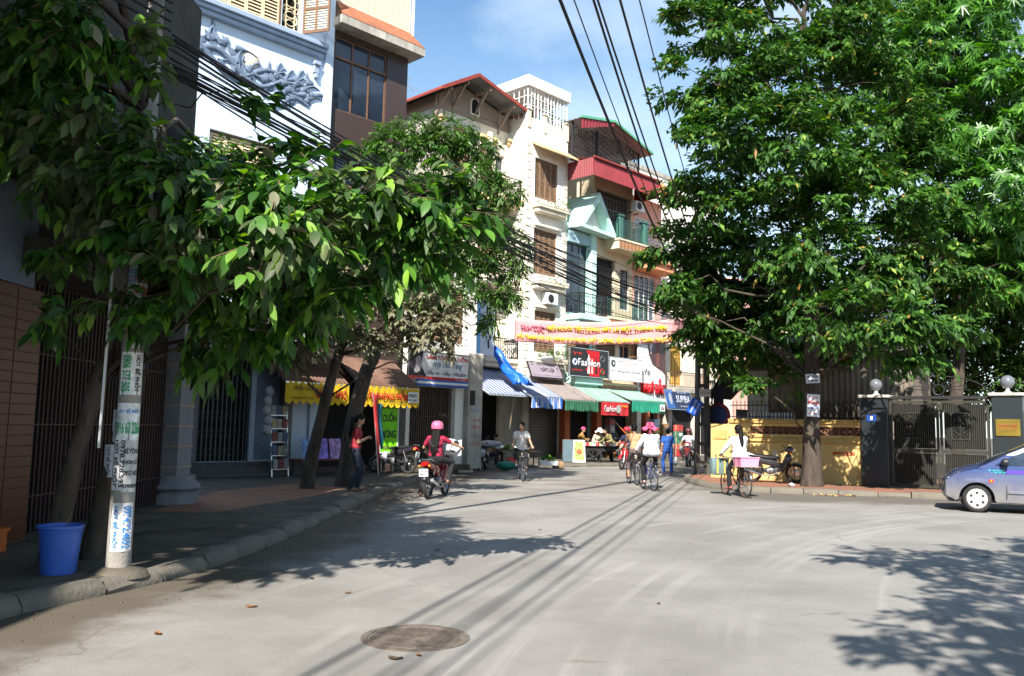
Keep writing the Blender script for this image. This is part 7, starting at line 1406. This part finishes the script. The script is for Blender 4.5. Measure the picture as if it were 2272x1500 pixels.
nw=thing('newspaper','white newspaper held open by the pink helmeted rider','newspaper',(-1.6,19.3,0),R_(77)); rows=[[Vector((.36+.03*math.sin(j*.8),-.52+.06*j,1.02+.045*i-.02*math.sin(j))) for j in range(9)] for i in range(9)]; o=MB().grid(rows).build('sheet',mat('newsprint',(.6,.6,.6),.9,.25,30,0),nw,True,80); o.location=(0,.08,-.1); solid(o,.002)
o=MB().tube([(-.25,-.16,1.3),(-.27,-.05,1.15),(-.26,.13,1.02)],.012,6).tube([(-.25,.16,1.3),(-.27,.05,1.15),(-.26,-.13,1.02)],.012,6).build('shoulder_strap',m_blk,None,True); o.location=(-1.6,19.3,0); o.rotation_euler.z=R_(77); tag(o,'black crossed bag strap on the pink helmeted rider','strap')
person('person in red shirt and dark jeans standing by the tree looking at a phone',(-3.39,18.98,.13),R_(8),(0,0,.9),.08,[(.24,.08,1.14),(.24,-.05,1.16)],[(.06,.1,.085),(-.08,-.1,.085)],{'shirt':(.25,.02,.03),'pants':(.02,.025,.04),'shoe':(.3,.15,.1)},hair='pony',look=(0,.45),elbow=[(-.3,.3,-1),(-.3,-.3,-1)])
person('man in white T-shirt cycling toward the viewer with head turned',(.36,25.9,0),R_(-84),(-.26,0,.99),.22,BH,list(pf_),{'shirt':(.6,.58,.55),'pants':BLACK,'shoe':(.3,.28,.28)},hair='short',look=(-.6,.05),leg='mid',loose=.02)
person('woman in white blouse and wide pink hat cycling away from the viewer',(3.72,23.1,0),R_(97),(-.26,0,.99),.16,BH,list(pf_),{'shirt':WHITE,'pants':BLACK,'shoe':(.5,.3,.28)},sleeve='long',hair='bun',gear='sunhat',gearc=(.8,.09,.2),loose=.055)
person('cyclist in tan shirt and short trousers, half hidden beside the pink hat rider',(3.62,25.3,0),R_(95),(-.26,0,.99),.2,BH,list(pf_),{'shirt':(.42,.25,.13),'pants':(.12,.09,.09),'shoe':(.2,.1,.08)},hair='short',leg='mid')
person('woman in white blouse with long ponytail cycling past the yellow wall',(5.6,21.45,0),R_(102),(-.26,0,.99),.12,BH,list(pf_),{'shirt':WHITE,'pants':BLACK,'shoe':(.4,.1,.08)},sleeve='long',hair='pony',loose=.03)
person('motorbike driver in navy shirt, red helmet and dark glasses',(4.72,34.6,0),R_(-118),(.0,0,.88),.08,[(.28,.32,1.0),(.28,-.32,1.0)],[(.08,.22,.38),(.08,-.22,.38)],{'shirt':(.02,.025,.06),'pants':(.06,.06,.055)},hair='short',gear='helmet',gearc=(.45,.02,.03),kneeout=.6)
person('passenger in yellow shirt and black helmet on the red motorbike',(4.72,34.6,0),R_(-118),(-.42,0,.92),.05,[(-.05,.2,1.0),(-.05,-.2,1.0)],[(-.2,.26,.42),(-.2,-.26,.42)],{'shirt':(.55,.6,.04),'pants':(.6,.58,.52),'shoe':(.2,.08,.05)},hair='long',gear='helmet',gearc=(.03,.02,.02),look=(.25,0),kneeout=.7,sleeve='long')
person('woman in blue clothes walking away with a white carrier bag',(5.59,30.49,0),R_(96),(0,0,.9),.03,[(.05,.22,.86),(.02,-.24,.78)],[(.14,.09,.085),(-.16,-.09,.1)],{'shirt':(.02,.08,.3),'pants':(.015,.07,.28),'shoe':(.3,.12,.08)},hair='bun',gear='cap',gearc=(.5,.42,.36),elbow=[(-1,.3,0),(-1,-.3,0)],loose=.015)
cb_=thing('carrier_bag','pale carrier bag hanging from the blue clad woman','bag',(5.59,30.49,0),R_(96)); MB().ball((0,-.26,.5),(.14,.09,.17),14,10).tube([(.05,-.25,.62),(.02,-.25,.74),(-.05,-.25,.62)],.012,6).build('bag',mat('pale plastic bag',(.55,.6,.6),.4,.15,8,.3),cb_,True)
person('tricycle vendor in olive shirt leaning over the cart tray',(4.6,39.0,0),R_(-150),(0,0,.93),.55,[(.45,.25,1.0),(.5,-.2,1.0)],[(.02,.12,.085),(-.1,-.12,.085)],{'shirt':(.2,.17,.07),'pants':(.05,.05,.045)},sleeve='long',hair='short',loose=.02)
person('person in white hat and pale shirt stooping beside the cart',(3.9,39.3,0),R_(-60),(0,0,.9),.5,[(.4,.2,.95),(.4,-.2,.95)],[(.02,.12,.085),(-.1,-.12,.085)],{'shirt':(.6,.52,.36),'pants':(.1,.08,.07)},sleeve='long',hair='bun',gear='sunhat',gearc=(.7,.7,.72),loose=.02)
person('shopper in mustard patterned top and pink headscarf at the cart',(3.2,39.4,0),R_(-20),(0,0,.88),.2,[(.35,.1,1.1),(.35,-.15,1.05)],[(.02,.12,.085),(-.1,-.12,.085)],{'shirt':(.3,.17,.04),'pants':(.08,.03,.03)},sleeve='long',hair='bun',gear='cap',gearc=(.7,.06,.2),loose=.03)
person('seller in pale top sitting on a low stool behind vegetables',(-.7,33.0,.1),R_(-30),(0,0,.45),.3,[(.3,.15,.65),(.32,-.12,.6)],[(.35,.15,.085),(.3,-.15,.085)],{'shirt':(.4,.26,.2),'pants':(.03,.03,.05)},hair='bun',look=(0,.3))
person('rider of the distant dark red scooter in pale shirt',(8.0,38.6,0),R_(-108),(.0,0,.88),.05,[(.28,.32,1.0),(.28,-.32,1.0)],[(.08,.22,.38),(.08,-.22,.38)],{'shirt':(.4,.42,.48),'pants':(.05,.05,.06)},hair='short',gear='helmet',gearc=(.1,.03,.03),kneeout=.6)
# ================================================================ stalls, goods and small things
def crate(label,loc,rz,c,w=.5,d=.35,h=.3,name='box',grp=None,lid=None):
    t=thing(name,label,'box',loc,rz,grp); MB().cbox(-w/2,w/2,-d/2,d/2,0,h,.012).build('body',mat('carton %.2f %.2f %.2f'%c,c,.8,.15,5),t)
    MB().box(-w/2-.004,w/2+.004,-.03,.03,h*.2,h+.004).build('tape',mat('carton tape',(.35,.3,.22),.5),t)
    if lid: MB().box(-w*.35,w*.35,-d/2-.004,-d/2-.001,h*.25,h*.75).build('printed_panel',flat('print %.2f %.2f %.2f'%lid,lid),t)
    return t
def onB(s,y,z=.13): return PB+U*s+NF*y+Vector((0,0,z))
# vegetable stall
vs=thing('vegetable_stall','low vegetable stall table heaped with greens','stall',(.35,32.9,.13),R_(20)); MB().cbox(-.8,.8,-.35,.35,.5,.55,.01).build('table_top',mat('stall board',(.2,.15,.1),.8),vs)
for x in(-.72,.72):
    for y in(-.28,.28): MB().beam((x,y,0),(x,y,.5),.04).build('leg',m_brownf,vs)
def heap(label,loc,w,h,n,mm,parent=None):
    g=MB(); rr=random.Random(n)
    for i in range(n):
        a=rr.uniform(0,6.28); r_=w*math.sqrt(rr.random()); z=h*(1-(r_/w)**2)*rr.uniform(.3,1); p=Vector((r_*math.cos(a),r_*.7*math.sin(a),z)); d=Vector((rr.gauss(0,1),rr.gauss(0,1),rr.gauss(.4,.5))).normalized()*.13; q=d.cross(Vector((0,0,1))).normalized()*.04; g.add([p,p+d*.5+q,p+d,p+d*.5-q],[(0,1,2,3)])
    o=g.build('vegetable_heap',mm); o.location=loc; return tag(o,label,'vegetables',kind='stuff')
heap('heap of leafy greens on the stall table',(.2,32.9,.68),.55,.25,260,leafM['bush']); heap('pile of pale green vegetables in the low tray by the kerb',(1.5,33.6,.32),.3,.15,160,leafM['palm'])
heap('dark green vegetables at left of the stall table',(-.3,33.0,.68),.35,.3,150,leafM['fine'])
wt_=thing('vegetable_tray','white foam tray of vegetables on the kerb','tray',(1.5,33.6,.13)); MB().cbox(-.38,.38,-.26,.26,0,.18,.015).build('tray',m_plastic_w,wt_)
def bag(label,loc,r,c,name='bundle',rz=0):
    g=MB(); rr=random.Random(int(loc[0]*100)); n,m_=16,9; vs_=[]
    for i in range(m_+1):
        t=math.pi*i/m_
        for j in range(n): a=6.283*j/n; k=1+.12*math.sin(3*a+i)+rr.uniform(-.06,.06); vs_.append((r[0]*k*math.sin(t)*math.cos(a),r[1]*k*math.sin(t)*math.sin(a),r[2]*(1+.9*math.cos(t)*.9)+rr.uniform(-.02,.02)))
    g.add(vs_,[(i*n+j,(i+1)*n+j,(i+1)*n+(j+1)%n,i*n+(j+1)%n) for i in range(m_) for j in range(n)]); o=g.build(name,mat('bag %.2f %.2f %.2f'%c,c,.6,.2,6,.5,12),None,True,70); o.location=loc; o.rotation_euler.z=rz; return tag(o,label,'bundle')
bag('teal green tarpaulin bundle on the road edge by the stall',(-.1,31.1,0),(.36,.26,.2),(.01,.16,.12)); bag('grey tarpaulin bundle tied over the parked motorbike',(-.75,31.9,.78),(.5,.3,.16),(.3,.3,.33)); bag('pale sack hung at the side of the laden motorbike',(-1.05,31.0,.45),(.2,.14,.18),(.4,.42,.48)); bag('red plastic sack standing by the stall table',(.05,31.9,0),(.17,.15,.26),(.4,.03,.03)); bag('black plastic sack under the stall table',(.5,32.6,.13),(.25,.2,.18),(.03,.03,.03)); bag('pale plastic bags piled on the stall',(-.45,32.7,.68),(.25,.2,.14),(.5,.52,.52)); bag('orange bag on the stall edge',(.62,32.5,.68),(.16,.12,.1),(.7,.3,.02))
crate('white and red carton beside the grey pillar',(-1.3,31.4,.0),R_(30),(.6,.55,.53),.45,.35,.42,lid=(.5,.05,.04)); crate('brown carton lying near the stall',(1.9,33.9,.02),R_(10),(.32,.2,.11),.4,.3,.25)
# goods in front of the far shops
for i,(s,y,z,c,lb,dm) in enumerate([(3.0,.55,.13,(.35,.12,.03),'orange brown carton at the foot of the orange pillar',(.55,.4,.42)),(3.0,.55,.55,(.36,.3,.03),'yellow carton stacked on the orange brown one',(.55,.4,.42)),(3.05,.5,.97,(.06,.07,.1),'dark blue carton third in the stack by orange pillar',(.5,.4,.4)),(3.05,.5,1.37,(.3,.3,.34),'grey printed carton fourth in the stack by orange pillar',(.42,.36,.42)),(3.05,.5,1.8,(.4,.12,.12),'red printed carton on top of the stack by orange pillar',(.42,.36,.3)),(6.5,.9,.13,(.25,.05,.04),'dark red crate under the cardboard boxes',(.6,.45,.45)),(6.5,.9,.58,(.3,.2,.11),'brown carton on the dark red crate',(.6,.45,.5)),(6.4,.9,1.08,(.4,.16,.06),'orange printed carton below the yellow one',(.5,.45,.35)),(6.4,.9,1.43,(.6,.5,.1),'yellow carton below the pale blue one',(.5,.45,.3)),(6.4,.9,1.73,(.22,.5,.68),'pale blue carton on top of the shop stack',(.55,.45,.4)),(7.05,1.0,1.08,(.36,.2,.09),'large brown cardboard carton right of the blue one',(.6,.5,.85)),(7.05,1.0,.13,(.2,.12,.08),'wooden brown carton under the large cardboard one',(.6,.5,.9)),(8.8,.9,.13,(.35,.03,.03),'red drinks crate at bottom of the dark shop stack',(.45,.35,.35)),(8.8,.9,.48,(.3,.07,.05),'red drinks crate second in the dark shop stack',(.45,.35,.35)),(8.8,.9,.83,(.04,.16,.09),'green drinks crate third in the dark shop stack',(.45,.35,.35)),(8.8,.9,1.18,(.04,.14,.1),'green drinks crate fourth in the dark shop stack',(.45,.35,.35)),(8.8,.9,1.53,(.4,.05,.04),'red drinks crate on top of the dark shop stack',(.45,.35,.35))]):
    crate(lb,onB(s,y,z),ANG+random.uniform(-.1,.1),c,*dm,lid=(.55,.5,.45) if i%2 else None,name='carton',grp='cartons stacked at the far shops')
ab=thing('menu_board','small folding pavement board with green food picture','sign',(3.0,37.2,.13),R_(5)); MB().add([(-.28,0,0),(.28,0,0),(.25,.12,.95),(-.25,.12,.95)],[(0,1,2,3)]).add([(-.28,.35,0),(-.25,.13,.95),(.25,.13,.95),(.28,.35,0)],[(0,1,2,3)]).build('panels',m_plastic_w,ab); MB().add([(-.22,.005,.1),(.22,.005,.1),(.2,.108,.88),(-.2,.108,.88)],[(0,1,2,3)]).build('picture',mat('food picture',(.3,.45,.12),.6,.8,9,0),ab); MB().ball((0,.04,.45),(.13,.02,.13)).build('dish',flat('dish print',(.35,.12,.05)),ab)
crate('grey blue metal locker beside the menu board',(2.5,37.4,.13),R_(5),(.1,.15,.18),.4,.35,.95,name='locker')
for i,(sa,za,sb,zb,yb,c) in enumerate([(-5.6,2.8,-5.1,1.5,1.2,(.4,.3,.2)),(.6,2.6,2.6,.9,2.4,(.75,.2,.03))]):
    a=onB(sa,1.9,za); e=onB(sb,yb,zb); m1=a.lerp(e,.55); m2=a.lerp(e,.8); t=thing('awning_rope',['frayed rope with a knot hanging below the striped awning','slack awning rope with orange and lime ribbon'][i],'rope',a)
    MB().tube([a-a,m1-a],.014,5).build('cord',m_barkd,t); MB().tube([m1-a,m2-a],[.02,.035],6).build('ribbon',flat('ribbon %d'%i,c),t,True); MB().tube([m2-a,e-a],[.035,.02],6).build('ribbon_end',flat('ribbon end %d'%i,(.5,.75,.03) if i else (.3,.25,.2)),t,True)
# orange pillars and interior dividers of the far shops
for s,c,lb in((-3.25,m_stain,'grey cement pillar between the striped awning shops'),(-.25,m_orangep,'orange painted pillar between roller doors'),(2.25,m_orangep,'wide orange painted pillar left of the carton stack'),(5.7,m_cream,'cream pillar of the carton shop'),(6.5,m_orangep,'red brown pillar beside the pale blue carton'),(8.7,m_stain,'narrow grey pillar of the dark shop')):
    t=thing('shop_pillar',lb,'pillar',onB(s,.25,.0),ANG,'pillars of the far shops'); MB().cbox(-.2,.2,-.2,.2,.1,3.3,.02).build('shaft',c,t); MB().cbox(-.24,.24,-.24,.24,.1,.35,.02).build('plinth',m_stain,t)
# stationery shop front: table with magazines, rack, red pennant
def onA(s,y,z=.13): return PA+U*s+NF*y+Vector((0,0,z))
mt=thing('magazine_table','low display table of bright magazines under the yellow awning','table',onA(-7.0,1.3),ANG); MB().cbox(-.9,.9,-.3,.3,.42,.47,.01).build('table_top',mat('red brown table',(.14,.04,.02),.7),mt)
for x in(-.8,.8):
    for y in(-.24,.24): MB().beam((x,y,0),(x,y,.42),.04).build('leg',m_blackiron,mt)
rr=random.Random(21)
for i in range(4):
    c=(rr.uniform(.1,.4),rr.uniform(.12,.3),rr.uniform(.25,.6)); o=MB().add([(0,0,0),(.38,0,0),(.38,.12,.55),(0,.12,.55)],[(0,1,2,3)]).build('poster_sheet',mat('poster %d'%i,c,.5,.7,7,0),None); o.location=onA(-7.85+i*.44,1.62,.48+.13); o.rotation_euler.z=ANG; solid(o,.004); tag(o,['blue cartoon free poster sheet leftmost on the magazine table','pale printed poster sheet second on the magazine table','bluish printed poster sheet third on the magazine table','pale printed poster sheet rightmost on the magazine table'][i].replace('cartoon free ',''),'poster')
rk=thing('magazine_rack','wire rack of books and cards beside the white pillar','rack',onA(-8.2,1.1),ANG)
g=MB(); 
for x in(-.25,.25): g.beam((x,0,0),(x,.25,1.9),.03)
for k in range(5): g.beam((-.25,.25*k/5-.02,.2+.36*k),(.25,.25*k/5-.02,.2+.36*k),.02)
g.build('frame',m_steel,rk)
for k in range(5):
    for j in range(3): MB().cbox(-.24+j*.165,-.1+j*.165,.05*k-.03,.05*k-.005,.22+.36*k,.46+.36*k,.003).build('book',mat('book %d'%((k*3+j)%5),[(.3,.29,.27),(.2,.05,.04),(.25,.25,.26),(.08,.1,.17),(.3,.25,.15)][(k*3+j)%5],.6,.4,12,0),rk)
bb=thing('balloon_column','column of white puffed bags hanging by the pillar','bags',onA(-8.55,.9,1.2),ANG)
for k in range(5): MB().ball((.03*math.sin(k*2),0,.17+k*.26),(.12,.12,.15)).build('puffed_bag',mat('white film',(.35,.33,.35),.3,.1,6),bb,True)
rpn=thing('red_pennant','tall narrow red pennant leaning beside the tree','pennant',onA(-5.6,2.0),ANG); MB().tube([(0,0,0),(-.3,0,2.35)],.015,6).build('pole',m_steel,rpn); rows=[[Vector((-.05-.28*t+w*(.22+.0*t)*(.3+.7*t),.03*math.sin(6*t+w*3),.35+1.95*t)) for w in(0,.5,1)] for t in np.linspace(0,1,12)]; solid(MB().grid(rows).build('cloth',mat('pennant red',(.42,.03,.03),.7,.25,8),rpn,True),.003); rows=[[Vector((.12+w*.2*(.4+.6*t)-.2*t,.1+.03*math.sin(7*t+w*3),.75+1.3*t)) for w in(0,.5,1)] for t in np.linspace(0,1,10)]; solid(MB().grid(rows).build('teal_cloth',mat('teal cloth',(.02,.14,.2),.8),rpn,True),.003)
# litter at the right kerb
g=MB(); rr=random.Random(31)
for i in range(46):
    x,y=rr.gauss(0,.3),rr.gauss(0,.09); s=rr.uniform(.03,.08); a=rr.uniform(0,6.28); g.add([(x,y,.01),(x+s*math.cos(a),y+s*math.sin(a),.02+s*.4),(x+s*1.4*math.cos(a+.5),y+s*1.4*math.sin(a+.5),.01),(x+s*.7*math.cos(a+1),y+s*.7*math.sin(a+1),.03)],[(0,1,2,3)],rr.randrange(3))
o=g.build('litter_pile',[flat('peel yellow',(.5,.42,.12)),flat('peel red',(.4,.08,.08)),flat('peel dark',(.12,.07,.04))]); o.location=(8.35,22.25,0); o['kind']='stuff'; tag(o,'heap of fruit peel litter in the right gutter','litter')
bag('crumpled white plastic bag on red paving by the tree foot',(7.7,23.6,.13),(.09,.07,.05),(.6,.58,.58)); 

# grit and small stones in the gutters
for line,nm,lb,n,rng_ in((KL,'gutter_grit','grit and small stones lying along the left gutter',700,(30,160)),(KR,'gutter_grit','grit and small stones lying along the right gutter',350,(100,230))):
    g=MB(); rr=random.Random(n)
    for i in range(n):
        k=rr.randrange(*rng_); k=min(k,len(line)-2); p=line[k].lerp(line[k+1],rr.random()); d=(line[k+1]-line[k]).normalized(); q=p+Vector((d.y,-d.x,0))*abs(rr.gauss(.12,.35)); s=rr.uniform(.004,.016)
        g.add([(q.x-s,q.y-s*.6,0),(q.x+s,q.y-s,0),(q.x+s*.7,q.y+s,0),(q.x-s*.8,q.y+s*.7,0),(q.x,q.y,s*1.1)],[(0,1,4),(1,2,4),(2,3,4),(3,0,4)])
    tag(g.build(nm,mat('grit',(.075,.062,.045),.9,.5,60)),lb,'grit',kind='stuff')
for i,(x,c,lb) in enumerate([(-2.4,(.5,.52,.6),'pale blue shirt drying in the roof cage'),(-1.9,(.6,.25,.3),'pink shirt drying in the roof cage'),(-1.2,(.7,.68,.65),'white shirt drying in the roof cage'),(-.7,(.1,.15,.35),'navy trousers drying in the roof cage')]):
    rows=[[Vector((-.2*(1-.15*t)+.4*(1-.15*t)*j/6,.03*math.sin(j*1.5+i),-.75*t)) for j in range(7)] for t in(0,.3,.6,1)]; o=MB().grid(rows).build('drying_garment',mat('laundry %d'%i,c,.85,.15,6,.3,12),None,True,80); o.location=PB+U*x-NF*.5+Vector((0,0,17.75)); o.rotation_euler.z=ANG; solid(o,.01); tag(o,lb,'garment','laundry in the roof cage')
